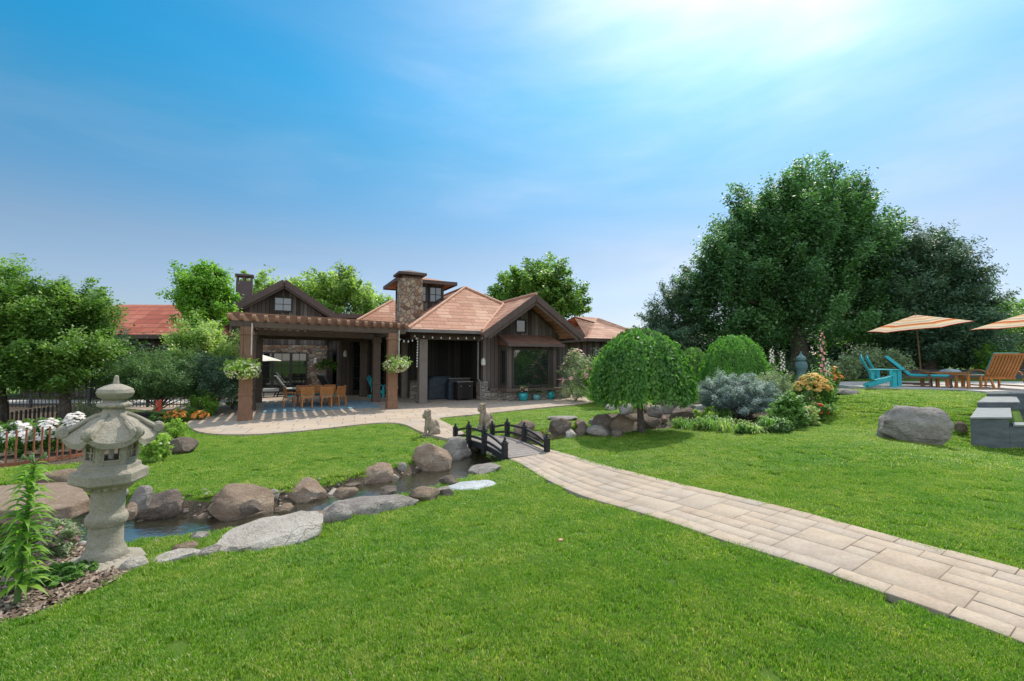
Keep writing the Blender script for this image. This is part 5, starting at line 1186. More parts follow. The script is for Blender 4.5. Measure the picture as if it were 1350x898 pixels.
def stripe_mat():
    t = NT('striped_canvas'); a = t.n('Attribute', attribute_name='rnd')
    cols = [(0, (.78, .60, .40)), (.16, (.62, .20, .04)), (.20, (.80, .62, .42)), (.34, (.70, .40, .12)), (.40, (.80, .66, .46)), (.50, (.40, .40, .34)), (.54, (.80, .60, .36)), (.64, (.62, .08, .02)), (.70, (.70, .36, .08)), (.76, (.80, .64, .44)), (.88, (.45, .44, .38)), (.91, (.80, .62, .42)), (.97, (.55, .08, .03))]
    c = t.ramp(a.outputs['Fac'], cols, 'CONSTANT'); t.l(c, t.p.inputs['Base Color']); t.p.inputs['Roughness'].default_value = .9
    tr = t.n('BsdfTranslucent'); t.l(c, tr.inputs['Color']); ms = t.n('MixShader'); ms.inputs[0].default_value = .45; t.l(t.p.outputs[0], ms.inputs[1]); t.l(tr.outputs[0], ms.inputs[2]); t.l(ms.outputs[0], t.o.inputs['Surface']); return t.m
stripe = stripe_mat()
umbrella('orange and cream striped umbrella tilted over the teal lounger', (14.1, 15.7, DECKZ), 1.4, 2.0, 2.42, stripe, tilt=(0, math.radians(-9)), rz=math.radians(12), group='striped umbrellas by the pool', lean=(-.18, 0))
umbrella('striped umbrella cut off by the right edge of the photo', (14.9, 12.6, DECKZ), 1.55, 1.82, 2.3, stripe, tilt=(0, math.radians(-4)), rz=math.radians(5), group='striped umbrellas by the pool', lean=(-.1, 0))
white_c = mat('white_canvas', [(.3, (.62, .58, .52)), (.7, (.72, .69, .63))], 6, .9, .05)
umbrella('cream umbrella behind the left pergola post', hw(-.95, 24.0), 1.1, 1.72, 2.08, white_c, n=8)
# back courtyard lounge furniture
pale = mat('pale_cushion', [(.3, (.50, .55, .54)), (.7, (.62, .66, .65))], 20, .9, .1)
def HX(px, py, z=0.0): g = atH(px, py, CZ - z); return g
for px, py, cm, lab, rz_ in ((377, 522.5, pale, 'pale cushioned lounger right of the left post, in the sunny courtyard', 100), (306, 524, pale, 'pale cushioned lounger seen left of the left pergola post', 60), (434, 519.5, mat('slate_blue_cushion', [(.3, (.10, .15, .19)), (.7, (.17, .23, .28))], 20, .8, .1), 'reclined slate blue lounger behind the dining table', 115)):
    g = HX(px, py); chaise(lab, g, HA + math.radians(rz_), iron_m, cm, name='patio_lounger', group='loungers in the courtyard', ang=.95)
g = HX(357, 523); o = empty('ottoman', g, HA, 'low cream cushioned ottoman beside the pale lounger', 'ottoman'); m = MB(); m.bx(-.35, .35, -.3, .3, .26, .38); m.build('cushion', pale, o, bevel=.03)
for sx in (-1, 1):
    for sy in (-1, 1): l = MB(); l.tube([(sx * .3, sy * .25, 0), (sx * .3, sy * .25, .26)], .015, 6); l.build('leg', iron_m, o)
# ------------------------------------------------------------------ rug, dining table and chairs
def rug_mat():
    t = NT('rug_weave'); co = t.coord(); v = t.n('TexChecker'); v.inputs['Scale'].default_value = 6; v.inputs['Color1'].default_value = (.10, .22, .30, 1); v.inputs['Color2'].default_value = (.22, .33, .38, 1); t.l(co, v.inputs['Vector'])
    w_ = t.noise(co, 5, 4); t.l(t.mix(.5, v.outputs['Color'], t.ramp(w_, [(.35, (.08, .18, .25)), (.65, (.30, .38, .40))])), t.p.inputs['Base Color']); t.p.inputs['Roughness'].default_value = .95; return t.m
m = MB(); o = empty('outdoor_rug', hw(1.4, 19.1, .004), HA, 'faded blue patterned rug under the dining table', 'rug'); m.bx(-1.9, 2.0, -1.75, 1.55, .002, .014); m.build('rug', rug_mat(), o)
tb = empty('dining_table', hw(1.25, 19.1, .014), HA, 'teak dining table standing on the blue rug', 'table'); m = MB(); m.prism([(x, y) for x, y in [(-.85, -.35), (-.7, -.46), (.7, -.46), (.85, -.35), (.85, .35), (.7, .46), (-.7, .46), (-.85, .35)]], .70, .735); m.box((0, -.36, .66), (1.4, .03, .08)); m.box((0, .36, .66), (1.4, .03, .08)); m.build('tabletop', teak, tb, bevel=.005)
for sx in (-1, 1):
    for sy in (-1, 1): l = MB(); l.box((sx * .66, sy * .32, .33), (.075, .075, .66)); l.build('leg', teak, tb, bevel=.004)
def dchair():
    o = empty('dining_chair', (0, 0, 0), 0); s = MB(); s.box((0, 0, .43), (.48, .46, .04)); s.build('seat', teak, o, bevel=.004)
    c = MB(); c.box((0, -.01, .47), (.44, .42, .05)); c.build('cushion', tealc, o, bevel=.02)
    b = MB()
    for k in range(9):
        a = (k / 8 - .5) * 1.5; x = math.sin(a) * .27 / math.sin(.75) ; y = .20 + (math.cos(a) - 1) * .22; b.beam((x, y, .40), (x * 1.03, y + .06, .86), .052, .016, up=(0, 1, 0))
    pts = [(math.sin((k / 8 - .5) * 1.5) * .283 / math.sin(.75) * 1.0, .26 + (math.cos((k / 8 - .5) * 1.5) - 1) * .22, .87) for k in range(9)]
    for p, q in zip(pts, pts[1:]): b.beam(p, q, .03, .05)
    b.build('backrest', teak, o, bevel=.002)
    for sx in (-1, 1):
        for sy, tt in ((-.2, 0), (.22, .05)): l = MB(); l.beam((sx * .21, sy, .41), (sx * .22, sy + tt * 1.2, 0), .045, .045, up=(0, 1, 0)); l.build('leg', teak, o)
        a = MB(); a.box((sx * .26, -.02, .64), (.05, .40, .025)); a.box((sx * .26, -.2, .53), (.035, .035, .22)); a.build('armrest', teak, o, bevel=.003)
    return o
ch0 = dchair(); spots = [((1.0, 18.55), 180, 'slat backed teak dining chair at the near side of the table, left one'), ((1.88, 18.6), 176, 'slat backed teak dining chair at the near side of the table, right one'), ((.22, 19.25), 100, 'teak dining chair at the left end of the table'), ((2.62, 19.4), -88, 'teak dining chair at the right end of the table'), ((2.45, 18.75), -140, 'teak dining chair at the near right corner of the table'),
    ((.85, 20.15), 5, 'teak dining chair at the far side of the table, left one'), ((1.5, 20.2), 0, 'teak dining chair at the far side of the table, middle one'), ((2.15, 20.2), -6, 'teak dining chair at the far side of the table, right one')]
tb.scale = (.76, .76, .84)
for i, ((x, y), a, lab) in enumerate(spots):
    x = 1.25 + (x - 1.42) * .76; y = 19.1 + (y - 19.35) * .76
    c = ch0 if i == 0 else copy_tree(ch0); c.scale = (.76, .76, .84); c.location = hw(x, y, .014); c.rotation_euler = (0, 0, HA + math.radians(a)); props(c, lab, 'chair', 'teak chairs round the dining table')
# ------------------------------------------------------------------ grills
cov = mat('navy_cover', [(.3, (.012, .02, .028)), (.7, (.03, .045, .06))], 8, .6, .4, .02)
def covered(label, hx, hy, w, d, h, dome=.12, rz=0):
    o = empty('covered_grill', hw(hx, hy), HA + rz, label, 'grill', 'covered grills on the porch'); m = MB(); n = 8
    prof = [(1.06, 0.0), (1.03, .25), (1.0, .7), (.97, .8), (.88, .92), (.7, 1.0)]
    vs = []; N = 24
    for s_, z in prof:
        for j in range(N):
            a = 2 * math.pi * j / N; ca, sa = math.cos(a), math.sin(a); e = .25; x = abs(ca) ** e * (1 if ca > 0 else -1); y = abs(sa) ** e * (1 if sa > 0 else -1); wr = 1 + .025 * math.sin(5 * a * 2 + z * 3) * (1 - z * .5)
            vs.append((x * w / 2 * s_ * wr, y * d / 2 * s_ * wr, .03 + z * h))
    fs = [(i * N + j, i * N + (j + 1) % N, (i + 1) * N + (j + 1) % N, (i + 1) * N + j) for i in range(len(prof) - 1) for j in range(N)] + [tuple(range(N))[::-1], tuple(range((len(prof) - 1) * N, len(prof) * N))]
    m.add(vs, fs); m.build('cover', cov, o, True)
    for sx in (-1, 1):
        wl = MB(); wl.tube([(sx * w * .4 - .02, -d * .4, .03), (sx * w * .4 + .02, -d * .4, .03)], .03, 10); wl.build('caster', iron_m, o)
    return o
covered('wide grill under a dark navy cover against the porch wall', 6.55, 20.1, 1.25, .62, 1.0)
covered('narrow covered smoker in front of the wide covered grill', 6.95, 19.6, .5, .5, .85)
o = empty('storage_cart', hw(7.25, 18.98), HA, 'dark slatted storage cart with two knobs beside the porch corner', 'cart'); m = MB(); m.bx(-.36, .36, -.25, .25, .08, .80); m.build('cabinet', board_mat('cart_boards', [(.2, (.018, .014, .013)), (.8, (.045, .036, .033))], .12), o, bevel=.006); m = MB(); m.bx(-.38, .38, -.27, .27, .802, .83); m.build('top', mat('steel_top', (.25, .25, .25), 5, .35, .05, metallic=.6), o, bevel=.004)
for x in (-.2, .2): m = MB(); m.ball((x, -.27, .62), .035, 10, 6); m.build('handle', mat('steel_top', ()), o, True)
for sx in (-1, 1): m = MB(); m.tube([(sx * .28 - .02, -.2, .04), (sx * .28 + .02, -.2, .04)], .04, 10); m.build('caster', iron_m, o)
o = empty('bar_counter', hw(7.35, 20.0), HA, 'dark bar counter with steel inset behind the storage cart', 'counter'); m = MB(); m.bx(-.5, .5, -.3, .3, 0, .9); m.build('cabinet', darkpost_m, o); m = MB(); m.bx(-.54, .54, -.34, .34, .902, .95); m.build('countertop', mat('counter_granite', [(.3, (.12, .11, .10)), (.7, (.2, .19, .18))], 20, .4, 0), o, bevel=.005)
m = MB(); m.bx(-.1, .4, -.315, -.303, .66, .84); m.build('drawer', iron_m, o)

# ------------------------------------------------------------------ left fences
rust = mat('rust_iron', [(.3, (.20, .065, .03)), (.7, (.34, .13, .07))], 12, .8, .2)
pts = [(-40, 622, 55), (-28, 621, 54), (-17, 620, 53), (-5, 618.5, 51), (7, 617, 47), (20, 616, 48.5), (33, 614, 47), (43.6, 613, 48), (54, 611.5, 48), (64, 610, 47), (74.5, 608, 47), (82, 607, 31), (92, 605.5, 26), (100.5, 604, 21), (109, 602, 18)]
base = [Vector(G(p[0], p[1])) for p in pts]; o = empty('rusty_fence', base[7], 0, 'low rusty metal fence of upright bars in front of white roses', 'fence')
for p, b in zip(pts, base):
    m = MB(base[7]); m.box(b + Vector((0, 0, p[2] / F * b.y / 2)), (.024, .014, p[2] / F * b.y)); m.build('bar', rust, o)
m = MB(base[7])
for a, b in zip(base, base[1:]): m.beam(a + Vector((0, 0, .05)), b + Vector((0, 0, .05)), .025, .05)
m.build('rail', rust, o)
m = MB(base[7])
for i, (a, b) in enumerate(zip(base, base[1:])):
    for k in range(6): z = -.02 - k * .045; m.beam(a + Vector((.04, -.12, z)), b + Vector((.04, -.12, z)), .005, .005)
    for k in range(3): p = a.lerp(b, k / 3) + Vector((.04, -.12, 0)); m.beam(p + Vector((0, 0, .02)), p + Vector((0, 0, -.26)), .005, .005)
m.build('wire_mesh', iron_m, o)
dk_m = timber_mat('dark_stake', [(.3, (.03, .022, .018)), (.7, (.07, .055, .045))])
pk = [(-30, 571), (-18, 569), (-6, 567), (1, 566), (8, 565), (15, 563.5), (21, 562), (27, 561), (33.5, 560), (39, 559), (45, 558), (50.5, 557), (57, 556), (63, 554.5), (69, 553), (75, 552), (81, 551)]
bs = [Vector(G(*p)) for p in pk]; o = empty('stake_fence', bs[8], 0, 'row of short dark stakes across the small lawn at left', 'fence')
for b in bs: m = MB(bs[8]); m.box(b + Vector((0, 0, .2)), (.045, .03, .44)); m.build('stake', dk_m, o)
m = MB(bs[8])
for a, b in zip(bs, bs[1:]):
    for z in (.12, .34): m.beam(a + Vector((0, 0, z)), b + Vector((0, 0, z)), .006, .006)
m.build('wire', iron_m, o)
o = empty('iron_fence', (-17.5, 17.2, -.05), 0, 'tall black iron fence in the shade under the left tree', 'fence')
for k in range(6): m = MB(); x = -5 + k * 2.2; m.bx(x - .04, x + .04, -.04, .04, 0, 1.35); m.ball((x, 0, 1.39), .05, 8, 6); m.build('post', iron_m, o)
for k in range(5):
    m = MB(); x0 = -5 + k * 2.2
    for z in (.15, 1.2): m.bx(x0 + .05, x0 + 2.15, -.015, .015, z - .02, z + .02)
    for q in range(1, 16): x = x0 + q * 2.2 / 16; m.bx(x - .009, x + .009, -.009, .009, .03, 1.28)
    m.build('panel', iron_m, o)
# pale path beyond the fence
m = drape('walkway', [(-28, 18.2), (-10.6, 19.0), (-10.2, 20.2), (-28, 20.4)], deck_m, .03, 1.0)
# low dark wall behind the pool
o = empty('retaining_wall', (22, 21, .85), 0, 'low dark wall along the back of the pool terrace', 'wall'); m = MB(); m.bx(-7.5, 9, -.15, .15, -.3, .42); m.build('wall', slate, o, bevel=.01); m = MB(); m.bx(-7.55, 9.05, -.2, .2, .422, .48); m.build('coping', iron_m, o)
# fallen blossom on the lawn
g = G(739, 716); o = empty('fallen_blossom', g + Vector((0, 0, .03)), .4, 'small pink and red fallen blossom lying on the lawn', 'blossom'); m = MB()
for k in range(5): a = k * 1.2566; m.ball((math.cos(a) * .012, math.sin(a) * .012, 0), (.012, .009, .006), 8, 5)
m.build('petals', mat('pink_petal', [(.3, (.55, .18, .12)), (.7, (.72, .40, .34))], 60, .7, 0), o, True)
# ================================================================== FOLIAGE
def unit(v): return v / np.maximum(np.linalg.norm(v, axis=-1, keepdims=True), 1e-9)
def leaf_cards(P_, N, Tn, L_, W_):
    N = unit(N); Tn = unit(Tn - N * (Tn * N).sum(-1, keepdims=True)); B = np.cross(N, Tn)
    t = Tn * (L_[:, None] / 2); b = B * (W_[:, None] / 2); f = N * (W_[:, None] * .18)
    V = np.stack([P_ - t, P_ + b - f - t * .1, P_ + t, P_ - b - f - t * .1], 1).reshape(-1, 3); return V, np.arange(len(V)).reshape(-1, 4)
def foliage(name, P_, N, Tn, L_, W_, m, rnd, parent=None):
    V, Fc = leaf_cards(P_, N, Tn, L_, W_); return np_mesh(name, V, Fc, m, parent, rnd=rnd)
def lm(name, d, mid, l, trans=.4): return leafmat(name, [(0, d), (.5, mid), (1, l)], trans)
GREENS = {
 'hawthorn': lm('leaf_hawthorn', (0.055, 0.110, 0.023), (0.122, 0.220, 0.045), (0.265, 0.375, 0.101), .35),
 'bright': lm('leaf_bright', (0.089, 0.185, 0.028), (0.166, 0.297, 0.048), (0.289, 0.411, 0.088), .45),
 'variegated': lm('leaf_pale', (0.144, 0.234, 0.064), (0.285, 0.384, 0.126), (0.477, 0.486, 0.239), .35),
 'willow': lm('leaf_willow', (0.046, 0.103, 0.034), (0.097, 0.183, 0.063), (0.191, 0.282, 0.105), .25),
 'bluegreen': lm('leaf_bluegreen', (0.035, 0.075, 0.045), (0.069, 0.129, 0.079), (0.135, 0.204, 0.125), .2),
 'ash': lm('leaf_ash', (0.042, 0.101, 0.047), (0.089, 0.186, 0.077), (0.188, 0.343, 0.129), .28),
 'dark': lm('leaf_dark', (0.025, 0.054, 0.025), (0.052, 0.102, 0.042), (0.107, 0.179, 0.072), .2),
 'pine': lm('leaf_pine', (0.031, 0.073, 0.040), (0.065, 0.130, 0.069), (0.137, 0.226, 0.122), .12),
 'mulberry': lm('leaf_mulberry', (0.038, 0.108, 0.020), (0.086, 0.208, 0.039), (0.209, 0.359, 0.078), .4),
 'mound': lm('leaf_weeping', (0.052, 0.136, 0.025), (0.102, 0.241, 0.042), (0.190, 0.358, 0.070), .4),
 'spruce': lm('leaf_spruce', (0.102, 0.147, 0.142), (0.226, 0.295, 0.285), (0.403, 0.482, 0.472), .15),
 'chartreuse': lm('leaf_chartreuse', (0.154, 0.253, 0.045), (0.284, 0.403, 0.086), (0.454, 0.483, 0.156), .4),
 'sage': lm('leaf_sage', (0.134, 0.183, 0.103), (0.243, 0.302, 0.173), (0.395, 0.435, 0.296), .25),
 'garden': lm('leaf_garden', (0.057, 0.136, 0.028), (0.112, 0.221, 0.047), (0.210, 0.340, 0.091), .35),
 'far': lm('leaf_far', (0.139, 0.192, 0.067), (0.246, 0.309, 0.121), (0.373, 0.417, 0.194), .5),
}
def fmat(name, a, b): return leafmat(name, [(0, a), (1, b)], .3, .6, (1, 1, 1))
FL = {'white': fmat('petal_white', (.62, .55, .52), (.85, .82, .78)), 'pink': fmat('petal_pink', (.70, .28, .32), (.82, .55, .52)), 'orange': fmat('petal_orange', (.70, .22, .03), (.78, .38, .08)),
      'red': fmat('petal_red', (.45, .02, .015), (.68, .08, .04)), 'yellow': fmat('petal_amber', (.62, .38, .08), (.75, .52, .17)), 'mauve': fmat('petal_mauve', (.38, .20, .24), (.60, .38, .40)), 'cream': fmat('petal_cream', (.62, .62, .40), (.80, .76, .55)), 'rust': fmat('petal_rust', (.35, .09, .03), (.55, .18, .07))}
bark = mat('bark', [(.3, (.045, .034, .027)), (.5, (.10, .08, .066)), (.75, (.18, .15, .125))], 12, .95, .8, .02)
stem_m = mat('green_stem', [(.3, (.06, .12, .03)), (.7, (.12, .20, .06))], 20, .7, .1)

def crown_points(r, blobs, ncl, nleaf, rc, elong=1.0, upw=.45, surf=.5, low=-.55):
    bl = np.array(blobs, float); vol = bl[:, 3] * bl[:, 4] * bl[:, 5]; k = r.choice(len(bl), ncl, p=vol ** .85 / (vol ** .85).sum())
    d = unit(r.normal(0, 1, (ncl, 3))); d[:, 2] = np.where(d[:, 2] < low, -d[:, 2] * .6, d[:, 2]); d = unit(d); q = (surf + (1 - surf) * r.random(ncl) ** .6)
    C_ = bl[k, :3] + d * bl[k, 3:6] * q[:, None]; cr = r.random(ncl); sz = rc * r.uniform(.6, 1.35, ncl)
    j = r.integers(0, ncl, nleaf); o = unit(d[j] + np.array([0, 0, upw])); along = r.uniform(-1, 1.25, nleaf) * sz[j] * elong
    taper = np.clip(1.15 - .5 * (along / (sz[j] * elong) + 1) / 2, .3, 1.2); g = r.normal(0, .45, (nleaf, 3)) * (sz[j] * taper)[:, None]; g[:, 2] *= .75
    P_ = C_[j] + o * along[:, None] + g; N = unit(o * .35 + np.array([0, 0, .75]) + r.normal(0, .55, (nleaf, 3))); rnd = np.clip(.62 * cr[j] + .40 * r.random(nleaf), 0, 1)
    return P_, N, rnd, C_
def plant_base(px, pb, d=None, z=None):
    if d is None: return G(px, pb)
    x = (px - 675) / F * d; return Vector((x, d, Tz(x, d) if z is None else z))
def tree(name, label, base, blobs, ncl, nleaf, leaf, key, seed, tr=.15, th=1.5, group=None, rc=.5, elong=1.2, upw=.45, asp=.55, lean=(0, 0), nb=26, surf=.5, low=-.55, cat='tree'):
    """blobs local to the base"""
    r = np.random.default_rng(seed); o = empty(name, base, 0, label, cat, group)
    P_, N, rnd, C_ = crown_points(r, blobs, ncl, nleaf, rc, elong, upw, surf, low)
    L_ = leaf * r.uniform(.7, 1.3, nleaf); foliage('crown', P_, N, r.normal(0, 1, (nleaf, 3)), L_, L_ * asp, GREENS[key], rnd, o)
    t = MB(); top = Vector((lean[0], lean[1], th)); pts = [Vector((0, 0, -.1)), Vector((lean[0] * .2 + tr * .3, lean[1] * .2, th * .35)), Vector((lean[0] * .6 - tr * .2, lean[1] * .6, th * .7)), top]; t.tube(pts, [tr * 1.35, tr, tr * .9, tr * .8], 12)
    idx_ = r.choice(len(C_), min(nb, len(C_)), replace=False)
    for i in idx_:
        c = Vector(C_[i]); s = pts[2].lerp(top, r.random()); mid = s.lerp(c, .5) + Vector((0, 0, (c - s).length * r.uniform(-.02, .14))) + Vector(r.normal(0, .05, 3)) * (c - s).length; rr = tr * r.uniform(.25, .5); t.tube([s, s.lerp(mid, .5) + Vector((0, 0, .02)), mid, c], [rr, rr * .8, rr * .55, rr * .15], 6)
    t.build('trunk', bark, o, True); return o

def S(px, d): return px / F * d            # pixels to metres at depth d
# ---- left side trees
d = 12.8; b = plant_base(2, 0, d)
tree('crab_apple_tree', 'wide crab apple tree cut by the left edge, dense low crown', b, [(-.2, 0, 2.7, 1.9, 1.8, 1.25), (.1, -.4, 1.4, 1.9, 1.4, .85), (-1.6, .3, 2.5, 1.4, 1.5, 1.2), (.9, .2, 2.3, 1.0, 1.2, 1.0), (.3, -.3, 3.2, 1.2, 1.2, .75)], 210, 90000, .10, 'hawthorn', 11, .17, 1.3, 'crab apple trees at the left', .42, 1.2, .25, low=-.35)
d = 13.2; b = plant_base(88, 0, d)
tree('crab_apple_tree', 'crab apple tree with long feathery sprays reaching over the red roof', b, [(-.1, 0, 2.3, .95, 1.1, 1.1), (0, -.3, 1.3, 1.0, 1.0, .75), (-.6, 0, 3.0, .8, .9, .85), (.45, 0, 3.2, .35, .5, .5), (.15, -.2, 2.0, .9, 1.0, .7)], 140, 60000, .095, 'hawthorn', 12, .13, 1.2, 'crab apple trees at the left', .30, 1.7, .45, low=-.35)
d = 20.5; b = plant_base(265, 0, d)
tree('maple_tree', 'slender bright green tree rising between the red roof and the gable', b, [(0, 0, 4.9, .8, .9, 1.0), (.15, 0, 3.7, .8, .9, 1.2), (-.3, 0, 5.1, .55, .6, .6), (.45, 0, 4.4, .6, .7, 1.0)], 90, 30000, .14, 'bright', 13, .12, 2.6, None, .40, 1.4, .7)
d = 16.5; b = plant_base(270, 0, d)
tree('dogwood', 'pale yellow green leafy shrub under the slender tree', b, [(0, 0, 1.9, .9, 1.0, .8), (-.3, 0, 2.35, .4, .5, .5), (.4, 0, 1.7, .6, .7, .6), (0, 0, 1.2, .9, 1.0, .9)], 90, 30000, .11, 'variegated', 14, .07, .7, None, .33, 1.5, .8, cat='shrub')
d = 14.6; b = plant_base(213, 0, d)
tree('willow_shrub', 'large rounded dark green shrub behind the stone lantern', b, [(0, 0, .95, 1.2, 1.1, .90), (-.4, .1, .85, .9, .9, .8), (.5, 0, .8, .8, .9, .8)], 230, 70000, .068, 'willow', 15, .05, .3, None, .24, 1.3, .55, .35, surf=.72, low=-.3, cat='shrub')
d = 15.0; b = plant_base(286, 0, d)
tree('juniper', 'blue green conical shrub beside the left pergola post', b, [(0, 0, .9, .78, .7, .85), (-.25, 0, 1.2, .45, .45, .55)], 110, 30000, .065, 'bluegreen', 16, .05, .3, None, .2, 1.4, .8, .3, surf=.7, low=-.3, cat='shrub')
# dark shade trees behind the iron fence
GB = 'dark trees beyond the iron fence'
for i, (px, d, hh, w, lab) in enumerate([(-60, 21, 4.6, 3.2, 'dark tree farthest left beyond the iron fence'), (35, 24, 4.2, 3.0, 'dark tree in the shade behind the crab apples'), (120, 20.5, 3.0, 1.9, 'dark bushy tree in front of the red roofed building')]):
    b = plant_base(px, 0, d); tree('shade_tree', lab, b, [(0, 0, hh * .55, w, w * .7, hh * .45), (w * .4, 0, hh * .3, w * .7, w * .6, hh * .3)], 70, 9000, .17, 'dark', 20 + i, .14, 1.2, GB, .6, 1.0, .3, low=-.6)
# ---- behind the house
d = 46; b = plant_base(440, 0, d, 0)
tree('ash_tree', 'pale green tree filling the gap above the roof between gable and cupola', b, [(0, 0, 7.7, 3.6, 2.6, 2.5), (3.6, 0, 6.6, 2.0, 2.0, 1.4), (-3.6, 0, 7.6, 1.9, 2.0, 2.0), (.6, 0, 8.6, 2.2, 2.0, 1.7)], 120, 20000, .30, 'far', 31, .35, 4.0, 'trees behind the house', .8, 1.3, .5, .7)
d = 50; b = plant_base(340, 0, d, 0)
tree('ash_tree', 'pale treetop showing just right of the brown flue chimney', b, [(0, 0, 8.7, 2.0, 2.0, 2.3), (2.2, 0, 7.4, 2, 2, 2)], 40, 6500, .32, 'far', 32, .3, 4.0, 'trees behind the house', .8, 1.4, .6, .7)
d = 40; b = plant_base(706, 0, d, 0)
tree('maple_tree', 'mid green round tree behind the gable of the bay window', b, [(-.3, 0, 7.4, 3.2, 2.6, 2.5), (2.6, 0, 6.3, 2.0, 2.0, 1.5), (.6, 0, 8.9, 1.8, 1.7, 1.5), (-2.1, 0, 7.0, 1.7, 1.6, 1.7)], 120, 24000, .26, 'hawthorn', 33, .3, 3.6, 'trees behind the house', .7, 1.3, .5, .7)
# ---- right side big trees
d = 25; b = plant_base(1052, 0, d)
tree('green_ash_tree', 'very large dark green tree, tallest in the picture, with an open spreading crown', b,
     [(.3, 0, 6.6, 4.1, 3.4, 3.6), (-2.7, 0, 5.2, 2.7, 2.6, 2.9), (2.7, 0, 5.4, 2.5, 2.4, 3.0), (1.0, 0, 8.9, 2.2, 2.0, 2.0), (-4.0, .3, 3.4, 2.2, 2.0, 2.1), (.8, -.6, 2.8, 4.2, 2.6, 2.1), (-1.5, 0, 8.0, 2.1, 1.9, 1.9), (3.7, 0, 7.3, 1.2, 1.2, 1.3), (-3.4, 0, 6.6, 1.5, 1.5, 1.5)], 520, 230000, .175, 'ash', 41, .42, 3.6, None, .62, 1.55, .85, .5, nb=60, surf=.45)
d = 26; b = plant_base(902, 0, d)
tree('pine_tree', 'dark irregular pine at the left side of the big ash tree', b, [(0, 0, 3.6, 1.5, 1.5, 1.9), (-.9, 0, 2.7, 1.5, 1.3, 1.1), (.6, 0, 4.6, .8, .9, 1.0), (-.4, 0, 1.5, 1.8, 1.4, 1.1)], 120, 42000, .17, 'pine', 42, .16, 2.8, None, .42, 1.8, .35, .28)
d = 23; b = plant_base(1222, 0, d)
tree('pine_tree', 'large dark pine right of the big ash tree, behind the striped umbrella', b, [(0, 0, 3.8, 2.0, 2.0, 2.2), (-.6, 0, 5.6, 1.2, 1.2, 1.6), (.7, 0, 5.0, 1.2, 1.3, 1.5), (1.5, 0, 3.6, 1.1, 1.3, 1.3), (0, -.2, 1.7, 2.5, 2.0, 1.6), (-1.6, 0, 3.2, 1.0, 1.2, 1.6), (2.0, 0, 2.1, 1.2, 1.3, 1.2), (-.2, 0, 6.6, .7, .7, .9)], 360, 150000, .19, 'pine', 43, .28, 3.6, None, .5, 1.7, .5, .26, nb=40, surf=.4)
d = 24; b = plant_base(1345, 0, d)
tree('honey_locust', 'small loose tree at the right edge behind the second umbrella', b, [(0, 0, 2.0, 1.7, 1.5, 1.2), (-.8, 0, 2.9, 1.0, .9, .5), (1.2, 0, 2.2, 1.5, 1.5, 1.3)], 70, 12000, .10, 'garden', 44, .10, 1.3, None, .38, 1.8, .4, .5)
# trees out of frame to the right that the bay window reflects
for i, (x, y, hh) in enumerate([(31, 5, 6.5), (30, 12, 6)]):
    tree('border_tree', ['leafy tree beyond the right edge of the terrace, nearer one', 'leafy tree beyond the right edge of the terrace, farther one'][i], Vector((x, y, .8)), [(0, 0, hh * .55, 3.2, 3.2, hh * .5)], 60, 6000, .3, 'ash', 48 + i, .2, 2, 'border trees at the right', .9)
# ---- shrubs
def shrub(name, label, px, pb, w, h, key, leaf=.05, n=3500, d=None, fl=None, seed=0, dep=.9, rc=.3, asp=.5, group=None, upw=.6, elong=1.2, cat='shrub', surf=.65, z=None):
    b = plant_base(px, pb, d, z); dd = b.y; W_ = S(w, dd) / 2 / math.sqrt(1 + (b.x / b.y) ** 2); H_ = S(h, dd) * (1 if d is None else 1); r = np.random.default_rng(seed + 100)
    el = math.atan2(CZ - b.z, math.hypot(b.x, b.y)); dv = Vector((b.x, b.y, 0)).normalized(); b = b + dv * W_ * dep * .8; b.z = Tz(b.x, b.y) if z is None else z
    o = empty(name, b, 0, label, cat, group); H_ = max(.08, H_ - W_ * dep * .8 * math.sin(max(el, 0)))
    P_, N, rnd, C_ = crown_points(r, [(0, 0, H_ * .45, W_ * .92, W_ * dep * .92, H_ * .5), (0, 0, H_ * .16, W_ * .88, W_ * dep * .88, H_ * .2)], max(16, n // 80), n, min(W_, H_) * rc, elong, upw, surf, -.25)
    P_[:, 2] = np.maximum(P_[:, 2], .01); L_ = leaf * r.uniform(.7, 1.3, n); foliage('leaves', P_, N, r.normal(0, 1, (n, 3)) + np.array([0, 0, .4]), L_, L_ * asp, GREENS[key], rnd, o)
    st = MB()
    for k in range(7): c = Vector(C_[k % len(C_)]); st.tube([(0, 0, -.03), c * .5 + Vector((0, 0, .02)), c], [.018, .012, .005], 5)
    st.build('stems', bark, o)
    if fl:
        col, nf, sz, zmin = fl; k = 0; dirs = unit(r.normal(0, 1, (nf * 3, 3))); dirs = dirs[dirs[:, 2] > zmin][:nf]; q = dirs * np.array([W_ * .98, W_ * dep * .98, H_ * .56]) * r.uniform(.9, 1.08, (len(dirs), 1)) + np.array([0, 0, H_ * .45])
        PP = np.repeat(q, 6, 0); A_ = np.tile(np.arange(6) * 1.047, len(q)) + np.repeat(r.uniform(0, 6, len(q)), 6); nn = unit(np.repeat(dirs, 6, 0) + np.array([0, 0, .5]) + r.normal(0, .2, (len(PP), 3)))
        e1 = unit(np.cross(nn, np.array([.3, .8, .5]))); e2 = np.cross(nn, e1); tt = e1 * np.cos(A_)[:, None] + e2 * np.sin(A_)[:, None]
        s_ = sz * np.repeat(r.uniform(.7, 1.3, len(q)), 6); foliage('flowers', PP + tt * s_[:, None] * .5, nn + tt * .4, tt, s_, s_ * .75, FL[col], np.repeat(r.random(len(q)), 6) * .6 + r.random(len(PP)) * .4, o)
    return o
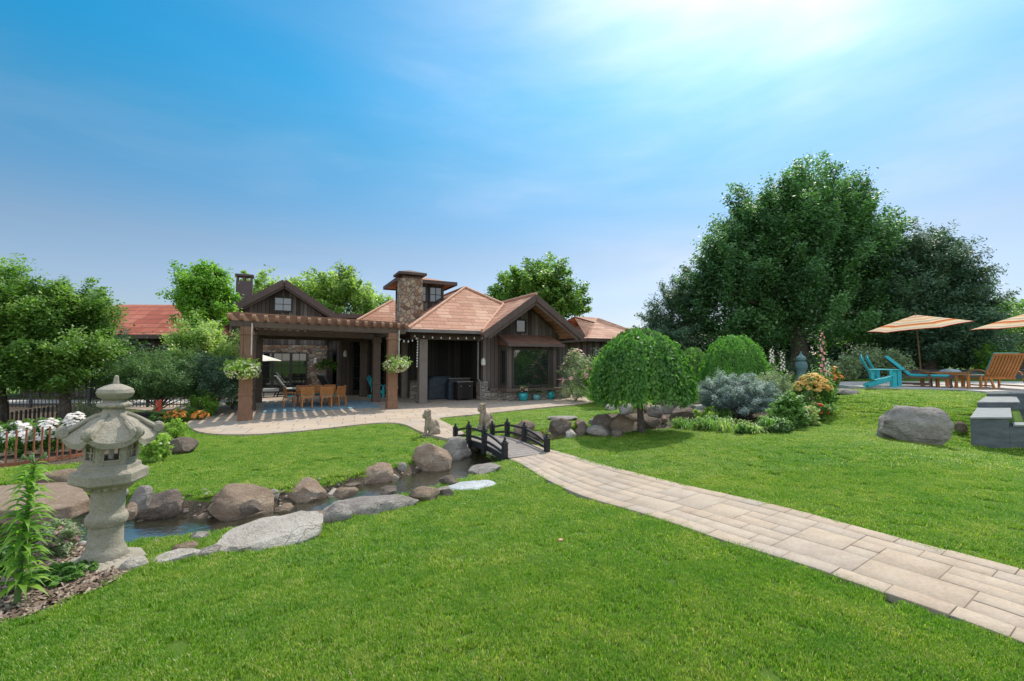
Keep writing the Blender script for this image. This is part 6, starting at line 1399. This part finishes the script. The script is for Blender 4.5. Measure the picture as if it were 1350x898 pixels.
def weeping(name, label, base, R, zt, zb, n, leaf, key, seed, trunk=True, lean=0.0, depthf=1.0, group=None, pw=2.4):
    r = np.random.default_rng(seed); o = empty(name, base, 0, label, 'tree', group); ns = 620; A_ = r.uniform(0, 6.283, ns); s0 = np.sqrt(r.random(ns)) * .97; zend = zb - .04 + (zt - zb) * (r.random(ns) ** 1.8) * .5
    j = r.integers(0, ns, n); a = A_[j]; u = r.random(n); sk = r.random(ns)[j]; lump = (1 + .05 * np.sin(3 * a + 1) + .04 * np.sin(7 * a + 2.3) + .03 * np.sin(13 * a)) * (.93 + .10 * sk)
    s = s0[j] + (1 - s0[j]) * u * 1.0; zc_ = (1 - np.clip(s, 0, 1) ** pw) ** .5; zd = zb + (zt - zb) * zc_
    # lower part of each strand hangs straight down from the rim
    z = zd - (s0[j] > .78) * u ** 1.2 * np.maximum(zd - zend[j], 0) * 1.0; side = s0[j] > .45; z = np.where(side, np.minimum(zd, zt - (zt - zend[j]) * (.12 + .88 * u)), zd)
    inn = np.where(side, np.minimum(1, (1 - ((np.clip(z, zb, zt) - zb) / (zt - zb)) ** 2) ** (1 / pw) + .0), s); rr = R * lump * np.maximum(inn, 0) * (1 - np.abs(r.normal(0, .07, n))) + r.normal(0, .02, n)
    x = rr * np.cos(a) + r.normal(0, .025, n); y = rr * np.sin(a) * depthf + r.normal(0, .025, n); z = z + r.normal(0, .03, n) + (.05 * np.sin(5 * a) * (s < .5))
    P_ = np.stack([x, y, z], -1); out_ = np.stack([np.cos(a), np.sin(a), np.full(n, .45)], -1); N = unit(out_ + r.normal(0, .5, (n, 3))); Tn = np.stack([np.cos(a) * .3, np.sin(a) * .3, np.full(n, -1.0)], -1) + r.normal(0, .35, (n, 3))
    L_ = leaf * r.uniform(.65, 1.3, n); rnd = np.clip((.7 * r.random(ns)[j] + .45 * r.random(n)) * .9 + .10 * (u > .85) - .05, 0, 1); V0, F0 = leaf_cards(P_, N, Tn, L_, L_ * .62)
    # stray young shoots arching off the dome
    k = 46; SA = r.uniform(0, 6.283, k); SP = []; SN = []; ST = []
    for i in range(k):
        s1 = r.uniform(.1, .95); x0 = R * s1 * math.cos(SA[i]); y0 = R * s1 * math.sin(SA[i]) * depthf; z0 = zb + (zt - zb) * (1 - s1 ** pw) ** .5; ln_ = r.uniform(.10, .26) * R; dx = Vector((math.cos(SA[i]) * .8, math.sin(SA[i]) * .8, r.uniform(.2, 1.0)))
        for q in range(12): w_ = q / 11; SP.append((x0 + dx.x * ln_ * w_, y0 + dx.y * ln_ * w_, z0 - .03 + dx.z * ln_ * w_ - 1.1 * ln_ * w_ * w_)); SN.append(r.normal(0, 1, 3)); ST.append((dx.x, dx.y, -.4))
    n2 = len(SP); V1, F1 = leaf_cards(np.array(SP), np.array(SN), np.array(ST), np.full(n2, leaf * .8), np.full(n2, leaf * .45)); np_mesh('crown', np.concatenate([V0, V1]), np.concatenate([F0, F1 + len(V0)]), GREENS[key], o, rnd=np.concatenate([rnd, r.random(n2) * .5 + .5]))
    t = MB(); h = zb + (zt - zb) * .45; tp = [Vector((0, 0, -.08)), Vector((-lean * .3, 0, h * .3)), Vector((-lean * .6 + .02, 0, h * .65)), Vector((-lean, 0, h))]; t.tube(tp, [R * .085, R * .06, R * .055, R * .06], 12)
    for k in range(16):
        a = k / 16 * 6.283 + r.uniform(-.2, .2); e = Vector((math.cos(a) * R * .82, math.sin(a) * R * .82 * depthf, zb + (zt - zb) * .55)); m_ = tp[3].lerp(e, .45) + Vector((0, 0, (zt - h) * .5)); t.tube([tp[3], tp[3].lerp(m_, .6) + Vector((0, 0, .08)), m_, e], [.035, .028, .02, .006], 6)
    t.build('trunk', bark, o, True)
    return o
b = G(846, 571)
weeping('weeping_mulberry', 'umbrella shaped weeping tree with a short dark trunk in the middle of the lawn', (b.x, b.y, b.z), 1.22, 2.42, .74, 38000, .080, 'mulberry', 61, lean=.10)
# a few wispy shoots on top are part of the crown's noise
b = plant_base(968, 0, 15.8)
weeping('weeping_pea_tree', 'low bright green weeping mound behind the blue spruce', b, 1.16, 2.55 - b.z + .0, .02, 22000, .065, 'mound', 62, pw=2.8)
b = plant_base(914, 0, 17.5)
weeping('weeping_pea_tree', 'small olive green weeping bush between the two rounded weeping trees', b, .62, 2.2 - b.z, .2, 7000, .07, 'garden', 63, pw=2.6)
# blue spruce mound
g = G(988, 558); W_ = S(47, g.y); o = empty('blue_spruce', (g.x, g.y + W_ * .6, Tz(g.x, g.y + W_ * .6) - .08), 0, 'low spreading silver blue spruce in the middle of the flower bed', 'shrub'); r = np.random.default_rng(71); n = 80000
P_, N, rnd, C_ = crown_points(r, [(0, 0, .52, W_ * .95, W_ * .85, .55), (-W_ * .5, .1, .75, W_ * .5, W_ * .5, .42), (W_ * .2, 0, .7, W_ * .6, W_ * .6, .42)], 210, n, .13, 1.7, .35, .62, -.3)
P_[:, 2] = np.maximum(P_[:, 2], .02); out_ = unit(P_ - np.array([0, 0, .2])); L_ = .055 * r.uniform(.7, 1.3, n); foliage('needles', P_, N, out_ + r.normal(0, .6, (n, 3)), L_, L_ * .26, GREENS['spruce'], rnd, o)
t = MB()
for c in C_[:60]: c = Vector(c); t.tube([(0, 0, .0), c * .5 + Vector((0, 0, .03)), c], [.03, .018, .006], 5)
t.build('branches', bark, o)
# ---- flower bed in the centre
shrub('round_shrub', 'round yellow green clipped shrub left of the blue spruce', 929, 527, 46, 27, 'chartreuse', .05, 5000, seed=1, rc=.22)
shrub('spirea', 'sage green rounded mound behind the blue spruce', 1022, 520, 56, 44, 'sage', .045, 7000, seed=2, d=13.6, rc=.2)
shrub('coneflower', 'dense mound topped with amber yellow flowers beside the blue spruce', 1070, 545, 58, 56, 'garden', .05, 9000, seed=3, fl=('yellow', 420, .06, .35), rc=.2, d=11.6)
shrub('sedum', 'strip of rusty red flowers behind the sage mound', 1004, 500, 34, 20, 'garden', .05, 1800, seed=4, fl=('rust', 200, .07, .2), d=15, z=.75)
shrub('rose_bush', 'green bush with salmon roses right of the amber mound', 1098, 512, 26, 36, 'garden', .06, 2500, seed=5, fl=('orange', 22, .09, .1), d=14.0)
shrub('geranium', 'leafy clump with red and pink flowers at the right tip of the bed', 1078, 558, 34, 26, 'garden', .05, 3200, seed=6, fl=('red', 34, .05, .1))
shrub('phlox', 'small pale clump dotted with pink flowers in front of the amber mound', 1063, 562, 30, 26, 'variegated', .05, 2600, seed=7, fl=('pink', 26, .045, .1))
shrub('columbine', 'loose green leafy clump right below the blue spruce', 1040, 567, 50, 40, 'garden', .075, 3600, seed=8, asp=.7)
shrub('lamb_ear', 'small grey leaved plant with white flower heads', 1058, 546, 22, 24, 'spruce', .05, 1200, seed=9, fl=('white', 14, .045, .1), d=11.0)
shrub('coral_bells', 'bright chartreuse leafy clump at the left of the bed', 930, 563, 28, 24, 'chartreuse', .07, 1500, seed=10, asp=.8)
shrub('salvia', 'tall thin green clump with purple tips behind the amber flowers', 1045, 530, 22, 30, 'garden', .05, 1600, seed=11, fl=('mauve', 24, .04, .2), d=12.5)
shrub('hydrangea', 'broad pale leaved bush behind the teal chairs', 1150, 500, 92, 36, 'sage', .10, 6500, seed=12, d=20, asp=.8, rc=.25)
shrub('hydrangea', 'pale leaved bush left of the teal chairs, by the hollyhock', 1112, 503, 40, 30, 'sage', .09, 3000, seed=13, d=18.5, asp=.8)
shrub('boxwood', 'dark round bush behind the blue green ornament', 1075, 495, 60, 34, 'dark', .07, 4000, seed=14, d=19)
shrub('boxwood', 'dark bush at the foot of the big ash tree', 1010, 490, 70, 30, 'dark', .08, 3500, seed=15, d=20)
shrub('boxwood', 'low dark green bush between the weeping trees', 935, 500, 44, 30, 'dark', .07, 2600, seed=16, d=18.5)
shrub('cranesbill', 'low green filler plant between the stones and the blue spruce', 958, 552, 34, 20, 'garden', .06, 2200, seed=17, asp=.8)
shrub('cranesbill', 'low green filler plant right of the blue spruce', 1030, 553, 36, 26, 'garden', .06, 2600, seed=18, asp=.8)
shrub('lady_mantle', 'low lime green clump between amber mound and salmon roses', 1090, 540, 22, 22, 'chartreuse', .06, 1500, seed=19, asp=.8)
shrub('cranesbill', 'dark leafy clump behind the blue spruce on its left', 948, 520, 44, 24, 'willow', .07, 2600, seed=20, asp=.7)
# ---- back hedge, right
for i, (px, d, w, h, key, lab) in enumerate([(850, 30, 90, 48, 'dark', 'dark hedge bush showing left of the dark pine'), (935, 29, 100, 48, 'dark', 'dark hedge bush behind the weeping mound'), (1010, 31, 110, 60, 'dark', 'dark hedge bush behind the ash trunk'), (1120, 29, 120, 60, 'pine', 'dark hedge bush between ash tree and right pine'), (1230, 27, 120, 56, 'pine', 'dark hedge bush behind the umbrella pole'), (1320, 26, 110, 56, 'garden', 'green hedge bush behind the orange armchair'), (1400, 25, 110, 60, 'garden', 'green hedge bush at the right edge of the terrace')]):
    shrub('hedge', lab, px, 0, w * 1.15, h + (44 if px > 1000 else 18), key, .27, 16000, d=d, seed=30 + i, group='hedge along the back of the garden', rc=.2)
shrub('hedge', 'brighter green bush behind the armchair', 1305, 0, 50, 44, 'bright', .09, 3500, d=20.5, seed=39)
shrub('hedge', 'dark bushes between guest house and mulberry', 800, 0, 60, 50, 'dark', .09, 4000, d=25, seed=38)
shrub('hedge', 'dark leafy bush behind the weeping mulberry', 865, 0, 60, 60, 'dark', .09, 4200, d=24, seed=37)
# ---- beside the house
shrub('hibiscus', 'tall grey green shrub with pink flowers at the house corner', 758, 527, 44, 70, 'sage', .075, 6000, seed=50, fl=('pink', 26, .10, -.2), rc=.25, d=19.5)
shrub('rose_bush', 'pink flowering bush left behind the weeping mulberry', 785, 529, 40, 56, 'garden', .07, 4200, seed=51, fl=('pink', 34, .09, -.2), d=18.5)
shrub('lilac', 'bright leafy shrub just left behind the weeping mulberry', 800, 533, 46, 74, 'bright', .08, 5000, seed=52, d=17.5, rc=.25)
# ---- left bed shrubs
shrub('barberry', 'small bright lime green shrub in front of the big dark shrub', 266, 552, 48, 32, 'bright', .055, 4200, seed=60, rc=.25)
shrub('boxwood', 'dark green bush at the foot of the left pergola post', 306, 541, 22, 40, 'garden', .05, 2600, seed=61)
shrub('marigolds', 'orange flowers beside the round end of the patio', 263, 556, 26, 14, 'garden', .04, 900, seed=62, fl=('orange', 70, .05, .0), cat='flowers')
shrub('marigolds', 'orange flowers in front of the big dark shrub', 232, 558, 34, 18, 'garden', .045, 1300, seed=63, fl=('orange', 60, .055, .0), cat='flowers')
shrub('euonymus', 'yellow green variegated shrub right of the lantern roof', 230, 583, 34, 28, 'chartreuse', .045, 3600, seed=64)
shrub('euonymus', 'yellow green variegated shrub low beside the lantern fire box', 203, 611, 42, 40, 'chartreuse', .045, 5200, seed=65, fl=('white', 16, .04, .2))
shrub('catmint', 'low grey green plants spreading behind the white roses', 112, 556, 66, 24, 'sage', .04, 4200, seed=66, fl=('mauve', 60, .03, .2))
GR2 = 'white rose bushes behind the rusty fence'
for i, (px, pb, w, h, lab) in enumerate([(-18, 606, 56, 46, 'white rose bush farthest left behind the rusty fence'), (24, 603, 54, 46, 'white rose bush left of centre behind the rusty fence'), (62, 600, 48, 48, 'white rose bush right of centre behind the rusty fence'), (97, 598, 44, 54, 'tallest white rose bush, behind the lantern roof corner'), (128, 595, 34, 36, 'white rose bush directly behind the lantern')]):
    shrub('rose_bush', lab, px, pb, w, h, 'garden', .05, 3800, seed=70 + i, fl=('white', 90, .055, .05), group=GR2, rc=.25)
shrub('groundcover', 'sunny green ground cover before the dark stakes at far left', 20, 572, 120, 14, 'chartreuse', .05, 3500, seed=78, dep=.5)
shrub('salvia', 'pinkish salvia spikes left of the lantern base', 78, 737, 56, 44, 'sage', .03, 4200, seed=80, fl=('mauve', 300, .018, .1), upw=1.6, elong=2.2)
shrub('groundcover', 'low leafy green ground cover between lily and lantern', 68, 775, 80, 22, 'garden', .035, 3600, seed=81, asp=.7)
shrub('groundcover', 'small green leafy patch at the foot of the lantern slab', 112, 757, 34, 12, 'garden', .03, 1300, seed=82, asp=.7)
shrub('groundcover', 'green trailing plants hanging by the near bridge post', 655, 601, 26, 20, 'garden', .035, 1300, seed=83)
shrub('groundcover', 'green leafy patch beneath the lily at the left edge', 2, 760, 40, 34, 'garden', .04, 2600, seed=84, asp=.7)
# ---- strap leaved plants
def straps(name, label, px, pb, w, h, key, n=160, wd=.012, seed=0, d=None, cat='plant', group=None):
    b = plant_base(px, pb, d); r = np.random.default_rng(seed + 500); W_ = S(w, b.y) / 2 / math.sqrt(1 + (b.x / b.y) ** 2); H_ = S(h, b.y); b = b + Vector((b.x, b.y, 0)).normalized() * W_ * .4; b.z = Tz(b.x, b.y)
    o = empty(name, b, 0, label, cat, group); V = []; Fc = []; R_ = []
    for k in range(n):
        a = r.uniform(0, 6.283); r0 = W_ * .62 * math.sqrt(r.random()); x0, y0 = r0 * math.cos(a) * 1.4, r0 * math.sin(a) * 1.1; a2 = a + r.normal(0, .7); l = H_ * r.uniform(.45, 1.45); reach = W_ * r.uniform(.2, .75); ww = wd * r.uniform(.7, 1.2); c = len(V); px_, py_ = -math.sin(a2), math.cos(a2)
        for s in range(6):
            t = s / 5; hh = l * (2.2 * t - 1.9 * t * t); q = reach * 1.5 * t ** 1.2; wk = ww * (1 - t ** 2) + .0008; x, y = x0 + math.cos(a2) * q, y0 + math.sin(a2) * q; V += [(x - px_ * wk, y - py_ * wk, max(hh, .005)), (x + px_ * wk, y + py_ * wk, max(hh, .005))]
        for s in range(5): i = c + 2 * s; Fc.append((i, i + 1, i + 3, i + 2)); R_.append(r.random() if s == 0 else R_[-1])
    np_mesh('leaves', np.array(V), np.array(Fc), GREENS[key], o, rnd=np.array(R_)); return o
GH = 'grassy clumps along the front of the flower bed'
straps('hakone_grass', 'yellow green grassy clump at the left front of the bed', 910, 566, 46, 15, 'garden', 260, .008, 1, group=GH)
straps('hakone_grass', 'yellow green grassy clump in front of the chartreuse leaves', 942, 568, 46, 20, 'garden', 260, .008, 2, group=GH)
straps('daylily', 'white striped strap leaves in front of the blue spruce, left one', 968, 571, 40, 19, 'variegated', 130, .011, 3, group=GH)
straps('daylily', 'white striped strap leaves in front of the blue spruce, right one', 996, 572, 38, 14, 'variegated', 130, .011, 4, group=GH)
straps('iris', 'deep green strap leaved clump right of the striped leaves', 1022, 570, 40, 23, 'garden', 220, .014, 5, group=GH)
straps('iris', 'tall upright green leaves rising left behind the spruce base', 955, 560, 24, 24, 'garden', 90, .013, 6, group=GH)
for a_ in [('lady_mantle', 'small lime clump between the two grassy clumps in front', 925, 569, 20, 12, 'chartreuse', 21), ('cranesbill', 'dark green clump in front of the striped leaves', 982, 574, 26, 13, 'garden', 22), ('cranesbill', 'dark green leafy clump at the right of the deep green strap leaves', 1030, 573, 30, 17, 'willow', 23), ('lady_mantle', 'yellow green clump at the leftmost front of the bed by the black rock', 897, 565, 20, 16, 'chartreuse', 24)]:
    shrub(a_[0], a_[1], a_[2], a_[3], a_[4], a_[5], a_[6], .05, 1300, seed=a_[7], asp=.75)
# ---- hollyhocks
def disc_flower(m, c, nrm, s):
    nrm = Vector(nrm).normalized(); e1 = nrm.cross(Vector((.2, .3, .9))).normalized(); e2 = nrm.cross(e1); k = len(m.v); m.v.append(tuple(Vector(c) - nrm * s * .25))
    for i in range(10): a = i * .6283; rr = s * (1 if i % 2 == 0 else .86); m.v.append(tuple(Vector(c) + (e1 * math.cos(a) + e2 * math.sin(a)) * rr))
    for i in range(10): m.f.append((k, k + 1 + i, k + 1 + (i + 1) % 10))
def hollyhock(label, px, ytop, d, col, seed, fl_from=.45, s=.055, zb=None):
    b = plant_base(px, 0, d, zb); H_ = (475 - ytop) / F * d + CZ - b.z; r = np.random.default_rng(seed); o = empty('hollyhock', b, 0, label, 'flowers', None)
    st = MB(); st.tube([(0, 0, -.03), (.02, 0, H_ * .5), (-.01, 0, H_)], [.018, .014, .006], 6); st.build('stem', stem_m, o)
    n = 170; z = r.uniform(0, 1, n) ** 1.3 * H_; a = r.uniform(0, 6.28, n); rr = (.20 * (1 - z / H_) + .05); P_ = np.stack([rr * np.cos(a), rr * np.sin(a), z], -1); L_ = .12 * (1.15 - z / H_); foliage('leaves', P_, np.stack([np.cos(a) * .4, np.sin(a) * .4, np.ones(n)], -1) + r.normal(0, .3, (n, 3)), np.stack([np.cos(a), np.sin(a), np.zeros(n)], -1), L_, L_ * .9, GREENS['garden'], r.random(n), o)
    f = MB(); k = 0
    while k < 22: z = H_ * (fl_from + (1 - fl_from) * (k / 22) * .96); a = k * 2.4; q = .05; disc_flower(f, (q * math.cos(a), q * math.sin(a) - .02, z), (math.cos(a), math.sin(a) - .8, .15), s * (1.1 - .5 * k / 22)); k += 1
    f.build('flowers', mat('petal_' + col, [(.3, {'pink': (.62, .26, .26), 'white': (.72, .62, .55), 'redish': (.5, .03, .04)}[col]), (.7, {'pink': (.78, .48, .44), 'white': (.82, .76, .68), 'redish': (.7, .12, .10)}[col])], 30, .7, 0), o); return o
hollyhock('tall pink hollyhock spire standing above the flower bed', 1084, 432, 13.5, 'pink', 1, .35, .05)
hollyhock('shorter hollyhock with cream white flowers behind the sage mound, right one', 1031, 462, 14.0, 'white', 2, .6, .036)
hollyhock('cream white hollyhock behind the sage mound, left one', 1017, 458, 14.6, 'white', 3, .7, .04)
hollyhock('single red and white hollyhock in front of the big dark shrub', 212, 526, 13.4, 'redish', 4, .5, .06)
hollyhock('thin pale flower spire rising beside the tall pink one', 1090, 474, 13.0, 'white', 5, .6, .03)
# ---- lily in the foreground
b = G(22, 797); o = empty('lily_plant', b, 0, 'tall leafy lily stalk in the left foreground', 'plant'); H_ = S(178, b.y); r = np.random.default_rng(91)
st = MB(); sp_ = [(0, 0, -.04), (.012, 0, H_ * .3), (.03, .01, H_ * .65), (.055, .02, H_)]; st.tube(sp_, [.018, .015, .011, .005], 8); st.build('stem', stem_m, o, True)
V = []; Fc = []; R_ = []
for k in range(135):
    t = .10 + .90 * (k / 135); z0 = H_ * t; x0 = .055 * t; a = k * 2.399 + r.normal(0, .2); l = (.19 if t < .55 else .19 - .17 * (t - .55)) * r.uniform(.8, 1.15); w_ = .019 * r.uniform(.8, 1.15) * (1.1 if t < .7 else .8); up = r.uniform(.45, 1.0); c = len(V)
    side = Vector((-math.sin(a), math.cos(a), 0)); rr_ = r.random()
    for s in range(8):
        u = s / 7; q = l * u; p = Vector((x0 + math.cos(a) * q * .95, math.sin(a) * q * .95, z0 + l * (up * u - (up + .25) * u * u * .95))); wk = w_ * math.sin(min(1, u * 1.15 + .08) * 3.05) ** .7 if u < .98 else .0006; fold = Vector((0, 0, wk * .35)); V += [tuple(p - side * wk + fold), tuple(p), tuple(p + side * wk + fold)]
    for s in range(7):
        i = c + 3 * s; Fc += [(i, i + 1, i + 4, i + 3), (i + 1, i + 2, i + 5, i + 4)]; R_ += [rr_, rr_]
np_mesh('leaves', np.array(V), np.array(Fc), lm('leaf_lily', (.10, .20, .025), (.17, .30, .04), (.27, .40, .07), .4), o, rnd=np.array(R_), smooth=True)
V = []; Fc = []
bd = MB()
for k in range(5): a = k * 1.25; p = Vector((.055, .02, H_)); e = p + Vector((math.cos(a) * .06, math.sin(a) * .05, .05)); bd.tube([p, p.lerp(e, .6) + Vector((0, 0, .01)), e], [.003, .004, .008], 6); bd.ball(e, (.009, .009, .02), 8, 6)
bd.build('buds', stem_m, o, True)
# ---- pots and baskets
def pot(label, px, pb, potcol, pr, ph, key, fl, seed, leafh=.3, spread=.25, d=None):
    b = atH(px, pb, CZ); b = b + EY * .18; o = empty('flower_pot', (b.x, b.y, .002), 0, label, 'flower pot', 'pots along the bay window'); m = MB(); m.lathe([(pr * .62, 0), (pr * .95, ph * .35), (pr, ph * .7), (pr * .88, ph * .9), (pr, ph), (pr * .86, ph), (pr * .8, ph * .86)], 24); m.build('pot', potcol, o, True)
    r = np.random.default_rng(seed); n = 900; P_, N, rnd, C_ = crown_points(r, [(0, 0, ph + leafh * .4, spread, spread, leafh * .5)], 16, n, .07, 1.2, .6, .6, -.3); foliage('leaves', P_, N, r.normal(0, 1, (n, 3)), .06 * r.uniform(.7, 1.3, n), .03 * r.uniform(.7, 1.3, n), GREENS[key], rnd, o)
    if fl:
        n = 90; dd_ = unit(r.normal(0, 1, (n, 3)) + np.array([0, 0, .8])); q = dd_ * np.array([spread, spread, leafh * .55]) + np.array([0, 0, ph + leafh * .45]); foliage('flowers', q, dd_ + r.normal(0, .2, (n, 3)), r.normal(0, 1, (n, 3)), np.full(n, .075), np.full(n, .07), FL[fl], r.random(n), o)
tq = mat('turquoise_glaze', [(.3, (.01, .22, .24)), (.7, (.02, .34, .36))], 8, .2, .03, spec=.6); tan_p = mat('stone_pot', [(.3, (.22, .19, .16)), (.7, (.34, .30, .26))], 15, .9, .3)
pot('turquoise pot with pink flowers, leftmost under the bay window', 692.5, 529, tq, .21, .36, 'garden', 'pink', 1, .26, .2)
pot('low turquoise pot with trailing fern under the bay window', 710, 528, mat('pale_turquoise_glaze', [(.3, (.10, .27, .28)), (.7, (.16, .36, .37))], 8, .3, .03), .19, .24, 'willow', None, 2, .34, .34)
pot('turquoise pot with few leaves, third under the bay window', 728.5, 526.5, tq, .21, .36, 'garden', 'rust', 3, .16, .16)
pot('stone coloured pot with red flowers at the right end of the bay', 744, 524, tan_p, .22, .26, 'garden', 'red', 4, .26, .26)
def basket(label, c, R, key, fl, seed, ztop):
    o = empty('hanging_basket', c, 0, label, 'hanging basket', 'hanging baskets on the pergola'); r = np.random.default_rng(seed); m = MB(); m.lathe([(.05, -.20), (.16, -.16), (.22, -.04), (.23, .0)], 16); m.build('basket', mat('coir', [(.3, (.10, .07, .045)), (.7, (.2, .15, .10))], 30, .95, .4), o, True)
    m = MB()
    for k in range(3): a = k * 2.094; m.tube([(.22 * math.cos(a), .22 * math.sin(a), 0), (0, 0, .55)], .005, 5)
    m.tube([(0, 0, .55), (0, 0, max(.6, ztop - c[2]))], .006, 5); m.build('chain', iron_m, o)
    n = 3200; P_, N, rnd, C_ = crown_points(r, [(0, 0, .02, R, R, R * .55)], 50, n, R * .24, 1.2, .2, .65, -.9); foliage('leaves', P_, N, r.normal(0, 1, (n, 3)), .055 * r.uniform(.7, 1.3, n), .035 * r.uniform(.7, 1.3, n), GREENS[key], rnd, o)
    if fl: n = 420; dd_ = unit(r.normal(0, 1, (n, 3))); q = dd_ * np.array([R, R, R * .6]) * 1.08; foliage('flowers', q, dd_ + r.normal(0, .3, (n, 3)), r.normal(0, 1, (n, 3)), np.full(n, .06), np.full(n, .05), FL[fl], r.random(n), o)
basket('hanging basket of pale yellow green foliage on the left pergola post', hw(-.95, 15.25, 1.47), .43, 'chartreuse', 'cream', 1, 2.75)
basket('hanging basket of cream flowers on the right pergola post', hw(3.75, 16.55, 1.58), .42, 'variegated', 'cream', 2, 2.75)
basket('hanging basket of dark green foliage in the shade above the dining table', hw(1.9, 22.0, 1.52), .38, 'garden', None, 3, 2.7)
